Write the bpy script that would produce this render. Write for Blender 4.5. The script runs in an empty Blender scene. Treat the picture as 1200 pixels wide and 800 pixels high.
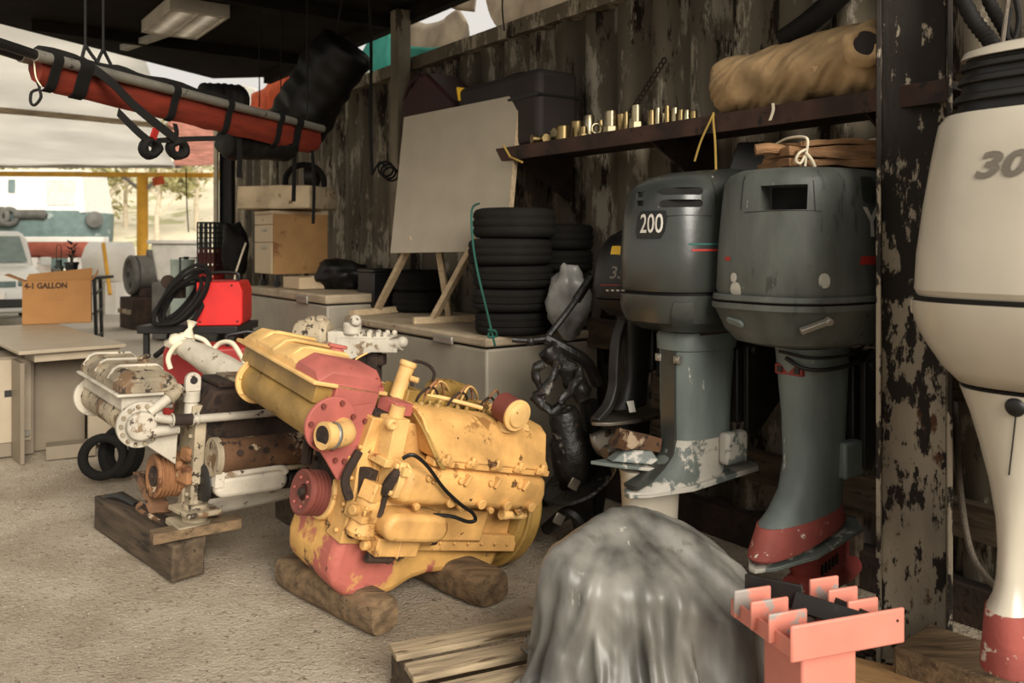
import bpy, bmesh, math, random
from math import sin, cos, pi, radians as R
from mathutils import Vector as V, Matrix, Euler, noise
from mathutils.bvhtree import BVHTree
random.seed(7)
S = bpy.context.scene
COL = S.collection
# ------------------------------------------------------------------ camera, sky, sun, exposure
FPX, HOR, EYE = 1000.0, 285.0, 1.45          # focal length in px (1200 wide), horizon row, eye height
cam = bpy.data.cameras.new('camera'); cam.sensor_width = 36; cam.lens = 30.0
cam.shift_y = -(400 - HOR) / 1200
cam.dof.use_dof = True; cam.dof.focus_distance = 3.3; cam.dof.aperture_fstop = 3.2
co = bpy.data.objects.new('camera', cam); COL.objects.link(co)
co.location = (0, 0, EYE); co.rotation_euler = (R(90), 0, 0); S.camera = co
w = bpy.data.worlds.new('sky'); S.world = w; w.use_nodes = True
bg = w.node_tree.nodes['Background']; bg.inputs[0].default_value = (1.0, 0.95, 0.88, 1); bg.inputs[1].default_value = 0.44
sun = bpy.data.lights.new('sun', 'SUN'); sun.energy = 3.0; sun.angle = R(36); sun.color = (1, .94, .85)
so = bpy.data.objects.new('sun', sun); COL.objects.link(so)
so.rotation_euler = V((-.42, .80, -.42)).to_track_quat('-Z', 'Y').to_euler()
S.view_settings.view_transform = 'Standard'; S.view_settings.look = 'None'
S.view_settings.gamma = 1; S.view_settings.use_curve_mapping = False; S.view_settings.exposure = 0.85

# ------------------------------------------------------------------ measuring helpers
def P(px, py, Y): return V(((px-600)/FPX*Y, Y, EYE-(py-HOR)/FPX*Y))
def G(px, py, z=0.0): return P(px, py, (EYE-z)*FPX/(py-HOR))
WD = V((-.588, .809, 0)); WN = V((-.809, -.588, 0))     # along the container wall (away), out of the wall
W0 = V((0, 5.75, 0))
def wall(t, off=0, z=0): return W0 + WD*t + WN*off + V((0, 0, z))
# ------------------------------------------------------------------ materials
def lin(c):
    f = lambda v: v/12.92 if v <= .04045 else ((v+.055)/1.055)**2.4
    return tuple(f(x/255) for x in c) + (1,)
MATS = {}
def mat(name, col, rough=.7, metal=0.0, var=.12, vscale=6, chips=(), bump=0.0, bscale=40, stretch=(1,1,1), spec=.4, trans=0.0, dirt=None, alpha=None):
    """painted / worn surface: base colour with soft variation, hard-edged chips [(colour, scale, threshold)], bump"""
    if name in MATS: return MATS[name]
    m = bpy.data.materials.new(name); m.use_nodes = True; MATS[name] = m
    nt = m.node_tree; N = nt.nodes; L = nt.links; b = N['Principled BSDF']
    tc = N.new('ShaderNodeTexCoord'); mp = N.new('ShaderNodeMapping'); mp.inputs['Scale'].default_value = stretch
    L.new(tc.outputs['Object'], mp.inputs[0])
    n1 = N.new('ShaderNodeTexNoise'); n1.inputs['Scale'].default_value = vscale; n1.inputs['Detail'].default_value = 5
    L.new(mp.outputs[0], n1.inputs['Vector'])
    c = lin(col)
    mx = N.new('ShaderNodeMix'); mx.data_type = 'RGBA'
    mx.inputs[6].default_value = tuple(x*(1-var*1.6) for x in c[:3])+(1,); mx.inputs[7].default_value = tuple(min(1, x*(1+var)) for x in c[:3])+(1,)
    cr = N.new('ShaderNodeMapRange'); cr.inputs[1].default_value = .3; cr.inputs[2].default_value = .7
    L.new(n1.outputs[0], cr.inputs[0]); L.new(cr.outputs[0], mx.inputs[0])
    out = mx.outputs[2]
    for i, (cc, sc, th) in enumerate(chips):
        n = N.new('ShaderNodeTexNoise'); n.inputs['Scale'].default_value = sc; n.inputs['Detail'].default_value = 7; n.inputs['Roughness'].default_value = .62
        o = N.new('ShaderNodeVectorMath'); o.operation = 'ADD'; o.inputs[1].default_value = (3.7*i+1.3, 1.9*i, 5.1*i)
        L.new(mp.outputs[0], o.inputs[0]); L.new(o.outputs[0], n.inputs['Vector'])
        r = N.new('ShaderNodeMapRange'); r.inputs[1].default_value = th; r.inputs[2].default_value = th+.035
        L.new(n.outputs[0], r.inputs[0])
        k = N.new('ShaderNodeMix'); k.data_type = 'RGBA'; k.inputs[7].default_value = lin(cc)
        L.new(r.outputs[0], k.inputs[0]); L.new(out, k.inputs[6]); out = k.outputs[2]
    L.new(out, b.inputs['Base Color'])
    b.inputs['Roughness'].default_value = rough; b.inputs['Metallic'].default_value = metal
    b.inputs['Specular IOR Level'].default_value = spec
    if trans:
        tr = N.new('ShaderNodeBsdfTranslucent'); L.new(out, tr.inputs[0])
        ms = N.new('ShaderNodeMixShader'); ms.inputs[0].default_value = trans
        L.new(b.outputs[0], ms.inputs[1]); L.new(tr.outputs[0], ms.inputs[2]); L.new(ms.outputs[0], N['Material Output'].inputs[0])
    if bump:
        n = N.new('ShaderNodeTexNoise'); n.inputs['Scale'].default_value = bscale; n.inputs['Detail'].default_value = 6
        L.new(mp.outputs[0], n.inputs['Vector'])
        bp = N.new('ShaderNodeBump'); bp.inputs['Strength'].default_value = bump; bp.inputs['Distance'].default_value = .01
        L.new(n.outputs[0], bp.inputs['Height']); L.new(bp.outputs[0], b.inputs['Normal'])
    return m
RUST, DKRUST, GRIME = (96,60,36), (52,34,24), (48,38,28)
M = dict(
 yellow=mat('yellow engine paint', (200,153,90), .55, var=.2, vscale=8, chips=(((140,100,54), 5, .59), ((88,62,36), 13, .645), ((44,33,22), 34, .665)), bump=.25),
 olive=mat('oily yellow paint', (150,118,60), .5, var=.25, chips=(((84,56,30), 12, .62), ((44,34,24), 34, .66)), bump=.2),
 cream=mat('faded cream yellow paint', (214,172,108), .6, var=.2, chips=(((150,96,52), 9, .64), ((70,48,30), 30, .68)), bump=.2),
 redp=mat('faded red paint', (168,92,82), .6, var=.16, chips=(((120,44,38), 12, .66),)),
 redyel=mat('yellow over red paint', (216,164,80), .6, var=.2, vscale=9, chips=(((168,90,78), 5, .53), ((40,32,22), 12, .68)), bump=.25),
 sump=mat('sump paint, yellow grey red', (200,154,86), .65, var=.2, chips=(((168,92,80), 3.0, .50), ((66,52,40), 3.6, .58), ((40,32,24), 16, .66)), bump=.3),
 dkred=mat('dark red pulley paint', (112,58,48), .6, chips=(((180,140,90), 20, .68),)),
 wht=mat('dirty white engine paint', (178,169,152), .6, var=.2, chips=(((124,104,80), 7, .60), ((66,52,40), 26, .62)), bump=.2),
 whtd=mat('grimy white engine paint', (152,138,114), .65, var=.3, chips=(((104,80,56), 8, .55), ((50,40,30), 20, .58)), bump=.25),
 rusty=mat('rust on steel', (94,66,44), .85, var=.35, chips=(((160,140,114), 8, .57), ((46,33,24), 14, .55)), bump=.4),
 rustd=mat('dark rust', (54,40,30), .9, var=.35, chips=(((34,24,18), 14, .56),), bump=.4),
 orust=mat('orange rusty iron', (140,98,64), .8, var=.3, chips=(((90,56,32), 10, .57), ((210,186,150), 14, .66)), bump=.3),
 black=mat('black rubber', (24,21,18), .75, var=.3, spec=.25, bump=.15),
 tyre=mat('tyre rubber', (22,20,17), .85, var=.25, spec=.2, bump=.3, bscale=60),
 greasy=mat('greasy black metal', (32,29,26), .45, var=.4, vscale=14, chips=(((96,90,80), 13, .62), ((62,46,32), 9, .64)), bump=.8, bscale=30),
 blackp=mat('black plastic', (22,20,18), .45, var=.2),
 blackm=mat('black painted steel', (34,31,28), .5, var=.3, chips=(((90,84,76), 18, .68),)),
 alu=mat('dull aluminium', (150,144,132), .45, metal=.6, var=.15, chips=(((80,74,66), 14, .64),)),
 steel=mat('worn bare steel', (120,112,100), .4, metal=.8, var=.2, chips=(((60,48,36), 14, .62),)),
 brass=mat('brass fitting', (150,130,90), .38, metal=1.0, var=.15),
 zinc=mat('yellow zinc plated fitting', (176,164,132), .32, metal=1.0, var=.15),
 dkwood=mat('oily and shade-dark timber', (78,64,48), .9, var=.35, vscale=4, stretch=(1,6,6), chips=(((44,34,24), 5, .60),), bump=.5, bscale=14),
 timber=mat('grey brown weathered timber', (112,91,66), .9, var=.35, vscale=4, stretch=(1,7,7), chips=(((78,60,42), 5, .61),), bump=.5, bscale=16),
 pallet=mat('weathered pallet board', (158,140,112), .9, var=.3, vscale=4, stretch=(1,8,8), chips=(((92,74,52), 4, .60), ((176,124,70), 3, .68)), bump=.4, bscale=16),
 pale=mat('pale sawn timber', (178,156,124), .85, var=.15, vscale=5, stretch=(1,8,8), bump=.25, bscale=20),
 coral=mat('coral red stand paint', (206,126,108), .5, var=.08, chips=(((150,70,54), 9, .72),)),
 coralm=mat('coral paint worn grey', (206,128,110), .5, var=.06, chips=(((150,142,134), 7, .55),)),
 tarp=mat('grey silver tarpaulin', (108,105,98), .44, var=.42, vscale=6, stretch=(1.4,1.4,.4), chips=(((158,154,144), 7, .66), ((92,88,80), 6, .62)), bump=.12, bscale=14, spec=.5),
 motor=mat('grey green motor paint', (86,89,83), .5, var=.26, vscale=4, stretch=(2,2,.6), chips=(((62,66,62), 6, .61), ((166,162,150), 26, .70)), bump=.08),
 motord=mat('dark grey motor paint', (52,55,51), .3, var=.16, chips=(((140,136,126), 22, .70),), bump=.05, spec=.6),
 motorl=mat('blue grey leg paint', (104,113,108), .5, var=.18, vscale=4, stretch=(2,2,.7), chips=(((176,174,164), 9, .66), ((70,74,70), 20, .68)), bump=.15),
 legworn=mat('leg paint worn to bare metal', (92,98,92), .5, var=.15, chips=(((172,166,154), 6, .50), ((70,66,60), 18, .66)), bump=.25),
 white=mat('white gelcoat', (182,173,155), .28, var=.05, chips=(((150,140,122), 40, .76),), spec=.5),
 anti=mat('red antifouling paint', (144,72,64), .7, var=.15, chips=(((206,196,180), 22, .62),), bump=.2),
 antid=mat('dark red antifouling', (130,52,46), .7, var=.15, chips=(((170,160,148), 16, .66),), bump=.2),
 board=mat('off white board', (152,142,124), .7, var=.05, chips=(((120,104,84), 30, .77),)),
 freezer=mat('freezer enamel', (150,141,124), .45, var=.08, chips=(((140,112,80), 8, .72),)),
 freezerlid=mat('scuffed freezer lid', (160,143,118), .6, var=.15, chips=(((120,94,66), 6, .62),)),
 beige=mat('beige laminate', (180,158,126), .5, var=.05),
 ply=mat('tan laminate panel', (150,112,66), .6, var=.1, chips=(((116,76,38), 3, .66),)),
 desk=mat('desk laminate', (156,142,120), .4, var=.06),
 deskside=mat('grey desk panel', (120,108,90), .5, var=.06),
 card=mat('cardboard', (158,112,64), .85, var=.06),
 ink=mat('printed ink', (64,42,26), .8),
 whiteink=mat('white lettering', (206,200,188), .6, chips=(((90,88,84), 30, .66),)),
 greyink=mat('grey lettering', (112,104,92), .5),
 yel=mat('yellow sticker', (226,178,40), .5, var=.05),
 red=mat('bright red case', (214,40,36), .5, var=.08, chips=(((150,26,24), 26, .70),)),
 redk=mat('dull red steel', (150,36,30), .5, var=.15),
 rescue=mat('red stretcher fabric', (108,34,15), .7, var=.2, vscale=5, stretch=(1,5,5), bump=.25, bscale=12),
 web=mat('black webbing', (20,18,16), .85, spec=.2),
 cloth=mat('dusty tan cloth', (164,136,98), .9, var=.25, chips=(((98,74,46), 4, .62), ((190,162,118), 7, .66)), bump=.9, bscale=12),
 brownwrap=mat('brown wrapped cloth', (132,98,66), .9, var=.3, vscale=4, stretch=(2,2,8), bump=.6, bscale=20),
 string=mat('white string', (220,208,180), .9),
 twine=mat('yellow twine', (170,140,70), .9),
 rope=mat('green rope', (24,74,62), .8),
 wire=mat('steel wire rope', (110,100,88), .6, metal=.5, bump=.6, bscale=200),
 foil=mat('silver plastic bag', (130,128,122), .35, var=.25, bump=.5, bscale=14),
 blackbag=mat('black plastic sack', (16,14,12), .5, var=.2, bump=.3, bscale=14, spec=.3),
 case=mat('dark equipment case', (36,28,24), .7, var=.2),
 maroon=mat('dark maroon case', (52,24,20), .6, var=.2),
 styro=mat('dirty polystyrene', (190,170,138), .9, var=.2, chips=(((110,88,62), 7, .60),), bump=.3),
 lamp=mat('lamp housing', (170,162,148), .5),
 tealt=mat('teal tarpaulin', (110,186,174), .7, trans=.75, var=.12),
 whitet=mat('white tarpaulin', (244,242,236), .8, trans=.7, var=.06, vscale=1.2),
 greyt=mat('grey dirty tarpaulin', (190,178,160), .8, trans=.65, var=.15, chips=(((120,104,88), 5, .64),)),
 pinkt=mat('red tarpaulin', (240,200,188), .8, trans=.7, var=.15),
 oranget=mat('orange cloth', (214,124,84), .8, trans=.65, var=.2, stretch=(4,4,1)),
 yellowpost=mat('yellow post paint', (204,152,44), .6, var=.1),
 galv=mat('galvanised beam', (150,146,138), .6, metal=.2, var=.1),
 teal=mat('teal boat paint', (102,120,116), .6, var=.12, chips=(((150,160,154), 3, .62),)),
 boatw=mat('white boat paint', (226,222,212), .6, var=.04),
 boatr=mat('red hull paint', (196,110,92), .7, var=.15),
 leaf=mat('pale leaves', (158,152,104), .8, trans=.3, var=.3, vscale=2),
 leafd=mat('plant leaf', (40,38,26), .7, trans=.1),
 bark=mat('pale bark', (190,176,152), .9),
 glass=mat('tinted glass', (110,128,126), .1, spec=.8),
 carw=mat('white car paint', (222,222,216), .25, var=.02, spec=.6),
 binp=mat('grey white plastic bin', (190,186,176), .6),
 grate=mat('dark green crate', (44,52,44), .6),
 crater=mat('dark red crate', (86,40,32), .6),
 gear=mat('grey gearbox casting', (84,82,76), .6, var=.2, bump=.2),
)
# ------------------------------------------------------------------ mesh builder
def cat(pts, k=6, closed=False):
    """Catmull-Rom through pts"""
    pts = [V(p) for p in pts]; n = len(pts)
    if n < 3: return pts
    out = []
    for i in range(n if closed else n-1):
        g = (lambda j: pts[j % n]) if closed else (lambda j: pts[max(0, min(n-1, j))])
        a, b, c, d = g(i-1), g(i), g(i+1), g(i+2)
        for s in range(k):
            t = s/k
            out.append(.5*((2*b) + (c-a)*t + (2*a-5*b+4*c-d)*t*t + (3*b-a-3*c+d)*t**3))
    if not closed: out.append(pts[-1])
    return out
def frame(d):
    d = V(d).normalized(); u = d.cross(V((0,0,1)))
    if u.length < 1e-4: u = V((1,0,0))
    u.normalize(); return u, d.cross(u).normalized(), d
class MB:
    def __init__(s): s.bm = bmesh.new()
    def poly(s, vs, fs, tf=None):
        b = [s.bm.verts.new(tf @ V(v) if tf else v) for v in vs]
        for f in fs:
            try: s.bm.faces.new([b[i] for i in f])
            except ValueError: pass
        return s
    def box(s, c, sz, rot=(0,0,0), taper=1.0):
        x, y, z = (q/2 for q in sz); t = taper
        vs = [(-x,-y,-z),(x,-y,-z),(x,y,-z),(-x,y,-z),(-x*t,-y*t,z),(x*t,-y*t,z),(x*t,y*t,z),(-x*t,y*t,z)]
        tf = Matrix.Translation(c) @ Euler([R(q) for q in rot]).to_matrix().to_4x4()
        return s.poly(vs, [(3,2,1,0),(4,5,6,7),(0,1,5,4),(1,2,6,5),(2,3,7,6),(3,0,4,7)], tf)
    def bx(s, x0, x1, y0, y1, z0, z1): return s.box(((x0+x1)/2,(y0+y1)/2,(z0+z1)/2), (x1-x0,y1-y0,z1-z0))
    def bar(s, p, q, wd, h, up=(0,0,1)):
        p, q = V(p), V(q); d = (q-p); Ln = d.length; d.normalize(); u = V(up).cross(d)
        if u.length < 1e-4: u = V((1,0,0)).cross(d)
        u.normalize(); v = d.cross(u)
        vs = [p+u*a*wd/2+v*b*h/2+d*Ln*e for e in (0,1) for a, b in ((-1,-1),(1,-1),(1,1),(-1,1))]
        return s.poly(vs, [(3,2,1,0),(4,5,6,7),(0,1,5,4),(1,2,6,5),(2,3,7,6),(3,0,4,7)])
    def loft(s, rings, cap=True, loop=False):
        n = len(rings[0]); vs = [p for r in rings for p in r]; fs = []
        m = len(rings)
        for i in range(m if loop else m-1):
            for j in range(n):
                a = i*n+j; b = i*n+(j+1) % n; c = ((i+1) % m)*n+(j+1) % n; d = ((i+1) % m)*n+j
                fs.append((a,b,c,d))
        if cap and not loop: fs += [tuple(range(n))[::-1], tuple(range((m-1)*n, m*n))]
        return s.poly(vs, fs)
    def lathe(s, prof, o=(0,0,0), ax=(0,0,1), n=24, cap=True):
        u, v, d = frame(ax); o = V(o)
        return s.loft([[o+d*h+(u*cos(2*pi*k/n)+v*sin(2*pi*k/n))*max(r,1e-4) for k in range(n)] for r, h in prof], cap)
    def cyl(s, p, q, r, r2=None, n=16):
        p, q = V(p), V(q); L_ = (q-p).length
        return s.lathe([(r,0),(r if r2 is None else r2,L_)], p, q-p, n)
    def ring(s, o, ax, Rr, r, n=28, m=10, sq=(1,1)):
        u, v, d = frame(ax); o = V(o)
        return s.loft([[o+(u*cos(a)+v*sin(a))*(Rr+r*sq[0]*cos(b))+d*r*sq[1]*sin(b) for b in [2*pi*j/m for j in range(m)]] for a in [2*pi*k/n for k in range(n)]], loop=True)
    def tube(s, pts, r, n=8, k=6, closed=False):
        pts = cat(pts, k, closed); m = len(pts); rr = r if callable(r) else (lambda t: r)
        rings = []; u = None
        for i in range(m):
            if closed: d = pts[(i+1) % m]-pts[i-1]
            else: d = pts[min(i+1, m-1)]-pts[max(i-1, 0)]
            if d.length < 1e-9: d = V((0,0,1))
            d.normalize()
            if u is None: u = frame(d)[0]
            u = (u-d*u.dot(d))
            if u.length < 1e-6: u = frame(d)[0]
            u.normalize(); v = d.cross(u)
            rings.append([pts[i]+(u*cos(2*pi*j/n)+v*sin(2*pi*j/n))*rr(i/max(1,m-1)) for j in range(n)])
        return s.loft(rings, True, closed)
    def strap(s, pts, wd, th, nrm, k=6):
        """flat band through pts; nrm = width direction"""
        pts = cat(pts, k); u = V(nrm).normalized(); rings = []
        for i, p in enumerate(pts):
            d = (pts[min(i+1, len(pts)-1)]-pts[max(i-1, 0)]).normalized(); v = d.cross(u)
            if v.length < 1e-5: v = V((0,0,1))
            v.normalize()
            rings.append([p+u*a*wd/2+v*b*th/2 for a, b in ((-1,-1),(1,-1),(1,1),(-1,1))])
        return s.loft(rings)
    def prism(s, pl, o, u, v, dep):
        """2-D polygon pl in the plane (u, v) at o, extruded by vector dep"""
        o, u, v, dep = V(o), V(u), V(v), V(dep)
        a = [o+u*x+v*y for x, y in pl]
        return s.loft([a, [p+dep for p in a]])
    def sph(s, c, r, sc=(1,1,1), n=16, nz=0.0, ns=3, seed=0):
        vs, fs = [], []; m = n//2; c = V(c)
        for i in range(m+1):
            for j in range(n):
                t, p = pi*i/m, 2*pi*j/n
                q = V((sin(t)*cos(p), sin(t)*sin(p), cos(t)))
                k = 1+nz*noise.noise(q*ns+V((seed*7.3, seed, 2*seed))) if nz else 1
                vs.append(c+V((q.x*sc[0], q.y*sc[1], q.z*sc[2]))*r*k)
        for i in range(m):
            for j in range(n): fs.append((i*n+j, (i+1)*n+j, (i+1)*n+(j+1) % n, i*n+(j+1) % n))
        return s.poly(vs, fs)
    def move(s, mtx):
        bmesh.ops.transform(s.bm, matrix=mtx, verts=s.bm.verts); return s
    def wob(s, amp, sc=4, seed=0):
        for v in s.bm.verts:
            q = v.co*sc+V((seed*3.1, seed*1.7, seed))
            v.co += V((noise.noise(q), noise.noise(q+V((9,0,0))), noise.noise(q+V((0,9,0)))))*amp
        return s
    def cut(s, n=1):
        bmesh.ops.subdivide_edges(s.bm, edges=s.bm.edges[:], cuts=n, use_grid_fill=True); return s
    def build(s, name, m, parent=None, bevel=0.0, ang=35, sub=0, seg=2, off=None):
        bm = s.bm
        bmesh.ops.remove_doubles(bm, verts=bm.verts, dist=1e-5)
        bmesh.ops.recalc_face_normals(bm, faces=bm.faces)
        if off is not None: bmesh.ops.translate(bm, vec=-V(off), verts=bm.verts)
        me = bpy.data.meshes.new(name); bm.to_mesh(me); bm.free()
        me.materials.append(M[m] if isinstance(m, str) else m)
        me.polygons.foreach_set('use_smooth', [True]*len(me.polygons)); me.set_sharp_from_angle(angle=R(ang))
        o = bpy.data.objects.new(name, me); COL.objects.link(o)
        if parent: o.parent = parent
        if bevel:
            b = o.modifiers.new('bevel', 'BEVEL'); b.width = bevel; b.segments = seg; b.limit_method = 'ANGLE'; b.angle_limit = R(40)
        if sub:
            b = o.modifiers.new('subdivision', 'SUBSURF'); b.levels = b.render_levels = sub
        return o
def islands(o):
    """give every loose piece of part o a mesh of its own"""
    bm = bmesh.new(); bm.from_mesh(o.data); seen = set(); groups = []
    for v in bm.verts:
        if v.index in seen: continue
        st_, g_ = [v], []; seen.add(v.index)
        while st_:
            q = st_.pop(); g_.append(q.index)
            for e in q.link_edges:
                r = e.other_vert(q)
                if r.index not in seen: seen.add(r.index); st_.append(r)
        groups.append(g_)
    if len(groups) < 2: bm.free(); return
    for g_ in groups[1:]:
        c = bm.copy(); k = set(g_); c.verts.ensure_lookup_table()
        bmesh.ops.delete(c, geom=[v for v in c.verts if v.index not in k], context='VERTS')
        n = o.copy(); n.data = o.data.copy(); c.to_mesh(n.data); c.free(); COL.objects.link(n); n.parent = o.parent
    k = set(groups[0]); bmesh.ops.delete(bm, geom=[v for v in bm.verts if v.index not in k], context='VERTS'); bm.to_mesh(o.data); bm.free()
def thing(name, label, catg, loc=(0,0,0), rot=(0,0,0), group=None):
    o = bpy.data.objects.new(name, None); COL.objects.link(o); o.empty_display_size = .1
    o.location = loc; o.rotation_euler = [R(a) for a in rot]
    return tag(o, label, catg, group)
def tag(o, label, catg, group=None):
    o['label'] = label; o['category'] = catg
    if group: o['group'] = group
    return o
def struct(o): o['kind'] = 'structure'; return o
def centre(o):
    """move a single-mesh thing's origin to its base"""
    me = o.data; xs = [v.co for v in me.vertices]
    c = V(((min(v.x for v in xs)+max(v.x for v in xs))/2, (min(v.y for v in xs)+max(v.y for v in xs))/2, min(v.z for v in xs)))
    me.transform(Matrix.Translation(-c)); o.location = c; return o
def kids(o): return [c for c in COL.objects if c.parent == o]
def dup(o, loc, rot=None, label=None, group=None):
    r = o.copy(); COL.objects.link(r); r.location = loc
    if rot is not None: r.rotation_euler = [R(a) for a in rot]
    if label: r['label'] = label
    if group: r['group'] = group
    for c in kids(o):
        d = c.copy(); COL.objects.link(d); d.parent = r
        for g in kids(c):
            e = g.copy(); COL.objects.link(e); e.parent = d
    return r
def se(a, b, n, z, cx=0.0, cy=0.0, N=40):
    """superellipse ring"""
    out = []
    for k in range(N):
        t = 2*pi*k/N; c, s_ = cos(t), sin(t)
        out.append(V((cx+a*math.copysign(abs(c)**(2/n), c), cy+b*math.copysign(abs(s_)**(2/n), s_), z)))
    return out
class Frame:
    """local frame of a thing, to read local coordinates off the measured picture"""
    def __init__(s, O, rot): s.O = V(O); s.R = Euler([R(a) for a in rot]).to_matrix()
    def at(s, px, py, ax, val):
        c = s.R.transposed() @ (V((0,0,EYE))-s.O); d = s.R.transposed() @ V(((px-600)/FPX, 1, -(py-HOR)/FPX))
        return c+d*((val-c[ax])/d[ax])
    def loc(s, p): return s.R.transposed() @ (V(p)-s.O)
def text_verts(txt, size, shear=0.0, bold=0.0, sx=1.0):
    cu = bpy.data.curves.new('t', 'FONT'); cu.body = txt; cu.size = size; cu.shear = shear; cu.offset = bold
    cu.align_x = 'CENTER'; cu.align_y = 'CENTER'; cu.resolution_u = 3
    o = bpy.data.objects.new('t', cu); COL.objects.link(o)
    dg = bpy.context.evaluated_depsgraph_get(); me = bpy.data.meshes.new_from_object(o.evaluated_get(dg))
    vs = [v.co.copy() for v in me.vertices]; fs = [tuple(p.vertices) for p in me.polygons]
    for v in vs: v.x *= sx
    COL.objects.unlink(o); bpy.data.objects.remove(o); bpy.data.meshes.remove(me); return vs, fs
def bvh(o):
    """surface of a part in world space (o's parent transform applied)"""
    mw = Matrix.Identity(4)
    ch = []; q = o
    while q: ch.append(q); q = q.parent
    for q in reversed(ch): mw = mw @ (Matrix.Translation(q.location) @ q.rotation_euler.to_matrix().to_4x4())
    return BVHTree.FromPolygons([mw @ v.co for v in o.data.vertices], [tuple(p.vertices) for p in o.data.polygons]), mw
def stick(o, px, py, vs, fs, off=.003, th=0.0, hit=None):
    """lay a flat outline (metres, local u/v) on the surface of part o, where the sight line through (px, py) meets it; returns MB in o's parent space"""
    t, mw = bvh(o)
    p, n, _, _ = t.ray_cast(V((0,0,EYE)), V(((px-600)/FPX, 1, -(py-HOR)/FPX)).normalized())
    if p is None: print('STICK MISS', o.name, px, py); return None
    if n.dot(p-V((0,0,EYE))) > 0: n = -n
    nh = n.copy(); u = V((0,0,1)).cross(nh).normalized(); v = nh.cross(u).normalized()
    inv = mw.inverted(); out = []
    for q in vs:
        s_ = p+u*q.x+v*q.y+nh*.3
        h, hn, _, _ = t.ray_cast(s_, -nh)
        if h is None: h = p+u*q.x+v*q.y
        out.append(inv @ (h+nh*off))
    m = MB(); m.poly(out, fs)
    if th:
        r = bmesh.ops.extrude_face_region(m.bm, geom=m.bm.faces[:]); d = inv.to_3x3() @ nh*th
        bmesh.ops.translate(m.bm, vec=d, verts=[g for g in r['geom'] if isinstance(g, bmesh.types.BMVert)])
    return m
def grid(w_, h_, nx, ny, shear=0.0, corner=0.0):
    vs, fs = [], []
    for j in range(ny+1):
        for i in range(nx+1):
            y = (j/ny-.5)*h_; x = (i/nx-.5)*w_
            if corner and abs(y) > h_/2-corner: 
                k = (abs(y)-(h_/2-corner))/corner; x *= 1-(1-math.sqrt(max(0,1-k*k)))*corner*2/w_
            vs.append(V((x+shear*y, y, 0)))
    for j in range(ny):
        for i in range(nx): a = j*(nx+1)+i; fs.append((a, a+1, a+nx+2, a+nx+1))
    return vs, fs
# ================================================================== SETTING
def ground_mat(name, c1, c2, c3, sc, bump, oil=False):
    m = bpy.data.materials.new(name); m.use_nodes = True; nt = m.node_tree; N = nt.nodes; L = nt.links; b = N['Principled BSDF']
    tc = N.new('ShaderNodeTexCoord')
    def nz(s, det, ro=.6):
        n = N.new('ShaderNodeTexNoise'); n.inputs['Scale'].default_value = s; n.inputs['Detail'].default_value = det; n.inputs['Roughness'].default_value = ro
        L.new(tc.outputs['Object'], n.inputs['Vector']); return n
    def mr(n, a, z):
        r = N.new('ShaderNodeMapRange'); r.inputs[1].default_value = a; r.inputs[2].default_value = z; L.new(n.outputs[0], r.inputs[0]); return r
    def mix(f, a, b_):
        k = N.new('ShaderNodeMix'); k.data_type = 'RGBA'; L.new(f.outputs[0], k.inputs[0])
        for i, q in ((6, a), (7, b_)):
            if isinstance(q, tuple): k.inputs[i].default_value = lin(q)
            else: L.new(q, k.inputs[i])
        return k.outputs[2]
    big = mix(mr(nz(sc, 6), .38, .62), c1, c2)
    fine = mix(mr(nz(34, 5, .75), .56, .66), big, c3)
    spots = mix(mr(nz(75, 3), .66, .69), fine, (236,228,214))
    pits = mix(mr(nz(48, 4), .66, .70), spots, (72,58,44))
    if oil:      # dark dirt, partly standing in for shade, between the engines and the wall
        sx = N.new('ShaderNodeSeparateXYZ'); L.new(tc.outputs['Object'], sx.inputs[0])
        def mth(op, a, q):
            k = N.new('ShaderNodeMath'); k.operation = op
            for i, z in ((0, a), (1, q)):
                if isinstance(z, float): k.inputs[i].default_value = z
                else: L.new(z, k.inputs[i])
            return k.outputs[0]
        dd = mth('ADD', mth('MULTIPLY', sx.outputs[0], .78), mth('MULTIPLY', sx.outputs[1], .62))
        dd = mth('ADD', dd, mth('MULTIPLY', nz(2.2, 7, .65).outputs[0], 1.5))
        r = N.new('ShaderNodeMapRange'); r.inputs[1].default_value = 2.22; r.inputs[2].default_value = 2.72; L.new(dd, r.inputs[0])
        pits = mix(r, pits, mix(mr(nz(24, 6, .7), .56, .62), (70,59,46), (112,99,81)))
    L.new(pits, b.inputs['Base Color']); b.inputs['Roughness'].default_value = .92; b.inputs['Specular IOR Level'].default_value = .2
    bp = N.new('ShaderNodeBump'); bp.inputs['Strength'].default_value = bump; bp.inputs['Distance'].default_value = .03
    hh = N.new('ShaderNodeMath'); L.new(nz(22, 8, .75).outputs[0], hh.inputs[0]); L.new(nz(70, 4, .6).outputs[0], hh.inputs[1]); L.new(hh.outputs[0], bp.inputs['Height']); L.new(bp.outputs[0], b.inputs['Normal'])
    return m
fl = MB()
nx, ny = 90, 90
vs = []; fs = []
for j in range(ny+1):
    for i in range(nx+1):
        x = -9+14*i/nx; y = -3+14*j/ny
        z = .012*noise.noise(V((x*1.7, y*1.7, 0)))+.004*noise.noise(V((x*6, y*6, 3)))-.012
        vs.append((x, y, z))
for j in range(ny):
    for i in range(nx): a = j*(nx+1)+i; fs.append((a, a+1, a+nx+2, a+nx+1))
fl.poly(vs, fs)
struct(fl.build('floor', ground_mat('worn concrete floor', (196,182,160), (166,150,128), (136,120,98), 1.6, .9), ang=80))
g = MB(); g.poly([(-60,10.9,-.02),(50,10.9,-.02),(50,90,-.02),(-60,90,-.02)], [(0,1,2,3)])
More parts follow.
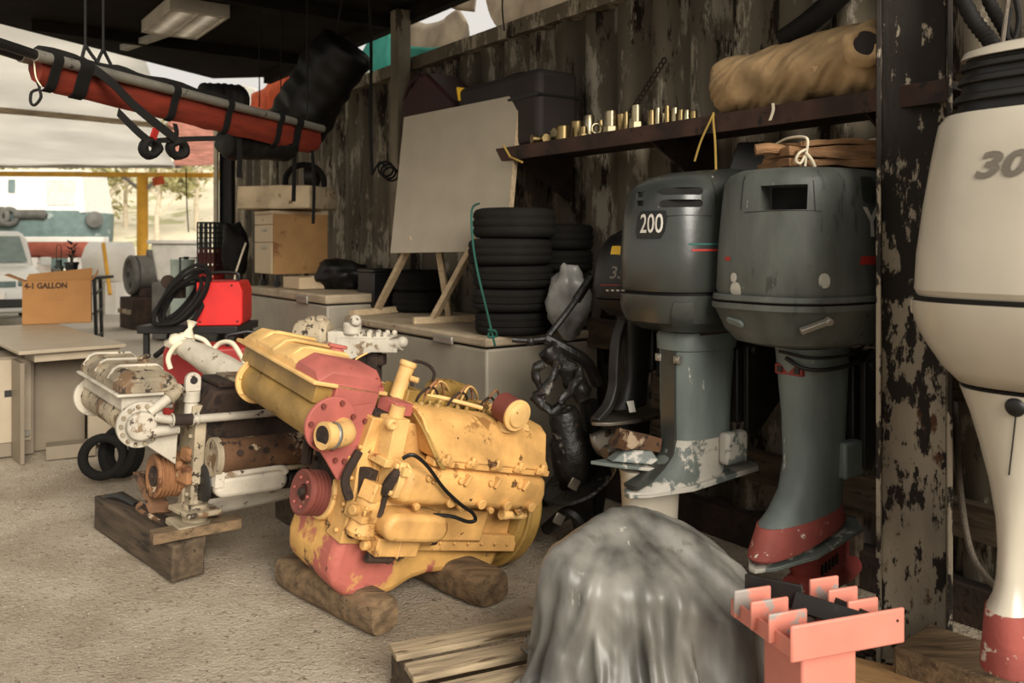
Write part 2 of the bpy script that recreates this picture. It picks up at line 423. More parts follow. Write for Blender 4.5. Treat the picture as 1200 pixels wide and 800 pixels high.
g.poly([(-60,-20,-.03),(-9,-20,-.03),(-9,10.9,-.02),(-60,10.9,-.02)], [(0,1,2,3)]); g.poly([(-9,-20,-.03),(40,-20,-.03),(40,-3,-.03),(-9,-3,-.03)], [(0,1,2,3)])
struct(g.build('ground', ground_mat('pale yard ground', (214,208,196), (190,182,166), (170,160,142), .5, .3)))

def wall_mat():
    m = bpy.data.materials.new('peeling container paint'); m.use_nodes = True; nt = m.node_tree; N = nt.nodes; L = nt.links; b = N['Principled BSDF']
    tc = N.new('ShaderNodeTexCoord')
    def nz(s, det, st, ro=.6):
        mp = N.new('ShaderNodeMapping'); mp.inputs['Scale'].default_value = st; L.new(tc.outputs['Object'], mp.inputs[0])
        n = N.new('ShaderNodeTexNoise'); n.inputs['Scale'].default_value = s; n.inputs['Detail'].default_value = det; n.inputs['Roughness'].default_value = ro
        L.new(mp.outputs[0], n.inputs['Vector']); return n
    def mr(n, a, z):
        r = N.new('ShaderNodeMapRange'); r.inputs[1].default_value = a; r.inputs[2].default_value = z; L.new(n.outputs[0], r.inputs[0]); return r.outputs[0]
    def mix(f, a, b_):
        k = N.new('ShaderNodeMix'); k.data_type = 'RGBA'; L.new(f, k.inputs[0])
        for i, q in ((6, a), (7, b_)):
            if isinstance(q, tuple): k.inputs[i].default_value = lin(q)
            else: L.new(q, k.inputs[i])
        return k.outputs[2]
    base = mix(mr(nz(1.6, 4, (1,1,.3)), .35, .65), (112,102,85), (86,78,65))
    pale = mix(mr(nz(4.5, 9, (1,1,.28), .74), .53, .57), base, (158,148,130))
    streak = mix(mr(nz(6, 9, (1,1,.22), .74), .562, .592), pale, (40,30,22))
    gx = N.new('ShaderNodeSeparateXYZ'); L.new(tc.outputs['Object'], gx.inputs[0])
    L.new(streak, b.inputs['Base Color']); b.inputs['Roughness'].default_value = .75; b.inputs['Specular IOR Level'].default_value = .25
    bp = N.new('ShaderNodeBump'); bp.inputs['Strength'].default_value = .3; bp.inputs['Distance'].default_value = .01
    L.new(nz(14, 6, (1,1,.4)).outputs[0], bp.inputs['Height']); L.new(bp.outputs[0], b.inputs['Normal'])
    return m
WM = wall_mat()
# corrugated container side, local x = along the wall (WD), y = out of the wall (WN)
RW = math.degrees(math.atan2(WD.y, WD.x))
wb = MB(); prof = []; t = -7.0
while t < 6.2:
    prof += [(t, 0), (t+.085, 0), (t+.14, -.05), (t+.225, -.05)]; t += .28
def wtop(x): return 2.84
a = [V((x, y, 0)) for x, y in prof]; bb = [V((x, y, wtop(x))) for x, y in prof]
n = len(a); wb.poly(a+bb, [(i, i+1, n+i+1, n+i) for i in range(n-1)])
for x0, x1 in ((-7.0, 6.02),): pass
wr = wb.build('wall_right', WM, ang=20)
wr.location = W0; wr.rotation_euler = (0, 0, math.atan2(-WN.x, WN.y)); struct(wr)
so_ = wr.modifiers.new('sheet', 'SOLIDIFY'); so_.thickness = .006
t_ = MB(); t_.bar(wall(-7, .0, 2.89), wall(6.25, .0, 2.86), .12, .10); o = t_.build('trim_1', WM, bevel=.006); struct(o)
t_ = MB(); t_.bar(wall(-7, .01, .07), wall(6.25, .01, .07), .12, .16); o = t_.build('trim_2', M['rustd'], bevel=.006); struct(o)

# lean-to roof: dark underside on rafters, open towards the camera and the yard
roofm = mat('sooty roof underside', (28,24,20), .95, var=.3, vscale=3, spec=.1)
RP = [V((-2.62, 9.5, 3.3)), V((-3.36, 9.59, 3.3)), V((-4.32, 7.2, 3.3)), V((-4.95, 5.6, 3.3)), V((-4.2, 4.5, 3.3)), V((2.7, 2.0, 3.3))]
c_ = MB(); c_.loft([RP, [p+V((0,0,.07)) for p in RP]]); struct(c_.build('ceiling', roofm))
for i, t in enumerate((3.4, 1.6, -.2)):
    q = wall(t, .05, 3.25); e = q+WN*2.4
    r_ = MB(); r_.bar(q, e, .07, .09); struct(r_.build('trim_%d' % (i+3), roofm, bevel=.004))
pl = MB(); pl.bar(wall(4.5, .05, 3.25), wall(-6.5, .05, 3.25), .08, .10); struct(pl.build('trim_7', roofm))
for i, t in enumerate((-5, -2.4, .6, 3.1)):   # stub posts carrying the eave on top of the container
    if i in (2, 3): continue
    s_ = MB(); s_.bar(wall(t, .0, 2.9), wall(t, .0, 3.25), .06, .06, up=(1,0,0)); struct(s_.build('trim_%d' % (i+8), roofm))

# posts
def hpost(name, label, p, yaw, z1, w_, d_, th, m):
    b_ = MB()
    b_.bx(-th/2, th/2, -d_/2+th, d_/2-th, 0, z1); b_.bx(-w_/2, w_/2, -d_/2, -d_/2+th, 0, z1); b_.bx(-w_/2, w_/2, d_/2-th, d_/2, 0, z1)
    r = b_.build(name, m, bevel=.003); r.location = p; r.rotation_euler = (0,0,R(yaw)); return tag(r, label, 'post')
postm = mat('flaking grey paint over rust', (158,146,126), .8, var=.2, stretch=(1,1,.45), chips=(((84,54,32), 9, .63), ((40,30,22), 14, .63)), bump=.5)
def dark_by_height(m, zmid, spread, cdark, sc):
    """ragged dark patches over the base colour, covering nearly all above zmid"""
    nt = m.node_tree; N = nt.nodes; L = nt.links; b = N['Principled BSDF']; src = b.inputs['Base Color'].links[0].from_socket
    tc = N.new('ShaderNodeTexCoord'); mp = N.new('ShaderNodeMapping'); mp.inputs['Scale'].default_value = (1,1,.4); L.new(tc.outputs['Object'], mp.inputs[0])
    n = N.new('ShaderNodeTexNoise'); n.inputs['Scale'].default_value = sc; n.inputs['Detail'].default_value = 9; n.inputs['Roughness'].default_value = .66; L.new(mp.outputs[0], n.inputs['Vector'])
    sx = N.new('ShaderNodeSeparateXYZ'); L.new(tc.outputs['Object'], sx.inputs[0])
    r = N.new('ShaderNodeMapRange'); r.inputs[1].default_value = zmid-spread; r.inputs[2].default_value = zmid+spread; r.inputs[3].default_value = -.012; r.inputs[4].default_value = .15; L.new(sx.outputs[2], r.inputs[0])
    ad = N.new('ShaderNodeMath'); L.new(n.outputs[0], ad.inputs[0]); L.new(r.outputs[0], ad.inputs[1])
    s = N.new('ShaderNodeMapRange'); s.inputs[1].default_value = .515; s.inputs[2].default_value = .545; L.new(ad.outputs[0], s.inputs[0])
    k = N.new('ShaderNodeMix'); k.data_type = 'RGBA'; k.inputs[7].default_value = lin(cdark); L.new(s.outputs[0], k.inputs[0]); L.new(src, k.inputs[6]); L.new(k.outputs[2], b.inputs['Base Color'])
dark_by_height(postm, 1.45, .8, (34,27,20), 15)  # column gets darker towards the top
# H column: flange edges towards the camera left, web seen between them
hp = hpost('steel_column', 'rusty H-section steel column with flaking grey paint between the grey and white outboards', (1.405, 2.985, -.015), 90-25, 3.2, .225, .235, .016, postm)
pm = mat('grey brown post paint', (120,110,92), .8, var=.25, stretch=(1,1,.4), chips=(((60,50,38), 7, .60),))
b_ = MB(); b_.box((0,0,1.64), (.12,.12,3.28)); o = b_.build('roof_post', pm, bevel=.008); o.location = wall(1.30, .14); o.rotation_euler = (0,0,R(36))
tag(o, 'square grey roof post rising past the container top rail behind the white board', 'post')
b_ = MB(); b_.bx(-.07,.07,-.012,.012,0,3.0); b_.bx(-.07,-.058,-.07,.07,0,3.0); b_.bx(.058,.07,-.07,.07,0,3.0)
o = b_.build('corner_post', M['blackm'], bevel=.003); o.location = V((-3.27, 9.8, 0)); tag(o, 'dark steel post at the far end of the container wall', 'post')
b_ = MB(); b_.bx(-.02,.02,-.03,.03,0,2.9); o = b_.build('door_strip', mat('pale strip', (206,196,172), .7)); o.location = V((-3.37, 9.72, 0)); tag(o, 'thin pale upright batten against the dark far post', 'batten')
# ================================================================== ENGINES
def stadium(L_, h, n=8):
    r = h/2; o = []
    for k in range(n+1): a = -pi/2+pi*k/n; o.append((L_/2-r+r*cos(a), r*sin(a)))
    for k in range(n+1): a = pi/2+pi*k/n; o.append((-L_/2+r+r*cos(a), r*sin(a)))
    return o
def bolts(m, pts, ax, r=.009, h=.01):
    for p in pts: m.cyl(p, V(p)+V(ax)*h, r, n=6)
def groove_pulley(n, r, w0, w1, rim=None):
    pr = [(r*.93, 0)]; st = (w1-w0)/n
    pr.append((r, .006))
    for k in range(n):
        x = w0+st*k; pr += [(r, x), (r*.86, x+st*.38), (r*.86, x+st*.55), (r, x+st*.95)]
    pr.append((r*.8, w1))
    return pr

# ---------------- yellow V8 ----------------
YO = P(352, 576, 3.28); YR = (8, 14, 42); YF = Frame(YO, YR)
base = V((.50, 0, -.30))
ye = thing('marine_engine', 'large yellow and red marine V8 engine resting on two short timbers on the floor', 'engine', YF.O+YF.R @ base, YR)
def yb(m, name, mt, par=None, **k): return m.build(name, mt, par or ye, off=base, **k)
# crank case
m = MB(); m.prism([(.16,-.1),(1.0,-.1),(1.0,.18),(.9,.36),(.25,.36),(.16,.22)], (0,-.2,0), (1,0,0), (0,0,1), (0,.4,0))
m.bx(.2,.98,-.235,.235,-.13,-.06); bolts(m, [(.25+.075*k,-.235,-.095) for k in range(10)], (0,-1,0), .008)
yb(m, 'engine_block', 'yellow', bevel=.012)
# sump
m = MB(); pr = [(.11,-.08),(.10,-.2),(.125,-.29),(.20,-.335),(.36,-.345),(.43,-.32),(.50,-.275),(.58,-.25),(.93,-.235),(.95,-.13),(.95,-.08)]
m.prism(pr, (0,-.19,0), (1,0,0), (0,0,1), (0,.38,0)); yb(m, 'oil_sump', 'sump', bevel=.035, seg=3, ang=50)
# flywheel housing
m = MB(); m.lathe([(.20,0),(.245,.02),(.255,.06),(.255,.13),(.22,.17)], (.94,0,-.01), (1,0,0), 36); m.lathe([(.27,0),(.27,.018)], (.985,0,-.01), (1,0,0), 36)
yb(m, 'flywheel_housing', 'olive', bevel=.006)
# front timing cover with its pads and ribs
m = MB(); m.prism([(-.16,-.14),(.16,-.14),(.19,.02),(.15,.22),(.17,.38),(-.17,.38),(-.15,.22),(-.19,.02)], (.12,0,0), (0,1,0), (0,0,1), (.08,0,0))
m.prism([(-.05,-.07),(.05,-.07),(.07,.05),(.03,.14),(-.04,.14),(-.07,.05)], (.085,0,0), (0,1,0), (0,0,1), (.05,0,0))
for z in (-.09,.0,.09,.17,.25): bolts(m, [(.125,-.15,z),(.125,.15,z)], (-1,0,0), .011, .018)
m.box((.14,-.2,.10), (.05,.06,.14), (0,0,20)); m.box((.15,-.205,-.04), (.06,.05,.10))
yb(m, 'timing_cover', 'rustd', bevel=.008)
m = MB(); m.prism([(-.205,-.12),(-.09,-.12),(-.05,.05),(-.08,.20),(-.06,.36),(-.19,.36),(-.17,.2),(-.21,.05)], (.10,0,0), (0,1,0), (0,0,1), (.09,0,0))
for z in (-.08,.02,.12,.24): bolts(m, [(.10,-.17,z),(.10,-.10,z)], (-1,0,0), .010, .016)
m.cyl((.07,-.13,.17),(.11,-.13,.17),.03,n=14); yb(m, 'front_column', 'yellow', bevel=.008)
# crank pulley with grooves, damper ring behind it
m = MB(); m.lathe([(.032,.012),(.06,.004),(.078,.0),(.087,.004)]+groove_pulley(4, .087, .018, .085)[1:], (0,0,0), (1,0,0), 40)
pu = yb(m, 'crank_pulley', 'dkred', ang=25)
m = MB(); m.cyl((.012,0,0), (.03,0,0), .034, n=20); m.cyl((-.004,0,0), (.02,0,0), .017, n=6); yb(m, 'hub_bolt', 'rustd', pu)
bm_ = MB(); bolts(bm_, [(.004, .055*cos(a), .055*sin(a)) for a in [pi*k/3 for k in range(6)]], (-1,0,0), .006, .006); yb(bm_, 'pulley_bolts', 'redp', pu)
m = MB(); m.lathe([(.06,.0),(.098,.004),(.101,.02),(.101,.04),(.09,.048),(.03,.05)], (.085,0,0), (1,0,0), 40); yb(m, 'damper_ring', 'cream', bevel=.003)
# water pump body below the thermostat housing, seen left of the pulley
m = MB(); m.lathe([(.05,0),(.058,.02),(.05,.05),(.055,.13),(.05,.15)], (.15,-.235,-.075), (.05,0,1), 20); m.box((.145,-.235,.02), (.10,.11,.06), (0,0,10)); m.box((.15,-.25,.10), (.08,.07,.07), (0,10,20))
m.cyl((.11,-.25,.03), (.07,-.26,.03), .02, n=12); bolts(m, [(.11,-.29,-.05),(.11,-.29,.05),(.19,-.29,.0)], (0,-1,0), .009, .012); yb(m, 'water_pump', 'yellow', bevel=.008)
# near bank: rocker cover with bolted foot, exhaust manifold under it
def bank(sg, nm):
    m = MB(); sec = [(.10,.26),(.335,.26),(.335,.275),(.305,.30),(.25,.40),(.20,.425),(.12,.43)]
    f = lambda x, k, sh: [V((x+sh*(z-.26), sg*(y if y < .3 else y-k), z)) for y, z in sec]
    m.loft([f(.34,.0,-.45), f(.36,.0,-.42), f(.93,.0,.10), f(.955,.01,.10)])
    yb(m, 'rocker_cover', 'yellow', bevel=.014, seg=3)
    m = MB(); m.bx(.33,.965,sg*.30-.03,sg*.30+.03,.236,.262)
    for k in range(5):
        x = .38+.13*k; m.box((x, sg*.325, .265), (.055,.05,.03), (sg*-14,0,0)); m.cyl((x, sg*.345,.255), (x, sg*.345,.292), .012, n=6)
    yb(m, 'rocker_cover_flange', 'yellow', bevel=.005)
    m = MB(); s2 = [(.17,.09),(.30,.075),(.345,.10),(.352,.16),(.335,.215),(.28,.24),(.17,.25)]
    g_ = lambda x, k, dz: [V((x, sg*(.17+(y-.17)*k), .165+(z-.165)*(.45+.55*k)+dz)) for y, z in s2]
    m.loft([g_(.20,.80,0), g_(.235,1,0), g_(.93,1,0), g_(.975,.86,0)])
    yb(m, 'exhaust_manifold', 'yellow', bevel=.014, seg=3)
    m = MB()
    for x, z in ((.34,.20),(.50,.20),(.66,.20),(.82,.20)): m.box((x, sg*.348, z), (.014,.03,.045), (0,25,0)); m.cyl((x-.03, sg*.33, z-.005), (x-.03, sg*.358, z-.005), .012, n=10)
    for x in (.44,.60,.74,.88): m.cyl((x, sg*.335, .115), (x, sg*.368, .112), .021, n=14)
    for x in (.30,.52,.68,.84): m.cyl((x, sg*.32, .085), (x, sg*.345, .080), .014, n=8)
    yb(m, 'manifold_bosses', 'yellow', bevel=.003)
    m = MB(); m.prism([(-.06,-.06),(.05,-.075),(.07,.0),(.05,.07),(-.05,.075),(-.07,.0)], (.185,sg*.27,.165), (0,1,0), (0,0,1), (.028,0,0))
    bolts(m, [(.185,sg*.27+a,.165+b) for a, b in ((-.045,-.045),(.045,-.05),(.04,.05),(-.04,.055))], (-1,0,0), .012, .014); yb(m, 'manifold_end_plate', 'cream', bevel=.004)
bank(-1, 'near'); bank(1, 'far')
# oil cooler: oval drum behind a bolted round flange
m = MB(); m.prism([(x,y) for x, y in stadium(.30,.108)], (.325,-.24,.0), (1,0,0), (0,0,1), (0,-.12,0)); yb(m, 'oil_cooler', 'yellow', bevel=.022, seg=4, ang=50)
m = MB(); m.prism([(x,y) for x, y in stadium(.20,.17)], (.24,-.22,.02), (1,0,0), (0,0,1), (0,-.03,0)); bolts(m, [(.24+.085*cos(a), -.25, .02+.07*sin(a)) for a in [pi*k/4 for k in range(8)]], (0,-1,0), .01, .012); yb(m, 'cooler_flange', 'cream', bevel=.006)
m = MB(); m.bx(.34,.60,-.235,-.16,-.07,.065); m.bx(.5,.76,-.25,-.16,-.085,.045); yb(m, 'side_cover', 'yellow', bevel=.01)
m = MB(); m.bx(.20,.40,-.30,-.22,-.13,-.06); m.bx(.30,.31,-.305,-.22,-.135,-.055); m.cyl((.40,-.265,-.08), (.48,-.265,-.075), .017, n=12); m.cyl((.19,-.26,-.1),(.16,-.26,-.1),.02,n=10)
yb(m, 'fuel_pump', 'yellow', bevel=.006)
m = MB(); m.cyl((.47,-.265,-.075), (.50,-.265,-.074), .019, n=10); m.cyl((.2,-.255,-.15), (.29,-.255,-.15), .02, n=12); m.cyl((.29,-.255,-.15), (.31,-.255,-.15), .024, n=6); yb(m, 'drain_plugs', 'rustd', bevel=.003)
m = MB(); m.cyl((.80,-.30,.055), (.90,-.30,.055), .018, n=12); m.cyl((.89,-.30,.055), (.92,-.30,.055), .013, n=6); m.cyl((.78,-.30,.055),(.81,-.30,.055),.022,n=12); yb(m, 'sensor', 'cream')
# black hose looping over the manifold, with its clip elbow
m = MB(); m.tube([YF.at(x, y, 1, d) for x, y, d in ((472,537,-.35),(484,533,-.37),(500,545,-.375),(520,572,-.38),(540,591,-.385),(553,600,-.385),(557,609,-.38),(548,611,-.375),(530,605,-.36),(508,603,-.33))], .0075)
yb(m, 'black_hose', 'blackp')
m = MB(); m.tube([(.215,-.30,.20),(.19,-.31,.19),(.175,-.30,.15),(.18,-.29,.11)], .024); m.cyl((.18,-.29,.12),(.18,-.29,.02),.011,n=8); yb(m, 'elbow_pipe', 'rustd')
m = MB(); m.ring((.205,-.305,.20), (1,.2,.3), .028, .006); m.ring((.225,-.305,.205), (1,.2,.3), .028, .006); m.box((.2,-.34,.21),(.03,.02,.03)); yb(m, 'hose_clip', 'cream')
# thin pipes running down the front of the rocker cover
m = MB()
for d in (0, .012): m.tube([(.27+d,-.20,.40),(.29+d,-.27,.35),(.33+d,-.335,.27),(.36+d,-.352,.235)], .005)
yb(m, 'injector_pipes', 'olive')
# valley: intake casting with a tangle of fuel lines
m = MB(); m.bx(.24,.92,-.13,.13,.34,.40); m.bx(.35,.75,-.07,.07,.40,.45); m.box((.32,-.03,.43),(.10,.14,.08),(0,0,12))
for k in range(8): m.cyl((.36+.05*k,-.10,.39), (.36+.05*k,-.10,.43+.012*(k % 3)), .011, n=8)
yb(m, 'intake_casting', 'olive', bevel=.008)
rnd = random.Random(4)
for k in range(8):
    x = .34+.055*k; y0 = -.10+.03*(k % 3)
    m = MB(); m.tube([(x,y0,.43),(x+.01,y0-.01,.47+.02*(k % 3)),(x+.08,y0+.03,.49+.015*((k*2) % 3)),(x+.16,y0+.08,.46),(x+.17,y0+.10,.42)], .0055); yb(m, 'fuel_line', ('rustd','orust','cream')[k % 3])
m = MB(); m.tube([(.40,.02,.44),(.39,.05,.53),(.43,.10,.56),(.50,.10,.555),(.53,.08,.53),(.51,.04,.50),(.58,.06,.50),(.64,.08,.485),(.66,.05,.44)], .0075); yb(m, 'return_pipe', 'rustd')
m = MB(); m.lathe([(.03,0),(.045,.02),(.05,.10),(.035,.2),(.02,.22)], (.52,.07,.46), (1,.1,.05), 16); yb(m, 'air_duct', 'olive')
m = MB(); m.tube([(.28,-.03,.42),(.45,-.05,.45),(.58,-.10,.452),(.66,-.14,.45)], .009); m.tube([(.34,.10,.44),(.22,.16,.46),(.2,.2,.5),(.26,.22,.54)], .004); yb(m, 'breather_pipe', 'cream')
# filler neck
m = MB(); m.lathe([(.031,0),(.031,.13),(.036,.135),(.036,.15),(.03,.155)], YF.at(464,466,1,-.06), V((.10,.02,1)), 18); n_ = YF.at(481,443,1,-.09); m.cyl(n_, n_+V((.02,-.03,0)), .012, n=10); yb(m, 'filler_neck', 'cream', bevel=.003)
# breather drum on the rocker cover, small capped stub beside it
c0 = YF.at(604,485,1,-.29)
m = MB(); m.lathe([(.045,0),(.062,.012),(.062,.085),(.064,.09),(.064,.105),(.05,.106)], c0+V((0,.10,.01)), (0,-1,-.1), 30); br = yb(m, 'breather_drum', 'dkred', bevel=.003)
m = MB(); m.lathe([(.067,0),(.067,.014),(.05,.016),(.046,.026),(.03,.03)], c0+V((0,-.005,-.002)), (0,-1,-.1), 30); yb(m, 'drum_cap', 'cream', br, bevel=.002)
m = MB(); m.cyl(YF.at(611,506,1,-.22), YF.at(611,506,1,-.22)+V((0,-.02,.03)), .022, n=16); m.cyl(YF.at(590,505,1,-.24), YF.at(590,505,1,-.24)+V((0,0,.05)), .035, n=16); yb(m, 'oil_cap', 'cream', bevel=.003)
# heat exchanger drum in front, expansion tank on top of it
hz = .305; hx = -.045
m = MB(); m.cyl((hx,-.13,hz), (hx,.50,hz), .083, n=36); yb(m, 'heat_exchanger', 'olive')
m = MB(); m.cyl((hx,.49,hz), (hx,.51,hz), .102, n=36); m.cyl((hx,.51,hz),(hx,.54,hz),.085,n=30); bolts(m, [(hx+.09*cos(a), .49, hz+.09*sin(a)) for a in [pi*k/4 for k in range(8)]], (0,-1,0), .008, .008); yb(m, 'drum_flange', 'cream', bevel=.003)
m = MB(); m.cyl((hx,-.135,hz), (hx,-.152,hz), .105, n=40)
m.prism([(-.09,.03),(.16,.10),(.20,-.02),(.16,-.16),(.10,-.21),(.03,-.14),(-.09,-.03)], (hx,-.130,hz), (1,0,0), (0,0,1), (0,-.014,0))
rp = yb(m, 'end_plate', 'redp', bevel=.003)
m = MB(); bolts(m, [(hx+.088*cos(a), -.152, hz+.088*sin(a)) for a in [.5+2*pi*k/7 for k in range(7)]]+[(hx+.06,-.144,hz-.13),(hx+.10,-.144,hz-.13),(hx+.14,-.144,hz+.03)], (0,-1,0), .010, .012); yb(m, 'plate_bolts', 'dkred', rp)
m = MB(); m.tube([(hx+.05,-.15,hz-.01),(hx+.03,-.20,hz-.015),(hx-.02,-.225,hz-.02),(hx-.06,-.23,hz-.022)], .045, n=18); m.cyl((hx-.05,-.228,hz-.021),(hx-.075,-.232,hz-.023),.05,n=20); wo = yb(m, 'water_outlet', 'cream')
m = MB(); m.cyl((hx-.074,-.232,hz-.023),(hx-.077,-.2325,hz-.0235),.036,n=18); yb(m, 'outlet_bore', 'rustd', wo)
m = MB(); m.ring((hx-.03,-.226,hz-.02),(1,.15,0),.047,.006,sq=(.6,1.4)); yb(m, 'hose_clamp', 'alu', wo)
def tring(y, x0, x1, z0, z1, r=.03):
    return [V((x, y, z)) for x, z in ((x0,z0),(x1,z0),(x1,z1-r),(x1-r,z1),(x0+r*1.5,z1),(x0,z1-r*1.2))]
m = MB(); m.loft([tring(-.10,-.12,.14,hz+.06,hz+.135,.005), tring(.56,-.12,.14,hz+.06,hz+.135,.005)]); yb(m, 'tank_body', 'olive', bevel=.01)
m = MB(); m.bx(-.15,.18,-.125,.60,hz+.13,hz+.146); tk = yb(m, 'tank_rim', 'cream', bevel=.005)
m = MB()
yy = [-.11,-.07,.02,.06,.12,.22,.26,.32,.42,.46,.54,.58]; hh = [.05,.075,.08,.066,.078,.08,.066,.078,.08,.066,.076,.05]
m.loft([tring(y, -.13, .16, hz+.14, hz+.14+h, .035) for y, h in zip(yy[3:], hh[3:])]); yb(m, 'tank_cover', 'cream', bevel=.006, ang=50)
m = MB(); m.loft([tring(y, -.132, .162, hz+.14, hz+.142+h, .035) for y, h in zip((-.12,-.08,.06,.075), (.045,.075,.08,.064))]); m.loft([tring(-.125,-.05,.14,hz+.05,hz+.15,.004), tring(.05,-.05,.14,hz+.05,hz+.15,.004)]); yb(m, 'tank_end', 'redp', bevel=.01)
m = MB()
for y in (.16,.30,.44): m.strap([(-.128,y,hz+.165),(-.085,y,hz+.212),(-.05,y,hz+.222),(.12,y,hz+.222),(.155,y,hz+.19)], .030, .014, (0,1,0), 1)
yb(m, 'tank_ribs', 'cream', bevel=.005)
m = MB(); m.cyl((.10,.20,hz+.20),(.10,.20,hz+.235),.03,n=18); m.box((.10,.20,hz+.243),(.085,.022,.014)); yb(m, 'pressure_cap', 'redp', bevel=.003)
# thermostat housing in the middle
m = MB(); m.box((.19,-.21,.30),(.075,.09,.16),(0,-6,8)); m.box((.185,-.22,.215),(.085,.10,.03),(0,0,8)); m.cyl((.19,-.2,.36),(.19,-.2,.42),.03,n=14); m.cyl((.14,-.24,.36),(.14,-.265,.36),.022,n=14); m.ring((.14,-.266,.36),(0,1,0),.014,.006,18,8); yb(m, 'thermostat_housing', 'cream', bevel=.008)
m = MB(); m.box((.22,-.14,.405),(.10,.10,.05),(0,0,10)); yb(m, 'bracket', 'redp', bevel=.004)
m = MB()
for k in range(7): m.sph((.27+.03*k,-.15+.01*(k % 2),.405+.012*(k % 3)), .016, n=8)
yb(m, 'lifting_chain', 'olive')
m = MB(); m.tube([(.10,-.16,.22),(.06,-.18,.12),(.09,-.2,.05)], .018); m.tube([(.09,.1,.3),(.05,.12,.2),(.05,.1,.08)], .022); yb(m, 'bypass_pipe', 'rustd')

# ---------------- white diesel ----------------
WO = P(178, 558, 3.85); WR = (2, 3, 40); WF = Frame(WO, WR); wbase = V((.45, 0, -.20))
we = thing('marine_engine', 'grimy white marine engine with rusty pulleys standing left of the yellow engine', 'engine', WF.O+WF.R @ wbase, WR)
def wbld(m, name, mt, par=None, **k): return m.build(name, mt, par or we, off=wbase, **k)
m = MB(); m.prism([(.15,-.09),(1.0,-.09),(1.0,.40),(.2,.40),(.15,.3)], (0,-.17,0), (1,0,0), (0,0,1), (0,.34,0)); wbld(m, 'engine_block', 'rustd', bevel=.012)
m = MB(); m.loft([[V((x,y,z)) for x,y,z in ((.18,-.17,-.08),(.18,.17,-.08),(.22,.12,-.19),(.22,-.12,-.19))], [V((x,y,z)) for x,y,z in ((.95,-.17,-.06),(.95,.17,-.06),(.85,.12,-.15),(.85,-.12,-.15))]]); wbld(m, 'oil_sump', 'wht', bevel=.03, seg=3, ang=50)
m = MB(); m.lathe([(.032,.02),(.05,.008),(.09,.0),(.098,.004)]+groove_pulley(4,.098,.015,.085)[1:]+[(.1,.09),(.1,.14),(.06,.145)], (0,0,0), (1,0,0), 40); pw = wbld(m, 'crank_pulley', 'orust', ang=25)
m = MB(); m.cyl((.0,0,0),(.03,0,0),.045,n=20); m.cyl((-.01,0,0),(.02,0,0),.02,n=6); wbld(m, 'hub_bolt', 'rustd', pw)
m = MB(); m.lathe(groove_pulley(3,.055,.01,.075), (.03,.06,.165), (1,0,0), 30); wbld(m, 'alternator_pulley', 'rusty', ang=25)
m = MB(); m.cyl((.10,.06,.165),(.24,.06,.165),.05,n=20); wbld(m, 'alternator', 'rustd', bevel=.005)
# timing case and front foot
m = MB(); m.prism([(-.16,-.12),(.16,-.12),(.17,.05),(.12,.33),(-.12,.33),(-.17,.05)], (.12,0,0), (0,1,0), (0,0,1), (.07,0,0))
for z in (-.06,.04,.12,.2,.28): bolts(m, [(.12,-.14,z),(.12,.13,z)], (-1,0,0), .011, .018)
m.box((.14,-.15,.14),(.05,.07,.3)); wbld(m, 'timing_case', 'whtd', bevel=.008)
m = MB(); m.box((.12,-.12,.115),(.06,.07,.06),(0,0,15)); m.box((.12,-.13,.03),(.08,.09,.08),(0,0,15)); m.cyl((.09,-.12,.07),(.06,-.12,.07),.02,n=10); wbld(m, 'water_pump', 'orust', bevel=.01)
m = MB(); m.box((.15,-.15,-.13),(.16,.20,.025),(0,0,8)); m.cyl((.15,-.15,-.19),(.15,-.15,-.10),.055,n=20); m.cyl((.15,-.15,-.135),(.15,-.15,-.085),.02,n=6); m.bx(.05,.27,-.24,-.06,-.205,-.175); m.box((.16,-.06,-.08),(.1,.06,.14)); wbld(m, 'mounting_foot', 'whtd', bevel=.008)
# rusty exhaust manifold drum and the white pipe above it
m = MB(); m.lathe([(.05,0),(.075,.006),(.08,.03),(.08,.04),(.075,.06),(.075,.62),(.06,.64)], (.17,-.27,.13), (1,0,.0), 28); mn = wbld(m, 'exhaust_manifold', 'rusty')
m = MB(); m.cyl((.16,-.27,.13),(.19,-.27,.13),.085,n=28); m.tube([(.17,-.27,.06),(.3,-.30,.052),(.7,-.30,.05)], .012); wbld(m, 'manifold_flange', 'whtd', mn, bevel=.003)
m = MB()
for x in (.26,.38,.50,.62): m.cyl((x,-.34,.155),(x,-.352,.157),.014,n=10); m.cyl((x+.05,-.332,.17),(x+.05,-.346,.175),.008,n=8)
wbld(m, 'manifold_bosses', 'rustd', mn)
px_ = [WF.at(x, y, 1, d) for x, y, d in ((183,489,-.16),(205,492,-.2),(240,490,-.22),(300,485,-.22),(356,480,-.22))]
m = MB(); m.tube(px_, .019, n=12); wp = wbld(m, 'coolant_pipe', 'wht')
m = MB(); a_, b_ = WF.at(203,492,1,-.2), WF.at(226,491,1,-.22); m.cyl(a_, b_, .025, n=14); wbld(m, 'rubber_joint', 'rustd', wp)
m = MB()
for x, y in ((202,492),(225,491),(231,490)): m.ring(WF.at(x,y,1,-.21), (1,0,0), .026, .004, 18, 6)
wbld(m, 'hose_clamps', 'wht', wp)
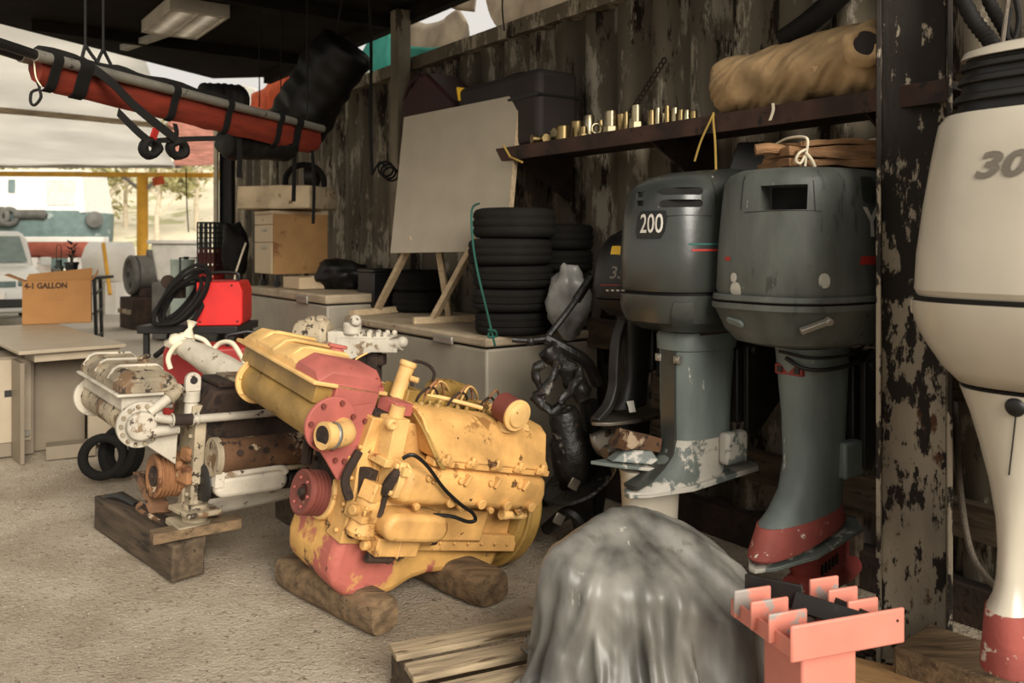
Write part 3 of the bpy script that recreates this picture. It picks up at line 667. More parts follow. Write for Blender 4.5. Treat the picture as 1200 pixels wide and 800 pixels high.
# cooler sausage below, with pipe on top of it
m = MB(); m.prism([(x,y) for x, y in stadium(.34,.095)], (.34,-.22,.0), (1,0,0), (0,0,1), (0,-.10,0)); wbld(m, 'oil_cooler', 'wht', bevel=.02, seg=3, ang=50)
m = MB(); m.tube([(.18,-.30,.10),(.19,-.31,.06),(.26,-.31,.055),(.46,-.31,.06),(.5,-.31,.03)], .016); m.box((.185,-.3,.05),(.04,.05,.09)); wbld(m, 'cooler_pipe', 'wht', bevel=.003)
m = MB(); m.lathe([(.07,0),(.085,.01),(.085,.02),(.06,.03)], (.15,-.2,.0), (1,0,0), 24); m.cyl((.52,-.28,-.01),(.60,-.28,-.01),.035,n=18); m.cyl((.59,-.28,-.01),(.63,-.28,-.01),.04,n=8); m.bx(.56,.66,-.3,-.22,.02,.1); wbld(m, 'cooler_ends', 'blackm', bevel=.004)
m = MB(); m.bx(.62,.98,-.26,-.16,-.08,.12); m.tube([(.6,-.28,.2),(.7,-.29,.14),(.72,-.3,.05)],.03); m.cyl((.75,-.25,.05),(.75,-.32,.05),.05,n=16); wbld(m, 'starter_motor', 'rustd', bevel=.01)
# valve gear on top (dark) with lifting eye
m = MB(); m.bx(.24,.98,-.11,.13,.40,.43); m.bx(.22,.98,-.16,-.09,.26,.40); wbld(m, 'cylinder_head', 'rustd', bevel=.01)
m = MB(); m.bx(.3,1.0,-.14,.10,.43,.442)
for k in range(6): m.sph((.36+.1*k,-.1,.445),.02,n=8)
wbld(m, 'head_plate', 'whtd', bevel=.003)
e_ = WF.at(226,445,1,-.08)
m = MB(); m.prism([(.035*cos(a), .035*sin(a)) for a in [pi*k/8 for k in range(9)]]+[(-.035,-.05),(.035,-.05)], e_-V((0,-.014,0)), (1,0,0), (0,0,1), (0,-.028,0)); m.cyl(e_-V((0,0,.05)), e_-V((0,0,.10)), .036, n=16); m.cyl(e_-V((0,0,.09)), e_-V((0,0,.2)), .03, n=16); le = wbld(m, 'lifting_eye', 'wht', bevel=.004)
m = MB(); m.cyl(e_+V((0,-.0145,0)), e_+V((0,-.0165,0)), .017, n=16); wbld(m, 'eye_hole', 'blackm', le)
# expansion tank and heat exchanger across the front
hx, hz = -.10, .265
m = MB(); m.cyl((hx,-.10,hz),(hx,.62,hz),.072,n=32); wbld(m, 'heat_exchanger', 'whtd')
m = MB(); m.cyl((hx,.60,hz),(hx,.63,hz),.10,n=32); m.cyl((hx,.63,hz),(hx,.67,hz),.08,n=28); wbld(m, 'drum_flange', 'wht', bevel=.004)
m = MB(); m.cyl((hx,-.10,hz),(hx,-.125,hz),.10,n=36); ep = wbld(m, 'end_plate', 'wht', bevel=.004)
m = MB(); m.lathe([(.062,0),(.062,.035),(.055,.042)], (hx-.005,-.125,hz), (0,-1,0), 28); m.prism([(.0,-.05),(.16,-.03),(.16,-.17),(.12,-.14)], (hx,-.11,hz-.02), (1,0,0), (0,0,1), (0,-.015,0)); wbld(m, 'end_cap', 'wht', ep, bevel=.004)
m = MB(); bolts(m, [(hx+.083*cos(a), -.125, hz+.083*sin(a)) for a in [2*pi*k/14 for k in range(14)]], (0,-1,0), .009, .011); wbld(m, 'plate_bolts', 'whtd', ep)
m = MB(); m.tube([(hx+.03,-.15,hz-.03),(hx+.10,-.155,hz-.025),(hx+.15,-.16,hz-.02)], .024, n=14); m.tube([(hx+.03,-.13,hz+.05),(hx+.10,-.12,hz+.10),(hx+.15,-.11,hz+.13)], .022, n=14); wo_ = wbld(m, 'water_outlets', 'wht', ep)
m = MB(); m.cyl((hx+.11,-.118,hz+.105),(hx+.17,-.105,hz+.145),.029,n=14); m.ring((hx+.115,-.117,hz+.108),(1,.2,.7),.03,.004,18,6); m.ring((hx+.155,-.108,hz+.137),(1,.2,.7),.03,.004,18,6); wbld(m, 'outlet_hose', 'whtd')
m = MB(); m.loft([tring(y,-.17,.05,hz+.055,hz+.125,.005) for y in (-.07,.56)]); wbld(m, 'tank_body', 'wht', bevel=.012)
m = MB(); m.bx(-.20,.075,-.105,.60,hz+.118,hz+.132); wbld(m, 'tank_rim', 'wht', bevel=.006)
m = MB(); m.loft([tring(y,-.185,.06,hz+.13,hz+.13+h,.03) for y, h in zip((-.09,-.06,.06,.10,.14,.27,.31,.35,.48,.52,.56,.585),(.06,.08,.083,.092,.083,.083,.092,.083,.083,.092,.083,.06))]); wbld(m, 'tank_cover', 'whtd', bevel=.006, ang=50)
m = MB()
for y in (.10,.31,.52): m.strap([(-.186,y,hz+.17),(-.165,y,hz+.212),(-.14,y,hz+.225),(.02,y,hz+.225),(.05,y,hz+.2)], .014, .012, (0,1,0), 1)
wbld(m, 'tank_ribs', 'wht', bevel=.003)
m = MB(); m.cyl((-.0,.22,hz+.21),(-.0,.22,hz+.238),.028,n=18); m.box((0,.22,hz+.245),(.10,.025,.014),(0,0,50)); wbld(m, 'pressure_cap', 'whtd', bevel=.003)
m = MB(); m.tube([(-.03,.02,-.12),(-.05,.0,-.14),(.0,-.15,-.16)], .01); m.loft([[V((-.03,.18,-.02)),V((-.01,.16,-.02)),V((.02,-.02,-.16)),V((.0,-.0,-.17))],[V((.06,.18,-.02)),V((.06,.16,-.03)),V((.10,-.02,-.17)),V((.08,0,-.18))]]); wbld(m, 'front_guard', 'rusty')

# ---------------- timbers the engines sit on ----------------
def timber(name, label, p, yaw, L_, wd, h, mt, z=0, seed=0, wob=.006, bev=.01):
    m = MB(); m.box((0,0,h/2), (L_,wd,h)); m.cut(3); m.wob(wob, 5, seed); o = m.build(name, mt, bevel=bev, ang=40)
    o.location = (p[0], p[1], z); o.rotation_euler = (0,0,R(yaw)); return tag(o, label, 'timber')
d_ = V((-.694,.72,0)); nr = V((.72,.694,0))
q = V((-1.443,3.652,0))+d_*.50+nr*.065
timber('timber_beam', 'long oily square timber lying on the floor under the front of the white engine', q, 133.9, 1.0, .15, .165, 'dkwood', -.005, 2, .012)
# plank between engine foot and beam
a_, b_ = G(174,632,.185), G(278,613,.185); m = MB(); m.bar(a_+V((0,.03,0)), b_+V((0,.03,0)), .085, .045); m.cut(2); m.wob(.004, 6, 1); o = centre(m.build('wood_plank', 'timber', bevel=.004)); tag(o, 'short pale plank lying across the oily beam under the white engine foot', 'plank')
def log(name, label, a, b, r, sq, mt, seed, crack=0.0):
    a, b = V(a), V(b); d = (b-a).normalized(); u = d.cross(V((0,0,1))).normalized(); rings = []; nn = 22
    for i in range(15):
        t = i/14; p = a.lerp(b, t); ring = []
        for k in range(nn):
            an = 2*pi*k/nn; c, s_ = cos(an), sin(an)
            x = math.copysign(abs(c)**.6, c)*r*sq; y = math.copysign(abs(s_)**.6, s_)*r
            kk = 1+.10*noise.noise(V((c*1.6+seed, s_*1.6, t*3.0)))+(.0 if 0 < i < 14 else -.08)
            if crack and t > .55 and abs(an-1.0) < .3: kk *= 1-crack*(t-.5)
            ring.append(p+u*x*kk+V((0,0,r+y*kk)))
        rings.append(ring)
    m = MB(); m.loft(rings); o = m.build(name, mt, ang=50); centre(o); return tag(o, label, 'timber')
log('timber_baulk', 'split brown timber baulk with two bolt holes under the front of the yellow engine', (-.96,3.66,-.01), (-.475,3.19,-.01), .066, 1.05, 'timber', 3, .5)
a_ = V((-.475,3.19,0)); bh = COL.objects['timber_baulk']
for s_ in (.30,.62):
    p = V((-.475,3.19,.07)).lerp(V((-.96,3.66,.07)), s_*.75)+V((-.047,-.05,.012))
    m = MB(); m.cyl(p, p+V((.02,.02,0)), .013, n=12); h_ = m.build('bolt_hole', 'blackm'); h_.data.transform(Matrix.Translation(-bh.location)); h_.parent = bh
log('timber_baulk', 'rounded grey brown timber under the rear of the yellow engine, by the pallet', (-.52,3.90,-.01), (-.075,3.44,-.01), .068, 1.3, 'timber', 8)

q = WF.O+WF.R @ V((.80,.02,0)); m = MB(); m.box((0,0,.095),(.16,.55,.19)); m.cut(2); m.wob(.006,6,3); o = m.build('timber_block', 'dkwood', bevel=.006); o.location = (q.x,q.y,-.005); o.rotation_euler = (0,0,R(40)); tag(o, 'dark timber block under the rear of the white engine', 'timber')
# ================================================================== OUTBOARD MOTORS
def apply_bool(o, mb):
    """cut the shape in mb (o's local space) out of part o for good"""
    bmesh.ops.recalc_face_normals(mb.bm, faces=mb.bm.faces)
    me = bpy.data.meshes.new('c'); mb.bm.to_mesh(me); mb.bm.free()
    c = bpy.data.objects.new('c', me); COL.objects.link(c)
    par = o.parent; o.parent = None; l0, r0 = o.location.copy(), o.rotation_euler.copy(); o.location = (0,0,0); o.rotation_euler = (0,0,0)
    md = o.modifiers.new('cut', 'BOOLEAN'); md.operation = 'DIFFERENCE'; md.object = c; md.solver = 'EXACT'
    bpy.context.view_layer.update(); dg = bpy.context.evaluated_depsgraph_get(); nm = bpy.data.meshes.new_from_object(o.evaluated_get(dg))
    o.modifiers.remove(md); old = o.data; o.data = nm; nm.name = old.name; nm.set_sharp_from_angle(angle=R(35))
    COL.objects.unlink(c); bpy.data.objects.remove(c); o.parent = par; o.location = l0; o.rotation_euler = r0
def hit(o, px, py):
    t, mw = bvh(o); p, n, _, _ = t.ray_cast(V((0,0,EYE)), V(((px-600)/FPX, 1, -(py-HOR)/FPX)).normalized())
    if p is None: print('HIT MISS', o.name, px, py); p, n = P(px, py, 3), V((0,-1,0))
    inv = mw.inverted(); p = inv @ p; n = inv.to_3x3() @ n
    if n.dot(inv @ V((0,0,EYE))-p) < 0: n = -n
    return p, n.normalized()
def recess(o, px, py, w_, h_, dep, rz=.012, flat=True):
    p, n = hit(o, px, py)
    if flat: n = V((n.x, n.y, 0)).normalized()
    u = V((0,0,1)).cross(n).normalized(); v = n.cross(u)
    pl = [(x, y) for x, y in stadium(w_, h_)] if rz is None else [(-w_/2,-h_/2),(w_/2,-h_/2),(w_/2,h_/2),(-w_/2,h_/2)]
    m = MB(); m.prism(pl, p+n*.2, u, v, -n*(.2+dep)); apply_bool(o, m)
    return p, n, u, v
def cowl_loft(secs, N=48):
    m = MB(); m.loft([[V((q.x, q.y, q.z-k*q.x)) for q in se(a, b, n_, z, cx, 0, N)] for z, a, b, cx, n_, k in secs]); return m
def label_on(o, px, py, txt, size, mt, name='lettering', shear=0, bold=.0, sx=1.0, off=.003):
    vs, fs = text_verts(txt, size, shear, bold, sx)
    m = stick(o, px, py, vs, fs, off)
    if m: return m.build(name, mt, o)
def patch_on(o, px, py, w_, h_, mt, name, off=.002, th=.0, shear=0, nx=10, ny=4, corner=0.0, **k):
    vs, fs = grid(w_, h_, nx, ny, shear, corner); m = stick(o, px, py, vs, fs, off, th)
    if m: return m.build(name, mt, o, **k)
MYAW = 216
def motor(label, loc, yaw=MYAW, pitch=0, name='outboard_motor'):
    return thing(name, label, 'outboard motor', loc, (0, pitch, yaw))
def plate(m, x0, x1, wd, z, th, nose=.5, k=0.0):
    pl = [(x0, -wd*.5), (x0+.06, -wd), (x1*.4, -wd), (x1*.85, -wd*nose), (x1, -wd*.12), (x1, wd*.12), (x1*.85, wd*nose), (x1*.4, wd), (x0+.06, wd), (x0, wd*.5)]
    m.loft([[V((x, y, z-th/2-k*x)) for x, y in pl], [V((x, y, z+th/2-k*x)) for x, y in pl]])
def propeller(par, c, r, mt, seed=0):
    m = MB(); m.lathe([(.02,-.02),(.03,.0),(.032,.08),(.024,.10)], c, (1,0,0), 18); hub = m.build('propeller', mt, par)
    for k in range(3):
        a0 = 2*pi*k/3+seed; rows = []
        for i in range(8):
            t = i/7; rr = .025+(r-.025)*t; ch = .10*math.sin(pi*min(1, .25+.72*t))*1.15
            row = []
            for j in range(5):
                s_ = (j/4-.5)*2; an = a0+s_*ch/(rr+.03)*.75
                row.append(V(c)+V((.04+s_*.035, rr*cos(an), rr*sin(an))))
            rows.append(row)
        m = MB(); vs = [p for r_ in rows for p in r_]; m.poly(vs, [(i*5+j, i*5+j+1, (i+1)*5+j+1, (i+1)*5+j) for i in range(7) for j in range(4)])
        b = m.build('blade', mt, hub, ang=60); md = b.modifiers.new('thick', 'SOLIDIFY'); md.thickness = .006
    return hub
def brackets(t, z0, z1, x0, wd, mt='blackm', depth=.2):
    for s_ in (-1, 1):
        m = MB(); m.prism([(0,z0),(-.05,z0-.02),(-depth,z1-.16),(-depth,z1),(-.06,z1+.02),(0,z1-.03)], (x0, s_*wd-.012, 0), (1,0,0), (0,0,1), (0,.024,0)); m.build('clamp_bracket', mt, t, bevel=.004)
    m = MB(); m.cyl((x0-.04,-wd-.03,z1-.04),(x0-.04,wd+.03,z1-.04),.022,n=12); m.box((x0-.02,0,(z0+z1)/2),(.07,wd*1.5,(z1-z0)*.8)); m.build('swivel_bracket', mt, t, bevel=.006)

# ---- grey motor, beside the column
gm = motor('grey outboard with square rear air opening and a bundle on its cowl, by the column', P(954, 285, 3.3)*1.0-V((0,0,EYE)))
m = cowl_loft([(1.262,.39,.258,0,3.2,0),(1.28,.396,.262,0,3.2,0),(1.42,.388,.258,0,3.2,0),(1.58,.375,.248,0,3.2,.0),(1.675,.362,.24,0,3.2,.0),(1.705,.345,.227,0,3.0,0),(1.722,.31,.20,0,2.8,0),(1.73,.2,.13,0,2.6,0)])
cw = m.build('cowl', 'motor', gm, ang=30)
p_, n_, u_, v_ = recess(cw, 916, 231, .165, .088, .12)
m = MB(); m.box(p_-n_*.10, (.02,.02,.02)); m = MB(); m.prism([(-.07,-.04),(.07,-.04),(.07,.04),(-.07,.04)], p_-n_*.115, u_, v_, n_*.006); m.build('air_opening', 'black', cw)  # black plate at the back paints the opening's inner shade
for x, y, w_, h_ in ((870,226,.004,.125),(954,226,.004,.125),(912,246.5,.27,.003)): patch_on(cw, x, y, w_, h_, 'blackm', 'panel_line', off=.0015, nx=(12 if w_ > .1 else 1), ny=6)
m = cowl_loft([(1.068,.26,.17,0,2.6,0),(1.085,.33,.215,0,2.8,0),(1.13,.37,.24,0,3,0),(1.20,.398,.262,0,3.2,0),(1.212,.412,.274,0,3.2,0),(1.232,.412,.274,0,3.2,0)]); pn = m.build('lower_pan', 'motor', gm, ang=30)
m = cowl_loft([(1.232,.398,.264,0,3.2,0),(1.24,.398,.264,0,3.2,0)]); m.build('rubber_seal', 'black', gm, ang=30)
m = cowl_loft([(1.24,.41,.272,0,3.2,0),(1.262,.408,.270,0,3.2,0)]); m.build('cowl_rim', 'motor', gm, ang=30, bevel=.004)
label_on(cw, 1021, 262, 'Y', .145, 'whiteink', bold=.004)
patch_on(cw, 1019, 305, .12, .03, mat('red stripe paint', (170,48,40), .6), 'stripe', shear=.4)
patch_on(cw, 1017, 222, .09, .095, 'motord', 'side_vent', off=.003, corner=.01)
patch_on(cw, 853, 303, .03, .014, mat('red stripe paint', (170,48,40), .6), 'stripe')
for x, y, s_ in ((966,329,.045),(951,349,.045),(981,349,.022),(862,340,.05),(860,325,.03)): patch_on(cw, x, y, s_*1.0, s_*1.3, mat('scraped filler', (176,172,158), .8, var=.2, chips=(((96,102,98), 20, .6),)), 'paint_patch', off=.0015, corner=s_*.6, nx=6, ny=8)
p_, n_ = hit(pn, 952, 381); u_ = V((0,0,1)).cross(n_).normalized(); v_ = n_.cross(u_)
m = MB(); m.bar(p_-u_*.045-v_*.018+n_*.012, p_+u_*.05+v_*.022+n_*.012, .02, .022, up=n_); m.cyl(p_+u_*.05+v_*.022, p_+u_*.05+v_*.022+n_*.025, .014, n=12); m.build('cowl_latch', 'alu', gm, bevel=.003)
p_, n_ = hit(pn, 862, 377); u_ = V((0,0,1)).cross(n_).normalized(); v_ = n_.cross(u_)
m = MB(); m.prism([(x, y) for x, y in stadium(.08, .028)], p_-n_*.005, u_*.98-v_*.2, v_, n_*.014); m.build('side_catch', 'motorl', gm, bevel=.004)
def leg(t, secs, mt, name='leg', N=32, ang=40):
    m = MB(); m.loft([[V((q.x, q.y, q.z-k*(q.x-cx))) for q in se(a, b, n_, z, cx, 0, N)] for z, a, b, cx, n_, k in secs]); return m.build(name, mt, t, ang=ang)
lg = leg(gm, [(1.055,.165,.105,.01,2.6,0),(1.04,.16,.105,.01,2.6,0),(.8,.148,.092,.0,2.4,0),(.62,.148,.085,-.0,2.3,0),(.52,.165,.082,.02,2.2,0),(.455,.20,.080,.05,2.2,.0),(.42,.235,.082,.085,2.2,.06)], 'motorl')
leg(gm, [(.424,.236,.083,.086,2.2,.06),(.40,.245,.086,.09,2.2,.08),(.345,.268,.094,.10,2.3,.15),(.335,.262,.09,.10,2.3,.15)], 'anti', 'plate_band')
m = MB(); plate(m, -.20, .375, .118, .325, .016, .5, .15); m.build('cavitation_plate', 'legworn', gm, bevel=.003)
leg(gm, [(.33,.19,.062,-.02,2.2,0),(.2,.17,.055,-.04,2.2,0),(.10,.13,.03,-.05,2,0),(.012,.05,.008,-.02,2,0)], 'antid', 'gearcase')
m = MB(); m.lathe([(.005,-.27),(.035,-.24),(.055,-.16),(.06,0),(.055,.12),(.045,.17)], (-.03,0,.15), (1,0,0), 24); m.build('torpedo', 'antid', gm)
m = MB()
for k in range(5): m.box((-.06+.022*k, .056, .235-.006*k), (.010,.012,.04))
m.build('water_slots', 'blackp', gm)
m = MB(); m.tube([(.175,.0,1.02),(.172,.075,.99),(.09,.125,.985),(-.08,.13,1.0),(-.16,.09,1.04)], .008); m.tube([(.19,-.02,1.045),(.16,.10,1.03),(0,.15,1.035),(-.15,.12,1.06)], .006); m.build('exhaust_seal', 'blackm', gm)
m = MB(); m.bx(.10,.163,-.06,.06,.955,.995); m.build('rear_mount_plate', 'antid', gm, bevel=.004)
for y in (-.035,.04):
    m = MB(); m.box((.163,y,.975),(.012,.022,.022)); m.build('mount_bolt', 'blackp', gm)
m = MB(); m.box((-.10,.085,.62),(.12,.05,.14)); m.build('lower_mount_cover', 'motorl', gm, bevel=.012)
brackets(gm, .58, 1.02, -.15, .11, depth=.22)

# ---- motor numbered 200
am = motor('dark grey outboard numbered 200 with two slotted vents, gearcase missing', P(817, 285, 3.55)-V((0,0,EYE)))
K = .06
m = cowl_loft([(1.262,.335,.232,0,3.0,0),(1.28,.342,.238,0,3.0,0),(1.40,.345,.238,0,3.0,.01),(1.56,.335,.23,0,3.0,.03),(1.665,.318,.218,-.005,3.0,K),(1.705,.295,.20,-.01,2.8,K*1.3),(1.735,.24,.16,-.02,2.6,K*1.5),(1.75,.15,.10,-.03,2.4,K*1.5)])
m.move(Matrix.Diagonal((.955,.955,1,1))); aw = m.build('cowl', 'motord', am, ang=30)
for y in (223.5, 238):
    p_, n_, u_, v_ = recess(aw, 799, y, .165, .030, .025, None)
    m = MB(); m.prism([(x, y_) for x, y_ in stadium(.16, .027)], p_-n_*.024, u_, v_, n_*.004); m.build('vent_slot', 'black', aw)
for y in (228, 238):
    p_, n_, u_, v_ = recess(aw, 750, y, .045, .022, .02)
patch_on(aw, 762, 263, .140, .108, 'blackp', 'number_panel', off=.002, th=.004, shear=.14, corner=.012)
label_on(aw, 764, 263, '200', .105, 'whiteink', 'number', sx=.72, bold=.001, off=.008)
patch_on(aw, 828, 286, .15, .007, 'tealt', 'stripe', off=.002); patch_on(aw, 831, 293, .15, .008, mat('red stripe paint', (170,48,40), .6), 'stripe', off=.002)
m = cowl_loft([(1.248,.325,.222,0,3,0),(1.262,.325,.222,0,3,0)]); m.move(Matrix.Diagonal((.95,.95,1,1))); m.build('rubber_seal', 'black', am)
for x, y, w_, h_ in ((838,225,.004,.10),(806,252,.20,.004)): patch_on(aw, x, y, w_, h_, 'blackp', 'panel_line', off=.0015, nx=(12 if w_ > .1 else 1), ny=6)
m = cowl_loft([(1.095,.20,.14,0,2.6,0),(1.105,.26,.18,0,2.7,0),(1.14,.32,.222,0,2.9,0),(1.19,.342,.238,0,3,0),(1.248,.345,.24,0,3,0)]); m.move(Matrix.Diagonal((.96,.96,1,1))); an = m.build('lower_pan', 'motord', am, ang=30)
patch_on(an, 800, 370, .085, .105, 'motord', 'access_cover', off=.002, th=.005, corner=.008)
leg(am, [(1.09,.17,.115,.0,2.8,0),(1.075,.18,.12,.0,2.8,0),(1.02,.178,.118,.0,2.8,0),(1.015,.168,.11,.0,2.8,0),(.80,.160,.103,.01,2.8,0),(.66,.158,.10,.01,2.6,0)], 'motorl')
leg(am, [(.66,.158,.10,.01,2.6,0),(.60,.168,.10,.02,2.5,0),(.555,.195,.10,.045,2.4,0),(.52,.235,.102,.085,2.3,.05),(.495,.275,.105,.12,2.2,.07)], 'legworn', 'leg_foot')
m = MB(); plate(m, -.30, .40, .125, .492, .022, .5, .05); m.build('cavitation_plate', 'legworn', am, bevel=.003)
m = MB(); m.box((-.08,.122,.615),(.13,.055,.13)); m.build('mount_cover', 'legworn', am, bevel=.015)
m = MB(); m.strap([(.166,.0,1.04),(.168,.0,.8),(.168,.0,.66),(.19,0,.585),(.28,.0,.53),(.38,0,.50)], .075, .016, (0,1,0)); m.build('trailing_strip', 'motord', am)
for y in (-.05,.05):
    m = MB(); m.box((.172,y,.985),(.02,.03,.03)); m.cyl((.18,y,.985),(.187,y,.985),.011,n=10); m.build('mount_bolt', 'alu', am, bevel=.003)
m = MB(); m.box((0,0,1.1),(.16,.12,.06)); m.tube([(.1,.1,1.09),(-.05,.13,1.10),(-.15,.10,1.12)],.012); m.build('leg_neck', 'rustd', am)
brackets(am, .66, 1.05, -.16, .12, depth=.36)

# ---- white motor numbered 300
tm = motor('large white outboard numbered 300 with black louvred top, right of the rusty column', P(1238, 285, 2.46)-V((0,0,EYE)))
WMZ = [(1.302,.42,.290,0,3.0,0),(1.32,.43,.297,0,3.0,0),(1.42,.425,.292,0,3.0,0),(1.56,.405,.277,0,3,0),(1.70,.38,.258,0,3,.0),(1.785,.36,.245,0,3,0),(1.81,.34,.23,0,3,0)]
tw = cowl_loft(WMZ).build('cowl', 'white', tm, ang=30)
label_on(tw, 1186, 193, '300', .094, 'greyink', 'number', shear=.25, bold=.0035, sx=1.35, off=.003)
m = cowl_loft([(1.79,.31,.21,0,3,0),(1.985,.28,.18,0,3,0)]); m.build('louvre_core', 'blackp', tm)
for z in (1.825, 1.875, 1.925, 1.965):
    m = cowl_loft([(z-.012,.335-.2*(z-1.8),.23-.2*(z-1.8),0,3,.06),(z+.010,.325-.2*(z-1.8),.222-.2*(z-1.8),0,3,.06)]); m.build('louvre', 'blackp', tm, bevel=.006)
m = cowl_loft([(1.985,.30,.195,0,3,.06),(2.005,.29,.187,0,3,.06),(2.02,.24,.15,0,2.8,.06),(2.028,.15,.1,0,2.6,.06)]); m.build('top_cap', 'white', tm, ang=50)
m = cowl_loft([(1.288,.424,.302,0,3,0),(1.302,.424,.302,0,3,0)]); m.build('seam_band', 'black', tm)
m = cowl_loft([(1.06,.33,.205,.0,2.6,0),(1.10,.37,.235,.0,2.7,0),(1.16,.40,.272,0,2.8,0),(1.20,.415,.288,0,3,0),(1.25,.43,.302,0,3,0),(1.288,.432,.305,0,3,0)]); tpn = m.build('lower_cowl', 'white', tm, ang=60)
m = cowl_loft([(1.046,.318,.197,0,2.6,0),(1.054,.322,.2,0,2.6,0)]); m.build('pan_seam', 'black', tm)
leg(tm, [(1.046,.325,.20,.0,2.6,0),(.98,.285,.168,.03,2.5,0),(.90,.25,.135,.06,2.4,0),(.80,.22,.10,.085,2.3,0),(.70,.205,.074,.10,2.2,0),(.62,.20,.062,.11,2.2,0),(.55,.20,.060,.12,2.2,0),(.50,.20,.064,.135,2.3,0),(.47,.205,.072,.15,2.4,0)], 'white', ang=60)
leg(tm, [(.47,.207,.073,.15,2.6,0),(.32,.21,.080,.16,2.8,0),(.31,.205,.078,.16,2.8,0)], 'anti', 'gearcase')
m = MB(); m.cyl((.30,.03,.18),(.30,.03,.32),.008,n=10); m.cyl((.30,.03,.18),(.30,.03,.195),.014,n=12); m.build('drain_pin', 'alu', tm)
for x, y, r_ in ((1183,457,.022),(1190,477,.022)):
    tl = [o for o in kids(tm) if o.name.startswith('leg')][0]; p_, n_ = hit(tl, x, y)
    m = MB(); m.lathe([(r_*1.15,-.004),(r_*1.15,.004),(r_,.008),(r_*.6,.014)], p_, n_, 20); m.build('leg_plug', 'blackp', tm)
patch_on(tl, 1187, 520, .004, .17, 'blackp', 'wire', off=.003, shear=.12, nx=1, ny=10)
m = MB(); p_ = V((.10,-.335,1.255)); m.box(p_, (.06,.07,.055)); m.build('side_tab', 'white', tm, bevel=.012)
brackets(tm, .70, 1.08, -.20, .13, depth=.30)

# ---- small black motor numbered 35
bm3 = motor('small black outboard numbered 35 with a yellow sticker, behind the 200 motor', P(745, 285, 3.85)-V((0,0,EYE)), 222)
m = cowl_loft([(1.21,.20,.12,0,2.6,0),(1.27,.215,.13,0,2.8,0),(1.36,.205,.122,.0,2.8,.02),(1.44,.185,.112,-.005,2.6,.04),(1.49,.15,.092,-.015,2.4,.08),(1.515,.09,.055,-.02,2.2,.08)]); bw = m.build('cowl', 'blackp', bm3, ang=50)
patch_on(bw, 722, 293, .048, .040, 'yel', 'sticker', off=.002); label_on(bw, 723, 320, '35', .075, 'greyink', 'number', shear=.2, bold=.001, off=.002)
patch_on(bw, 722, 334, .16, .004, 'antid', 'stripe', off=.002, nx=14)
for k in range(5): patch_on(bw, 712+6*k, 340, .014, .007, 'whiteink', 'lettering_mark', off=.002, nx=2, ny=1)
m = cowl_loft([(1.13,.13,.09,0,2.4,0),(1.17,.19,.115,0,2.6,0),(1.205,.21,.126,0,2.8,0)]); m.build('lower_pan', 'blackm', bm3)
leg(bm3, [(1.14,.10,.07,0,2.5,0),(1.0,.075,.045,.0,2.3,0),(.85,.07,.04,0,2.3,0),(.76,.085,.04,.02,2.2,0),(.72,.11,.045,.05,2.2,0)], 'blackm')
m = MB(); m.strap([(.08,0,1.12),(.13,.0,1.02),(.145,.0,.90),(.15,0,.82),(.19,.0,.74),(.27,0,.685)], .05, .03, (0,1,0)); m.build('rear_strut', 'blackm', bm3, bevel=.006)
m = MB(); plate(m, -.16, .28, .095, .675, .016, .6, .0); m.build('cavitation_plate', 'steel', bm3, bevel=.003)
leg(bm3, [(.667,.10,.028,.0,2.2,0),(.58,.09,.024,0,2.2,0),(.50,.06,.015,-.01,2,0),(.40,.03,.005,.02,2,0)], 'blackm', 'gearcase')
m = MB(); m.lathe([(.005,-.17),(.025,-.14),(.04,-.06),(.042,.1)], (0,0,.54), (1,0,0), 20); m.build('torpedo', 'blackm', bm3)
propeller(bm3, (.11,0,.54), .125, 'steel', .5)
patch_on([o for o in kids(bm3) if o.name.startswith('leg')][0], 737, 477, .035, .05, 'whiteink', 'label_plate', off=.02, nx=2, ny=2)
brackets(bm3, .85, 1.10, -.07, .07, depth=.55)

# ---- stripped black motor leaning against the freezer
sm = thing('outboard_engine', 'stripped black outboard leg and clamp bracket leaning by the freezer end', 'outboard motor', (P(668, 285, 4.02)-V((0,0,EYE))), (0,0,0))
def L(px, py, Y): return P(px, py, Y)-sm.location
m = MB(); m.tube([L(640,397,3.95),(L(665,365,4.0)),L(690,330,4.05)], .016, k=3); m.cyl(L(675,352,4.02),L(693,325,4.06),.022,n=12); m.build('tiller_handle', 'greasy', sm)
m = MB(); m.tube([L(600,398,3.95),L(620,399,3.95),L(640,397,3.95)], .012, k=3); m.sph(L(622,400,3.95),.022,n=10); m.build('shift_rod', 'greasy', sm)
m = MB(); m.tube([L(640,397,3.95),L(665,410,3.95),L(688,425,4.0),L(700,450,4.05)], .028); m.build('carry_arm', 'greasy', sm)
m = MB()
for pts, r_ in (((L(636,430,3.85),L(626,440,3.85),L(632,455,3.85)),.018), ((L(655,425,3.85),L(640,455,3.83),L(627,462,3.83)),.022), ((L(675,430,3.85),L(676,447,3.83),L(660,470,3.83)),.022), ((L(627,462,3.83),L(645,478,3.85),L(662,472,3.86)),.024), ((L(645,415,3.88),L(668,425,3.9),L(685,445,3.92)),.03)):
    pass
for nm_, pts, r_ in (('clamp_screw', (L(636,425,3.85),L(626,436,3.85),L(634,455,3.85)),.017), ('clamp_arm', (L(655,425,3.85),L(640,455,3.83),L(626,463,3.83)),.021), ('clamp_arm', (L(678,432,3.85),L(676,447,3.83),L(658,472,3.83)),.021), ('clamp_foot', (L(627,462,3.83),L(645,480,3.85),L(662,472,3.86)),.024), ('clamp_body', (L(640,410,3.9),L(662,430,3.92),L(685,465,3.95)),.05)):
    m = MB(); m.tube(pts, r_, n=10); m.cut(1); m.wob(.016, 22, 2); m.build(nm_, 'greasy', sm, ang=50)
ax0, ax1 = L(660,480,3.95), L(690,640,4.05)
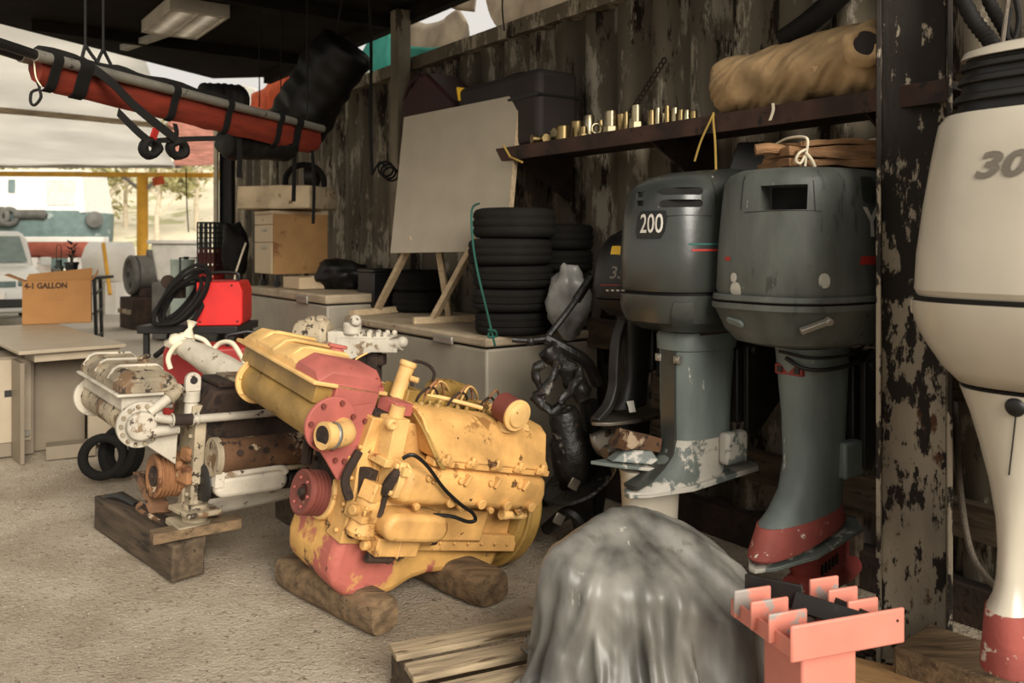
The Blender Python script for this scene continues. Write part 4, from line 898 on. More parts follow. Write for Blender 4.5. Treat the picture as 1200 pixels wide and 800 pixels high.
m = MB(); dd = ax1-ax0; ln = dd.length; m.lathe([(.06,0),(.075,.03),(.075,.12),(.095,.14),(.10,.30),(.085,.33),(.085,ln*.62),(.06,ln*.66),(.055,ln)], ax0, dd, 24); m.build('leg', 'greasy', sm, ang=50)
m = MB(); m.lathe([(.06,0),(.17,.006),(.18,.016),(.08,.03)], ax0+dd*.50, dd.normalized()+V((.25,.1,0)), 26); m.build('splash_plate', 'greasy', sm)
m = MB(); m.tube([L(690,470,4.05),L(700,560,4.1),L(690,640,4.05)],.045); m.tube([L(640,620,4.0),L(668,600,3.9),L(690,625,3.9)],.03); m.build('exhaust_tube', 'blackp', sm)
for x, y, Y in ((673,567,3.82),(655,608,3.85)):
    m = MB(); m.box(L(x,y,Y),(.05,.012,.05),(0,30,20)); m.build('anode', 'steel', sm, bevel=.004)

# ---- pale lower unit standing behind the tarpaulin
lu = thing('lower_unit', 'pale grey outboard lower unit standing upright behind the tarpaulin, brown propeller blade above', 'outboard part', P(762, 285, 3.50)-V((0,0,EYE)), (0,0,200))
leg(lu, [(.012,.06,.03,0,2,0),(.10,.12,.06,0,2.2,0),(.3,.115,.075,0,2.4,0),(.50,.125,.085,0,2.4,0),(.53,.13,.09,0,2.4,0)], 'white', 'strut')
m = MB(); pl = [(-.14,-.07),(0,-.1),(.16,-.06),(.27,.0),(.16,.06),(0,.1),(-.14,.07)]
m.loft([[V((x,y,.535+.12*x)) for x,y in pl],[V((x,y,.55+.12*x)) for x,y in pl]]); m.build('cavitation_plate', 'legworn', lu, bevel=.003)
m = MB(); m.loft([[V((x,y,.555+.12*x)) for x,y in ((-.02,-.07),(.19,-.03),(.19,.03),(-.02,.07))],[V((x,y,.615)) for x,y in ((.02,-.05),(.13,-.02),(.13,.02),(.02,.05))]]); m.build('housing', 'legworn', lu, bevel=.006)
m = MB(); m.loft([[V((x,y,z)) for x,y,z in ((.15,-.05,.62),(.15,.05,.63),(.13,.055,.70),(.13,-.045,.69))],[V((x,y,z)) for x,y,z in ((-.02,-.05,.60),(-.02,.05,.61),(-.02,.055,.66),(-.02,-.045,.65))]]); m.cut(2); m.wob(.012,14,3); m.build('old_blade', 'rusty', lu, ang=50)

# ---- timber rack the motors hang on, along the wall
rk = thing('motor_rack', 'dark timber rail on posts behind the hanging outboards', 'rack', wall(-1.8,.1,0), (0,0,math.degrees(math.atan2(WD.y,WD.x))))
m = MB(); m.box((-.1,.03,.94),(3.6,.07,.16)); m.build('rail', 'dkwood', rk, bevel=.005)
m = MB(); m.box((-.1,.03,.42),(3.6,.05,.14)); m.build('rail', 'dkwood', rk, bevel=.005)
for x in (-1.7,-.75,.35,1.5):
    m = MB(); m.box((x,-.035,.53),(.09,.06,1.06)); m.build('post', 'dkwood', rk, bevel=.005)
# ================================================================== SHELF, FREEZERS AND WHAT STANDS ON THEM
def WP(px, off=0.0, z=0.0):
    """point of the line parallel to the wall at distance off, on the sight line of column px"""
    o = W0+WN*off; k = (px-600)/FPX; t = (o.x-k*o.y)/(.588+k*.809); return o+WD*t+V((0,0,z))
YW = math.degrees(math.atan2(WD.y, WD.x))          # local x along the wall, away from the camera; local y out of the wall
def wallbox(m, t0, t1, o0, o1, z0, z1): return m.bx(t0, t1, o0, o1, z0, z1)
def wthing(name, label, catg, t, off, z=0.0, yaw=0.0, group=None): return thing(name, label, catg, wall(t, off, z), (0,0,YW+yaw), group)
# ---- chest freezers
def freezer(label, t0, t1, o0, o1, z, lid):
    f = wthing('chest_freezer', label, 'freezer', (t0+t1)/2, (o0+o1)/2); L_, D = t1-t0, o1-o0
    m = MB(); m.bx(-L_/2, L_/2, -D/2, D/2, .06, z-lid-.008); m.build('body', 'freezer', f, bevel=.012)
    m = MB(); m.bx(-L_/2+.03, L_/2-.03, -D/2+.03, D/2-.03, 0.0, .07); m.build('plinth', 'black', f)
    m = MB(); m.bx(-L_/2+.012, L_/2-.012, -D/2+.012, D/2-.012, z-lid-.012, z-lid+.012); m.build('gasket', 'black', f)
    m = MB(); m.bx(-L_/2-.012, L_/2+.012, -D/2-.012, D/2+.014, z-lid+.004, z); m.build('lid', 'freezerlid', f, bevel=.014, seg=3)
    m = MB(); m.bx(-L_/2+.30, -L_/2+.50, D/2+.012, D/2+.03, z-lid-.01, z-.02); m.build('handle', 'alu', f, bevel=.006)
    return f
off1 = (V((-.134,4.47,0))-W0).dot(WN); t1 = (V((-.134,4.47,0))-W0).dot(WD); LID = .955
freezer('off white chest freezer under the tyre stack and the white board', t1, t1+1.70, off1-.78, off1, LID, .055)
off2 = (V((-1.31,6.08,0))-W0).dot(WN); t2 = (V((-1.31,6.08,0))-W0).dot(WD); CAB = 1.08
freezer('taller grey white chest freezer at the back under the drawer unit', t2+.02, t2+1.66, off2-.75, off2, CAB, .07)
# ---- tyres
def tyre(Rr, w_, tread=True):
    m = MB(); ri = Rr*.62; h = w_/2; n = 44
    pr = [(ri,-h*.75),(ri+.012,-h*.92),(Rr*.80,-h),(Rr*.93,-h*.9),(Rr*.985,-h*.70),(Rr,-h*.45),(Rr-.006,-h*.30),(Rr-.006,-h*.24),(Rr,-h*.16),(Rr,h*.16),(Rr-.006,h*.24),(Rr-.006,h*.30),(Rr,h*.45),(Rr*.985,h*.70),(Rr*.93,h*.9),(Rr*.80,h),(ri+.012,h*.92),(ri,h*.75)]
    m.loft([[V((r*cos(2*pi*k/n), r*sin(2*pi*k/n), z+h)) for r, z in pr] for k in range(n)], loop=True); return m
c1 = WP(600, .62); z = LID
def place_tyre(c, z, Rr, w_, label, grp, rot=(0,0,0)):
    o = tyre(Rr, w_).build('tyre', 'tyre', ang=50); o.location = (c.x, c.y, z); o.rotation_euler = [R(a) for a in rot]; return tag(o, label, 'tyre', grp)
for i, (h, r, dx) in enumerate(((.125,.205,0),(.125,.22,-.004),(.125,.222,.004),(.145,.232,-.01),(.165,.228,.012))):
    place_tyre(c1+V((dx,0,0)), z+.001, r, h, ('black tyre at the bottom of the tall stack on the freezer corner','second lowest black tyre of the tall stack on the freezer','middle black tyre of the tall five-tyre stack on the freezer','second black tyre from the top of the tall stack on the freezer','topmost black tyre of the tall stack, beside the white board')[i], 'tyres stacked on the freezer corner'); z += h
ztop = z
c2 = WP(655, .23); z = LID
for i, (h, r) in enumerate(((.17,.19),(.16,.195),(.125,.198),(.15,.20))):
    place_tyre(c2, z+.001, r, h, ('lowest tyre of the rear stack, hidden behind the silver plastic bag','second tyre up in the rear stack by the wall','second tyre from the top of the rear stack, right of the tall one','top tyre of the rear stack between the tall stack and the wall')[i], 'tyres in the rear stack'); z += h
# dark tyres behind the board's trestle
c3 = WP(492, .27); z = LID
for i in range(2): place_tyre(c3, z+.001, .20, .15, ('lower black tyre lying behind the legs of the white board','upper black tyre lying behind the legs of the white board')[i], 'tyres behind the board legs'); z += .15
c3 = WP(445, .40)
m = MB(); m.box((0,0,.14), (.26,.24,.28)); m.box((0,0,.29),(.27,.25,.03)); m.box((0,.0,.315),(.08,.02,.03)); o = m.build('black_crate', 'blackp', bevel=.02); o.location = (c3.x, c3.y, LID); o.rotation_euler = (0,0,R(YW)); tag(o, 'black lidded crate on the freezer, left of the board legs', 'crate')
# silver plastic bag wedged beside the tyres
c4 = WP(662, .52); m = MB(); m.sph((0,0,.19), .19, (.60,.45,1.0), 28, .22, 2.2, 3); m.wob(.02, 14, 2); o = m.build('plastic_bag', 'foil', ang=70); o.location = (c4.x+.02, c4.y-.02, LID+.0); tag(o, 'crumpled silver plastic bag beside the tyre stack', 'bag')
# green rope tied round the stack
cc = c1; dcam = (V((0,0,0))-cc).normalized(); sd = V((dcam.y,-dcam.x,0))
def rp_(px, py, Y): return P(px, py, Y)
m = MB(); m.tube([P(556,240,4.50)+V((.02,.1,.012)), P(553,246,4.44), P(554,283,4.40), P(560,320,4.40), P(570,362,4.38), P(577,392,4.34), P(580,405,4.30)], .006, n=8); ro = centre(m.build('green_rope', 'rope')); tag(ro, 'green rope hanging down the front of the tall tyre stack', 'rope')
m = MB(); k_ = P(577,391,4.34)-ro.location; m.tube([k_+V((-.02,0,.02)), k_+V((.015,-.015,.015)), k_+V((.02,0,-.012)), k_+V((-.015,-.01,-.018)), k_+V((-.018,.01,.0)), k_+V((.012,-.018,.02))], .006); m.build('knot', 'rope', ro)
# ---- white board on its timber trestle
br_ = V((-.04,4.84,0)); bl_ = V((-.80,5.60,0)); bd = (br_-bl_); bw_ = bd.length; bu = bd.normalized(); bnrm = V((bu.y,-bu.x,0))
yaw_b = math.degrees(math.atan2(bu.y, bu.x))
bt = thing('display_board', 'large off white square board leaning on a light timber trestle on the freezer', 'board', (bl_.x, bl_.y, LID), (0,0,yaw_b))
m = MB(); lean = math.tan(R(7)); h0, h1 = 1.385-LID, 2.31-LID
m.loft([[V((x,y+.0,h0+.02*(x/bw_))) for x, y in ((.0,0),(bw_,0),(bw_,.032),(0,.032))], [V((x,y+lean*(h1-h0),h1-.02*(1-x/bw_))) for x, y in ((.0,0),(bw_,0),(bw_,.032),(0,.032))]]); pb = m.build('panel', 'board', bt, bevel=.002)
m = MB(); m.loft([[V((x,y,h0+.02)) for x, y in ((bw_+.001,-.0015),(bw_+.004,-.0015),(bw_+.004,.034),(bw_+.001,.034))], [V((x,y+lean*(h1-h0),h1-.005)) for x, y in ((bw_+.001,-.0015),(bw_+.004,-.0015),(bw_+.004,.034),(bw_+.001,.034))]]); m.build('edge_strip', 'pale', pb)
def LB(px, py, Y): 
    p = P(px, py, Y)-bt.location; c, s_ = bu.x, bu.y; return V((p.x*c+p.y*s_, -p.x*s_+p.y*c, p.z))
def onlid(px, off): 
    p = WP(px, off)-bt.location; c, s_ = bu.x, bu.y; return V((p.x*c+p.y*s_, -p.x*s_+p.y*c, 0))
ra, rb = onlid(412,.86), onlid(492,.22); rc, rd = onlid(484,.80), onlid(575,.30)
for a, b in ((ra, rb), (rc, rd)):
    m = MB(); m.bar(a+V((0,0,.022)), b+V((0,0,.022)), .045, .042); m.build('base_rail', 'pale', bt, bevel=.003)
def topof(px): 
    # local point on the back of the panel's lower edge at column px
    for i in range(400):
        x = bw_*i/400; p = bl_+bu*x
        if (p.x/p.y)*FPX+600 >= px: return V((x, .03, h0+.10))
    return V((bw_*.8,.03,h0+.1))
m = MB(); m.bar(ra.lerp(rb,.36)+V((0,0,.035)), topof(480), .045, .035); m.build('trestle_leg', 'pale', bt, bevel=.003)
m = MB(); m.bar(rc.lerp(rd,.26)+V((0,0,.035)), topof(555), .045, .035); m.build('trestle_leg', 'pale', bt, bevel=.003)
m = MB(); m.bar(onlid(527,.45)+V((0,0,.0)), topof(505)+V((0,.02,.0)), .04, .035); m.build('trestle_leg', 'pale', bt, bevel=.003)
m = MB(); m.bar(topof(462)+V((0,.02,-.03)), topof(575)+V((0,.02,-.03)), .03, .05); m.build('crossbar', 'pale', bt, bevel=.003)

# ---- drawer unit, foam slab, wheel, black bag on the rear freezer
pc = V((-2.0,7.1,0)); pt, po = (pc-W0).dot(WD), (pc-W0).dot(WN)
du = wthing('drawer_unit', 'tan two-drawer office pedestal on castors, on top of the rear freezer', 'drawers', pt+.20, po-.25, CAB)
m = MB(); m.bx(-.20,.20,-.25,.235,.11,.63); m.build('carcass', 'ply', du, bevel=.004)
m = MB(); m.bx(-.205,.205,-.255,.255,.615,.645); m.build('top', 'beige', du, bevel=.004)
for z0, z1 in ((.53,.612),(.38,.525),(.115,.375)):
    m = MB(); m.bx(-.198,.198,.236,.254,z0,z1); dr = m.build('drawer', 'beige', du, bevel=.003)
    if z0 < .5: m = MB(); m.bx(-.10,.02,.2545,.262,z1-.055,z1-.03); m.build('handle', 'alu', dr, bevel=.003)
m = MB(); m.cyl((.0,.254,.57),(.0,.258,.57),.01,n=12); m.build('lock', 'alu', du)
for x in (-.16,.16):
    for y in (-.20,.19):
        m = MB(); m.cyl((x-.012,y,.03),(x+.012,y,.03),.03,n=16); m.box((x,y,.085),(.03,.03,.07)); m.build('castor', 'blackp', du)
m = MB(); m.box((0,0,.05),(.34,.30,.10)); m.wob(.01,6,1); o = m.build('cardboard_pack', 'beige', bevel=.005); p = wall(pt-.30, po-.2, CAB); o.location = p; o.rotation_euler = (0,0,R(YW)); tag(o, 'flat pale carton lying beside the drawer unit castors', 'carton')
m = MB(); m.box((0,0,.095),(.66,.55,.19)); m.cut(4); m.wob(.012,4,3); o = m.build('foam_slab', 'styro', bevel=.012, ang=50); o.location = (-1.93, 7.36, CAB+.648+.01); o.rotation_euler = (0,0,R(-12)); tag(o, 'dirty polystyrene slab lying on top of the drawer unit', 'slab')
m = MB(); m.tube([(-.16,0,.0),(-.15,0,.09),(-.09,0,.16),(0,0,.185),(.09,0,.16),(.15,0,.09),(.16,0,.0)],.026,n=10); o = m.build('hose_arch', 'tyre'); o.location = (-1.76, 7.25, CAB+.852); o.rotation_euler = (0,0,R(15)); tag(o, 'arched piece of thick black hose standing on the polystyrene slab', 'hose')
m = MB(); m.lathe([(.05,-.07),(.10,-.05),(.10,.05),(.05,.07)],(0,.06,.10),(1,0,0),20); o2 = m.build('motor_lump', 'blackm'); o2.location = (-1.74, 7.36, CAB+.852); tag(o2, 'small dark round motor under the hose arch on the polystyrene slab', 'motor')
m = MB(); m.sph((0,0,.11),.17,(1.35,.85,.75),30,.35,2.0,6); m.wob(.025,9,4)
for v in m.bm.verts: v.co.z = max(.0, v.co.z)
p = WP(398,.45); o = m.build('sports_bag', 'blackbag', ang=60); o.location = (p.x, p.y, CAB); o.rotation_euler = (0,0,R(-20)); tag(o, 'black bag with white flashes slumped on the rear freezer lid', 'bag')
m = MB(); m.strap([(-.20,-.09,.10),(-.19,-.13,.05),(-.16,-.15,.015)],.035,.006,(1,.2,.2)); m.strap([(-.24,-.04,.07),(-.235,-.075,.03),(-.20,-.11,.01)],.03,.006,(1,.2,.2)); m.build('white_flash', 'boatw', o)
m = MB(); m.sph((0,0,.24),.20,(.62,.55,1.35),26,.3,2,9); m.wob(.02,8,2); o = m.build('bin_bag', 'black', ang=60); o.location = (-2.62,8.05,1.15); tag(o, 'dark stuffed bag hanging left of the drawer unit', 'bag')
m = MB(); m.cyl((0,0,0),(0,0,1.2),.10,.08,n=18); m.wob(.02,5,4); o = m.build('rag_roll', 'rustd', ang=60); o.location = (-2.62,8.05,-.01); tag(o, 'dark brown upright roll under the hanging bag', 'roll')
m = MB(); m.tube([P(288,285,7.6),P(281,305,7.5),P(275,328,7.45),P(282,345,7.4)],.008); o = centre(m.build('white_cable', 'string')); tag(o, 'pale cable hanging beside the drawer unit', 'cable')

# ---- shelf along the wall
F0 = V((0,4.87,0)); SHO = (F0-W0).dot(WN); SHZ = 2.0
def SH(px, back=0.0, z=SHZ): return WP(px, SHO-back, z)
ta, tb = (SH(1110)-W0).dot(WD), (SH(466)-W0).dot(WD)
sh = wthing('wall_shelf', 'long red brown steel shelf on the container wall, holding brass fittings', 'shelf', (ta+tb)/2, SHO/2, SHZ)
Ls = tb-ta
m = MB(); m.bx(-Ls/2,Ls/2,-SHO/2+.03,SHO/2-.012,-.03,0); m.build('plank', mat('red brown shelf', (56,37,28), .8, var=.35, chips=(((30,22,17), 8, .56),)), sh, bevel=.004)
m = MB(); m.bx(-Ls/2,Ls/2,SHO/2-.012,SHO/2,-.075,.004); m.build('front_edge', mat('red brown shelf', (56,37,28)), sh, bevel=.003)
for x in (-1.6,-.5,.6,1.7):
    m = MB(); m.prism([(-SHO/2+.03,-.03),(SHO/2-.02,-.03),(SHO/2-.02,-.055),(-SHO/2+.055,-.30),(-SHO/2+.03,-.30)], (x,0,0), (0,1,0), (0,0,1), (.012,0,0)); m.build('shelf_bracket', 'rustd', sh)
# brass fittings, one by one
def socket(h, r): return lambda m: (m.lathe([(r,0),(r,h*.96),(r*.9,h),(r*.72,h),(r*.72,h*.5)], (0,0,0), (0,0,1), 18))
def hexnip(h, r): return lambda m: (m.lathe([(r*1.35,0),(r*1.35,h*.30)], (0,0,0), (0,0,1), 6), m.lathe([(r*.92,h*.3),(r*.92,h*.97),(r*.8,h)], (0,0,0), (0,0,1), 18))
def elbow(h, r): return lambda m: (m.tube([(-h*.5,0,r),(0,0,r),(h*.12,0,r+h*.12),(h*.12,0,h*.8)], r*.8, n=12), m.lathe([(r,0),(r,h*.18)], (h*.12,0,h*.68), (0,0,1), 12), m.lathe([(r,0),(r,h*.18)], (-h*.5,0,r), (1,0,0), 12))
def cube_nut(h, r): return lambda m: m.box((0,0,r*.95),(r*1.9,r*1.9,r*1.9),(0,0,25))
def fring(h, r): return lambda m: m.ring((0,0,r+.006),(.2,-1,0),r*.85,r*.3,22,8)
def add_fit(px, back, f, mt, label, z=0.0, rot=(0,0,0), nm='pipe_fitting'):
    m = MB(); f(m); m.move(Matrix.Diagonal([1.28 if px < 662 else 1.1]*3+[1])); o = m.build(nm, mt, bevel=.0015); p = SH(px, back); zmin = 0
    o.rotation_euler = [R(a) for a in rot]; mr_ = o.rotation_euler.to_matrix(); zmin = min((mr_ @ v.co).z for v in o.data.vertices)
    o.location = (p.x, p.y, SHZ+z-zmin+.001); return tag(o, label, 'fitting', 'brass fittings on the wall shelf')
FIT = [(604,.22,fring(.05,.025),'steel','dull steel ring at the left end of the fitting row, by the board',0,(0,0,0)),
 (622,.10,elbow(.10,.022),'brass','leftmost brass elbow of the heap by the dark case',0,(0,0,200)),
 (631,.06,elbow(.08,.020),'brass','brass elbow lying in front of the heap on the shelf',0,(90,0,20)),
 (630,.16,hexnip(.07,.024),'brass','short brass hex nipple at the back of the heap',0,(0,0,0)),
 (637,.12,cube_nut(.06,.022),'zinc','square pale brass nut near the middle of the heap',0,(20,10,0)),
 (645,.16,elbow(.09,.020),'brass','brass elbow at the back right of the heap',0,(0,0,60)),
 (649,.09,hexnip(.06,.026),'zinc','bright hex nut at the right end of the heap',0,(0,90,30)),
 (655,.17,socket(.07,.020),'brass','small brass sleeve standing behind the short socket',0,(0,0,0)),
 (660,.07,socket(.065,.026),'brass','short wide brass socket standing right of the heap',0,(0,0,0)),
 (676,.16,socket(.105,.030),'brass','tall dull brass tube, left one of the two tallest tubes',0,(0,0,0)),
 (690,.10,socket(.11,.027),'zinc','tall bright brass tube, right of the dull tall one',0,(0,0,0)),
 (684,.04,hexnip(.05,.018),'brass','little nipple standing in front of the two tall tubes',0,(0,0,0)),
 (699,.05,fring(.06,.027),'zinc','pale ring-shaped union right of the two tall tubes',0,(0,0,0)),
 (704,.16,socket(.09,.016),'brass','thin brass pipe stub behind the ring union',0,(0,0,0)),
 (716,.06,hexnip(.105,.026),'zinc','tall nipple with pale hexagon foot, left of the pair',0,(0,0,0)),
 (728,.10,hexnip(.09,.022),'brass','reddish brass nipple between the two hex-footed ones',0,(0,0,0)),
 (734,.05,socket(.085,.012),'brass','slim brass tube left of the second hex-footed nipple',0,(0,0,0)),
 (746,.06,hexnip(.11,.024),'zinc','tallest nipple with pale hexagon foot, right of the pair',0,(0,0,0)),
 (757,.12,socket(.075,.020),'rustd','dark rusty sleeve in the right half of the fitting row',0,(0,0,0)),
 (764,.06,socket(.075,.018),'brass','dull brass sleeve beside the dark rusty sleeve',0,(0,0,0)),
 (771,.06,socket(.08,.013),'zinc','slim bright tube right of the dull sleeve',0,(0,0,0)),
 (777,.10,hexnip(.06,.015),'zinc','short bright nipple in the right half of the row',0,(0,0,0)),
 (782,.05,socket(.08,.012),'brass','slim dull tube near the right end of the row',0,(0,0,0)),
 (791,.07,socket(.07,.015),'zinc','bright stub fifth from the bundle end of the row',0,(0,0,0)),
 (798,.06,socket(.055,.015),'brass','stub fitting, third from the bundle end',0,(0,0,0)),
 (805,.06,socket(.05,.014),'zinc','bright stub, second from the bundle end',0,(0,0,0)),
 (813,.06,socket(.04,.014),'brass','last small stub before the wrapped bundle',0,(0,0,0))]
for a in FIT: add_fit(*a)
# cloth-wrapped bundle on the shelf
ba, bb_ = SH(846,.16,SHZ+.135), SH(1048,.16,SHZ+.150); bdir = (bb_-ba).normalized(); bu_ = V((0,0,1)); bs = bdir.cross(bu_).normalized()
rings = []; NB = 72
for i in range(84):
    t = i/83; r = .135+.02*t; e = 1.0
    if t < .07: e = .45+.55*math.sin(pi/2*min(1, t/.07))
    if t > .95: e = math.sqrt(max(.02, 1-((t-.95)/.05)**2))*.55+.45
    p = ba.lerp(bb_, t); ring = []
    for k in range(NB):
        a = 2*pi*k/NB; q = V((cos(a)*1.1, sin(a)*1.1, t*5))
        w_ = 1+.13*noise.noise(q*1.3)+.16*abs(noise.noise(V((cos(a-t*5)*2.6, sin(a-t*5)*2.6, t*2.4))))+.10*abs(noise.noise(V((cos(a-t*7)*6, sin(a-t*7)*6, t*3))))-.06
        ring.append(p+(bs*cos(a)*1.12+bu_*sin(a)*.92)*r*e*w_)
    rings.append(ring)
m = MB(); m.loft(rings)
for v in m.bm.verts: v.co.z = max(v.co.z, SHZ+.003)
bundle = centre(m.build('cloth_bundle', 'cloth', ang=80)); tag(bundle, 'large dusty tan cloth-wrapped roll lying on the right end of the shelf', 'bundle')
p = SH(1016,.0,SHZ+.16)+WN*.02-bundle.location
m = MB(); m.lathe([(.075,.0),(.06,.03),(.035,.035),(.01,-.03)], p, (-.3,-.95,.05), 18); m.wob(.015,14,3); m.build('twisted_end', 'cloth', bundle, ang=70)
m = MB(); m.lathe([(.05,.031),(.02,.034)], p, (-.3,-.95,.05), 16); m.build('dark_fold', 'case', bundle)
m = MB(); m.strap([SH(908,.0,SHZ+.01)-bundle.location+WN*.012, SH(908,-.01,SHZ-.02)-bundle.location+WN*.01, SH(906,-.01,SHZ-.06)-bundle.location+WN*.02], .012, .003, bdir); m.build('tie_end', 'string', bundle)
# twine hanging over the shelf edge
m = MB(); m.tube([SH(836,.02,SHZ+.012)+WN*.0, SH(834,-.012,SHZ-.01), SH(822,-.015,SHZ-.10), SH(814,-.015,SHZ-.19)], .005); m.tube([SH(836,.0,SHZ+.012), SH(836,-.012,SHZ-.03), SH(838,-.02,SHZ-.12), SH(839,-.02,SHZ-.235)], .005); tw_ = centre(m.build('twine', 'twine')); tag(tw_, 'frayed yellow twine hanging over the shelf edge at the bundle', 'string')
# cases on the shelf behind the board
cs = thing('equipment_case', 'large dark brown case on the shelf behind the white board', 'case', SH(604,.20), (0,0,YW)); cs.location.z += .006
m = MB(); m.bx(-.42,.42,-.15,.15,0,.43); m.build('shell', 'case', cs, bevel=.04, seg=3); m = MB(); m.bx(-.425,.425,-.155,.155,.27,.285); m.build('seam', 'blackp', cs); m = MB(); m.tube([(-.1,.0,.42),(-.09,.0,.46),(.09,0,.46),(.1,0,.42)],.012); m.build('handle', 'blackp', cs)
m = MB(); m.box((.40,.13,.39),(.012,.06,.09),(0,15,0)); m.build('yellow_tag', 'yel', cs)
cs = thing('tool_case', 'dark maroon peaked case on the shelf, left of the dark brown one', 'case', SH(515,.24), (0,0,YW))
m = MB(); m.prism([(-.40,0),(.30,0),(.30,.45),(.05,.62),(-.05,.62),(-.40,.38)], (0,-.14,0), (1,0,0), (0,0,1), (0,.28,0)); m.build('shell', 'maroon', cs, bevel=.02); m = MB(); m.tube([(.14,.0,.55),(.22,0,.66),(.42,0,.62),(.52,0,.45),(.55,0,.0)],.014); m.build('handle', 'maroon', cs)
# chain and pipe on the wall above the shelf, twine wire
m = MB(); a, b = WP(728,.06,2.10), WP(778,.06,2.42)
for k in range(16):
    p = a.lerp(b, k/15); m.ring(p, (bdir if k % 2 else V((0,0,1))).cross((b-a)).normalized(), .016, .005, 12, 6)
o = centre(m.build('chain', 'rustd')); tag(o, 'rusty chain slanting up the wall above the fittings', 'chain')
m = MB(); m.tube([WP(918,.08,2.38), WP(960,.08,2.46), WP(1015,.08,2.62), WP(1080,.08,2.95)], .05, n=14); o = centre(m.build('black_hose', 'black')); tag(o, 'thick black hose running up the wall over the wrapped bundle', 'hose')
m = MB(); m.tube([P(612,190,4.75),P(598,184,4.85)],.006); m.tube([P(598,184,4.80),P(590,170,4.85)],.006); o = centre(m.build('yellow_wire', 'twine')); tag(o, 'short bent yellow wire under the shelf beside the board', 'wire')
# ropes hanging from the roof edge
for px, y0, y1, Y, r_, lb in ((433,20,205,6.3,.012,'dark rope hanging straight down left of the roof post'),(588,-40,36,5.4,.005,'thin dark cord hanging above the board, over the container rail')):
    m = MB(); a, b = P(px,y0,Y), P(px+3,y1,Y); a.z = 3.29; m.tube([a, a.lerp(b,.35)+V((.006,0,0)), a.lerp(b,.7)-V((.008,0,0)), b], r_); o = centre(m.build('hanging_rope', 'black')); tag(o, lb, 'rope')
m = MB()
for k in range(3): m.ring(P(452+3*k,198+3*k,6.35),(.3,-1,.2*k),.055,.008,20,6)
m.tube([P(436,205,6.3),P(445,190,6.35),P(452,196,6.35)],.008); o = centre(m.build('cable_coil', 'black')); tag(o, 'small coil of black cable on the wall left of the board', 'cable')
# bundle and tin on the motors
cwp = P(958, 285, 3.3)-V((0,0,EYE))
fb = thing('folded_cloth_stack', 'stack of folded brown cloth tied with white string on the grey cowl', 'cloth', (cwp.x+.04, cwp.y-.02, 1.731), (0,0,8))
zz = 0
for k, (l_, d_, h) in enumerate(((.44,.26,.030),(.42,.27,.028),(.43,.25,.030),(.38,.24,.022))):
    m = MB(); m.box(((-.01,.012,-.006,.01)[k],0,zz+h/2),(l_,d_,h)); m.cut(6); m.wob(.020,8,k); zz += h-.003
    for v in m.bm.verts: v.co.z = max(.0, v.co.z)
    m.build('folded_layer', 'brownwrap', fb, bevel=.01, ang=70)
m = MB(); m.tube([(-.31,-.02,.07),(-.26,-.03,.075),(-.2,-.02,.07)],.022); m.build('twisted_corner', 'brownwrap', fb)
for x in (-.175,.165):
    m = MB(); m.tube([(x,-.145,.0),(x+.005,-.148,.05),(x+.01,-.135,.105),(x,0,.118),(x,.13,.10)],.005); m.tube([(x,-.15,.05),(x+.02,-.16,.02),(x+.035,-.155,-.01)],.006); m.tube([(x,-.15,.06),(x-.03,-.16,.045),(x-.04,-.155,.02),(x-.02,-.15,.01),(x,-.145,.04)],.005); m.build('white_string', 'string', fb)
m = MB(); m.lathe([(.085,0),(.055,.13),(.05,.135)], (0,0,0), (0,0,1), 4); o = m.build('sheet_metal_hood', 'blackm', bevel=.004); p = P(884,285,3.72)-V((0,0,EYE)); o.location = (p.x,p.y,1.752); o.rotation_euler = (0,0,R(20)); o.scale = (1.6,1.3,1); tag(o, 'dark tapered sheet metal hood standing behind the folded cloth', 'hood')

# ================================================================== FOREGROUND
# ---- pallet
pa = thing('wooden_pallet', 'weathered slatted wooden pallet on the floor by the tarpaulin', 'pallet', (-.407,2.82,0), (0,0,24))
for k in range(5):
    m = MB(); y = -.05-.152*k; m.box((.52+.006*(k % 2), y, .119),(1.04,.098,.020),(0,0,random.uniform(-.6,.6))); m.cut(2); m.wob(.003,5,k); m.build('deck_board', 'pallet', pa, bevel=.003)
for x in (.03,.52,1.0):
    m = MB(); m.box((x,-.36,.064),(.045,.72,.088)); m.build('stringer', 'dkwood', pa, bevel=.003)  # stringers and bottom boards darkened to stand in for shade in the gaps
for y in (-.06,-.36,-.66):
    m = MB(); m.box((.52,y,.011),(1.04,.09,.02)); m.build('bottom_board', 'dkwood', pa, bevel=.003)
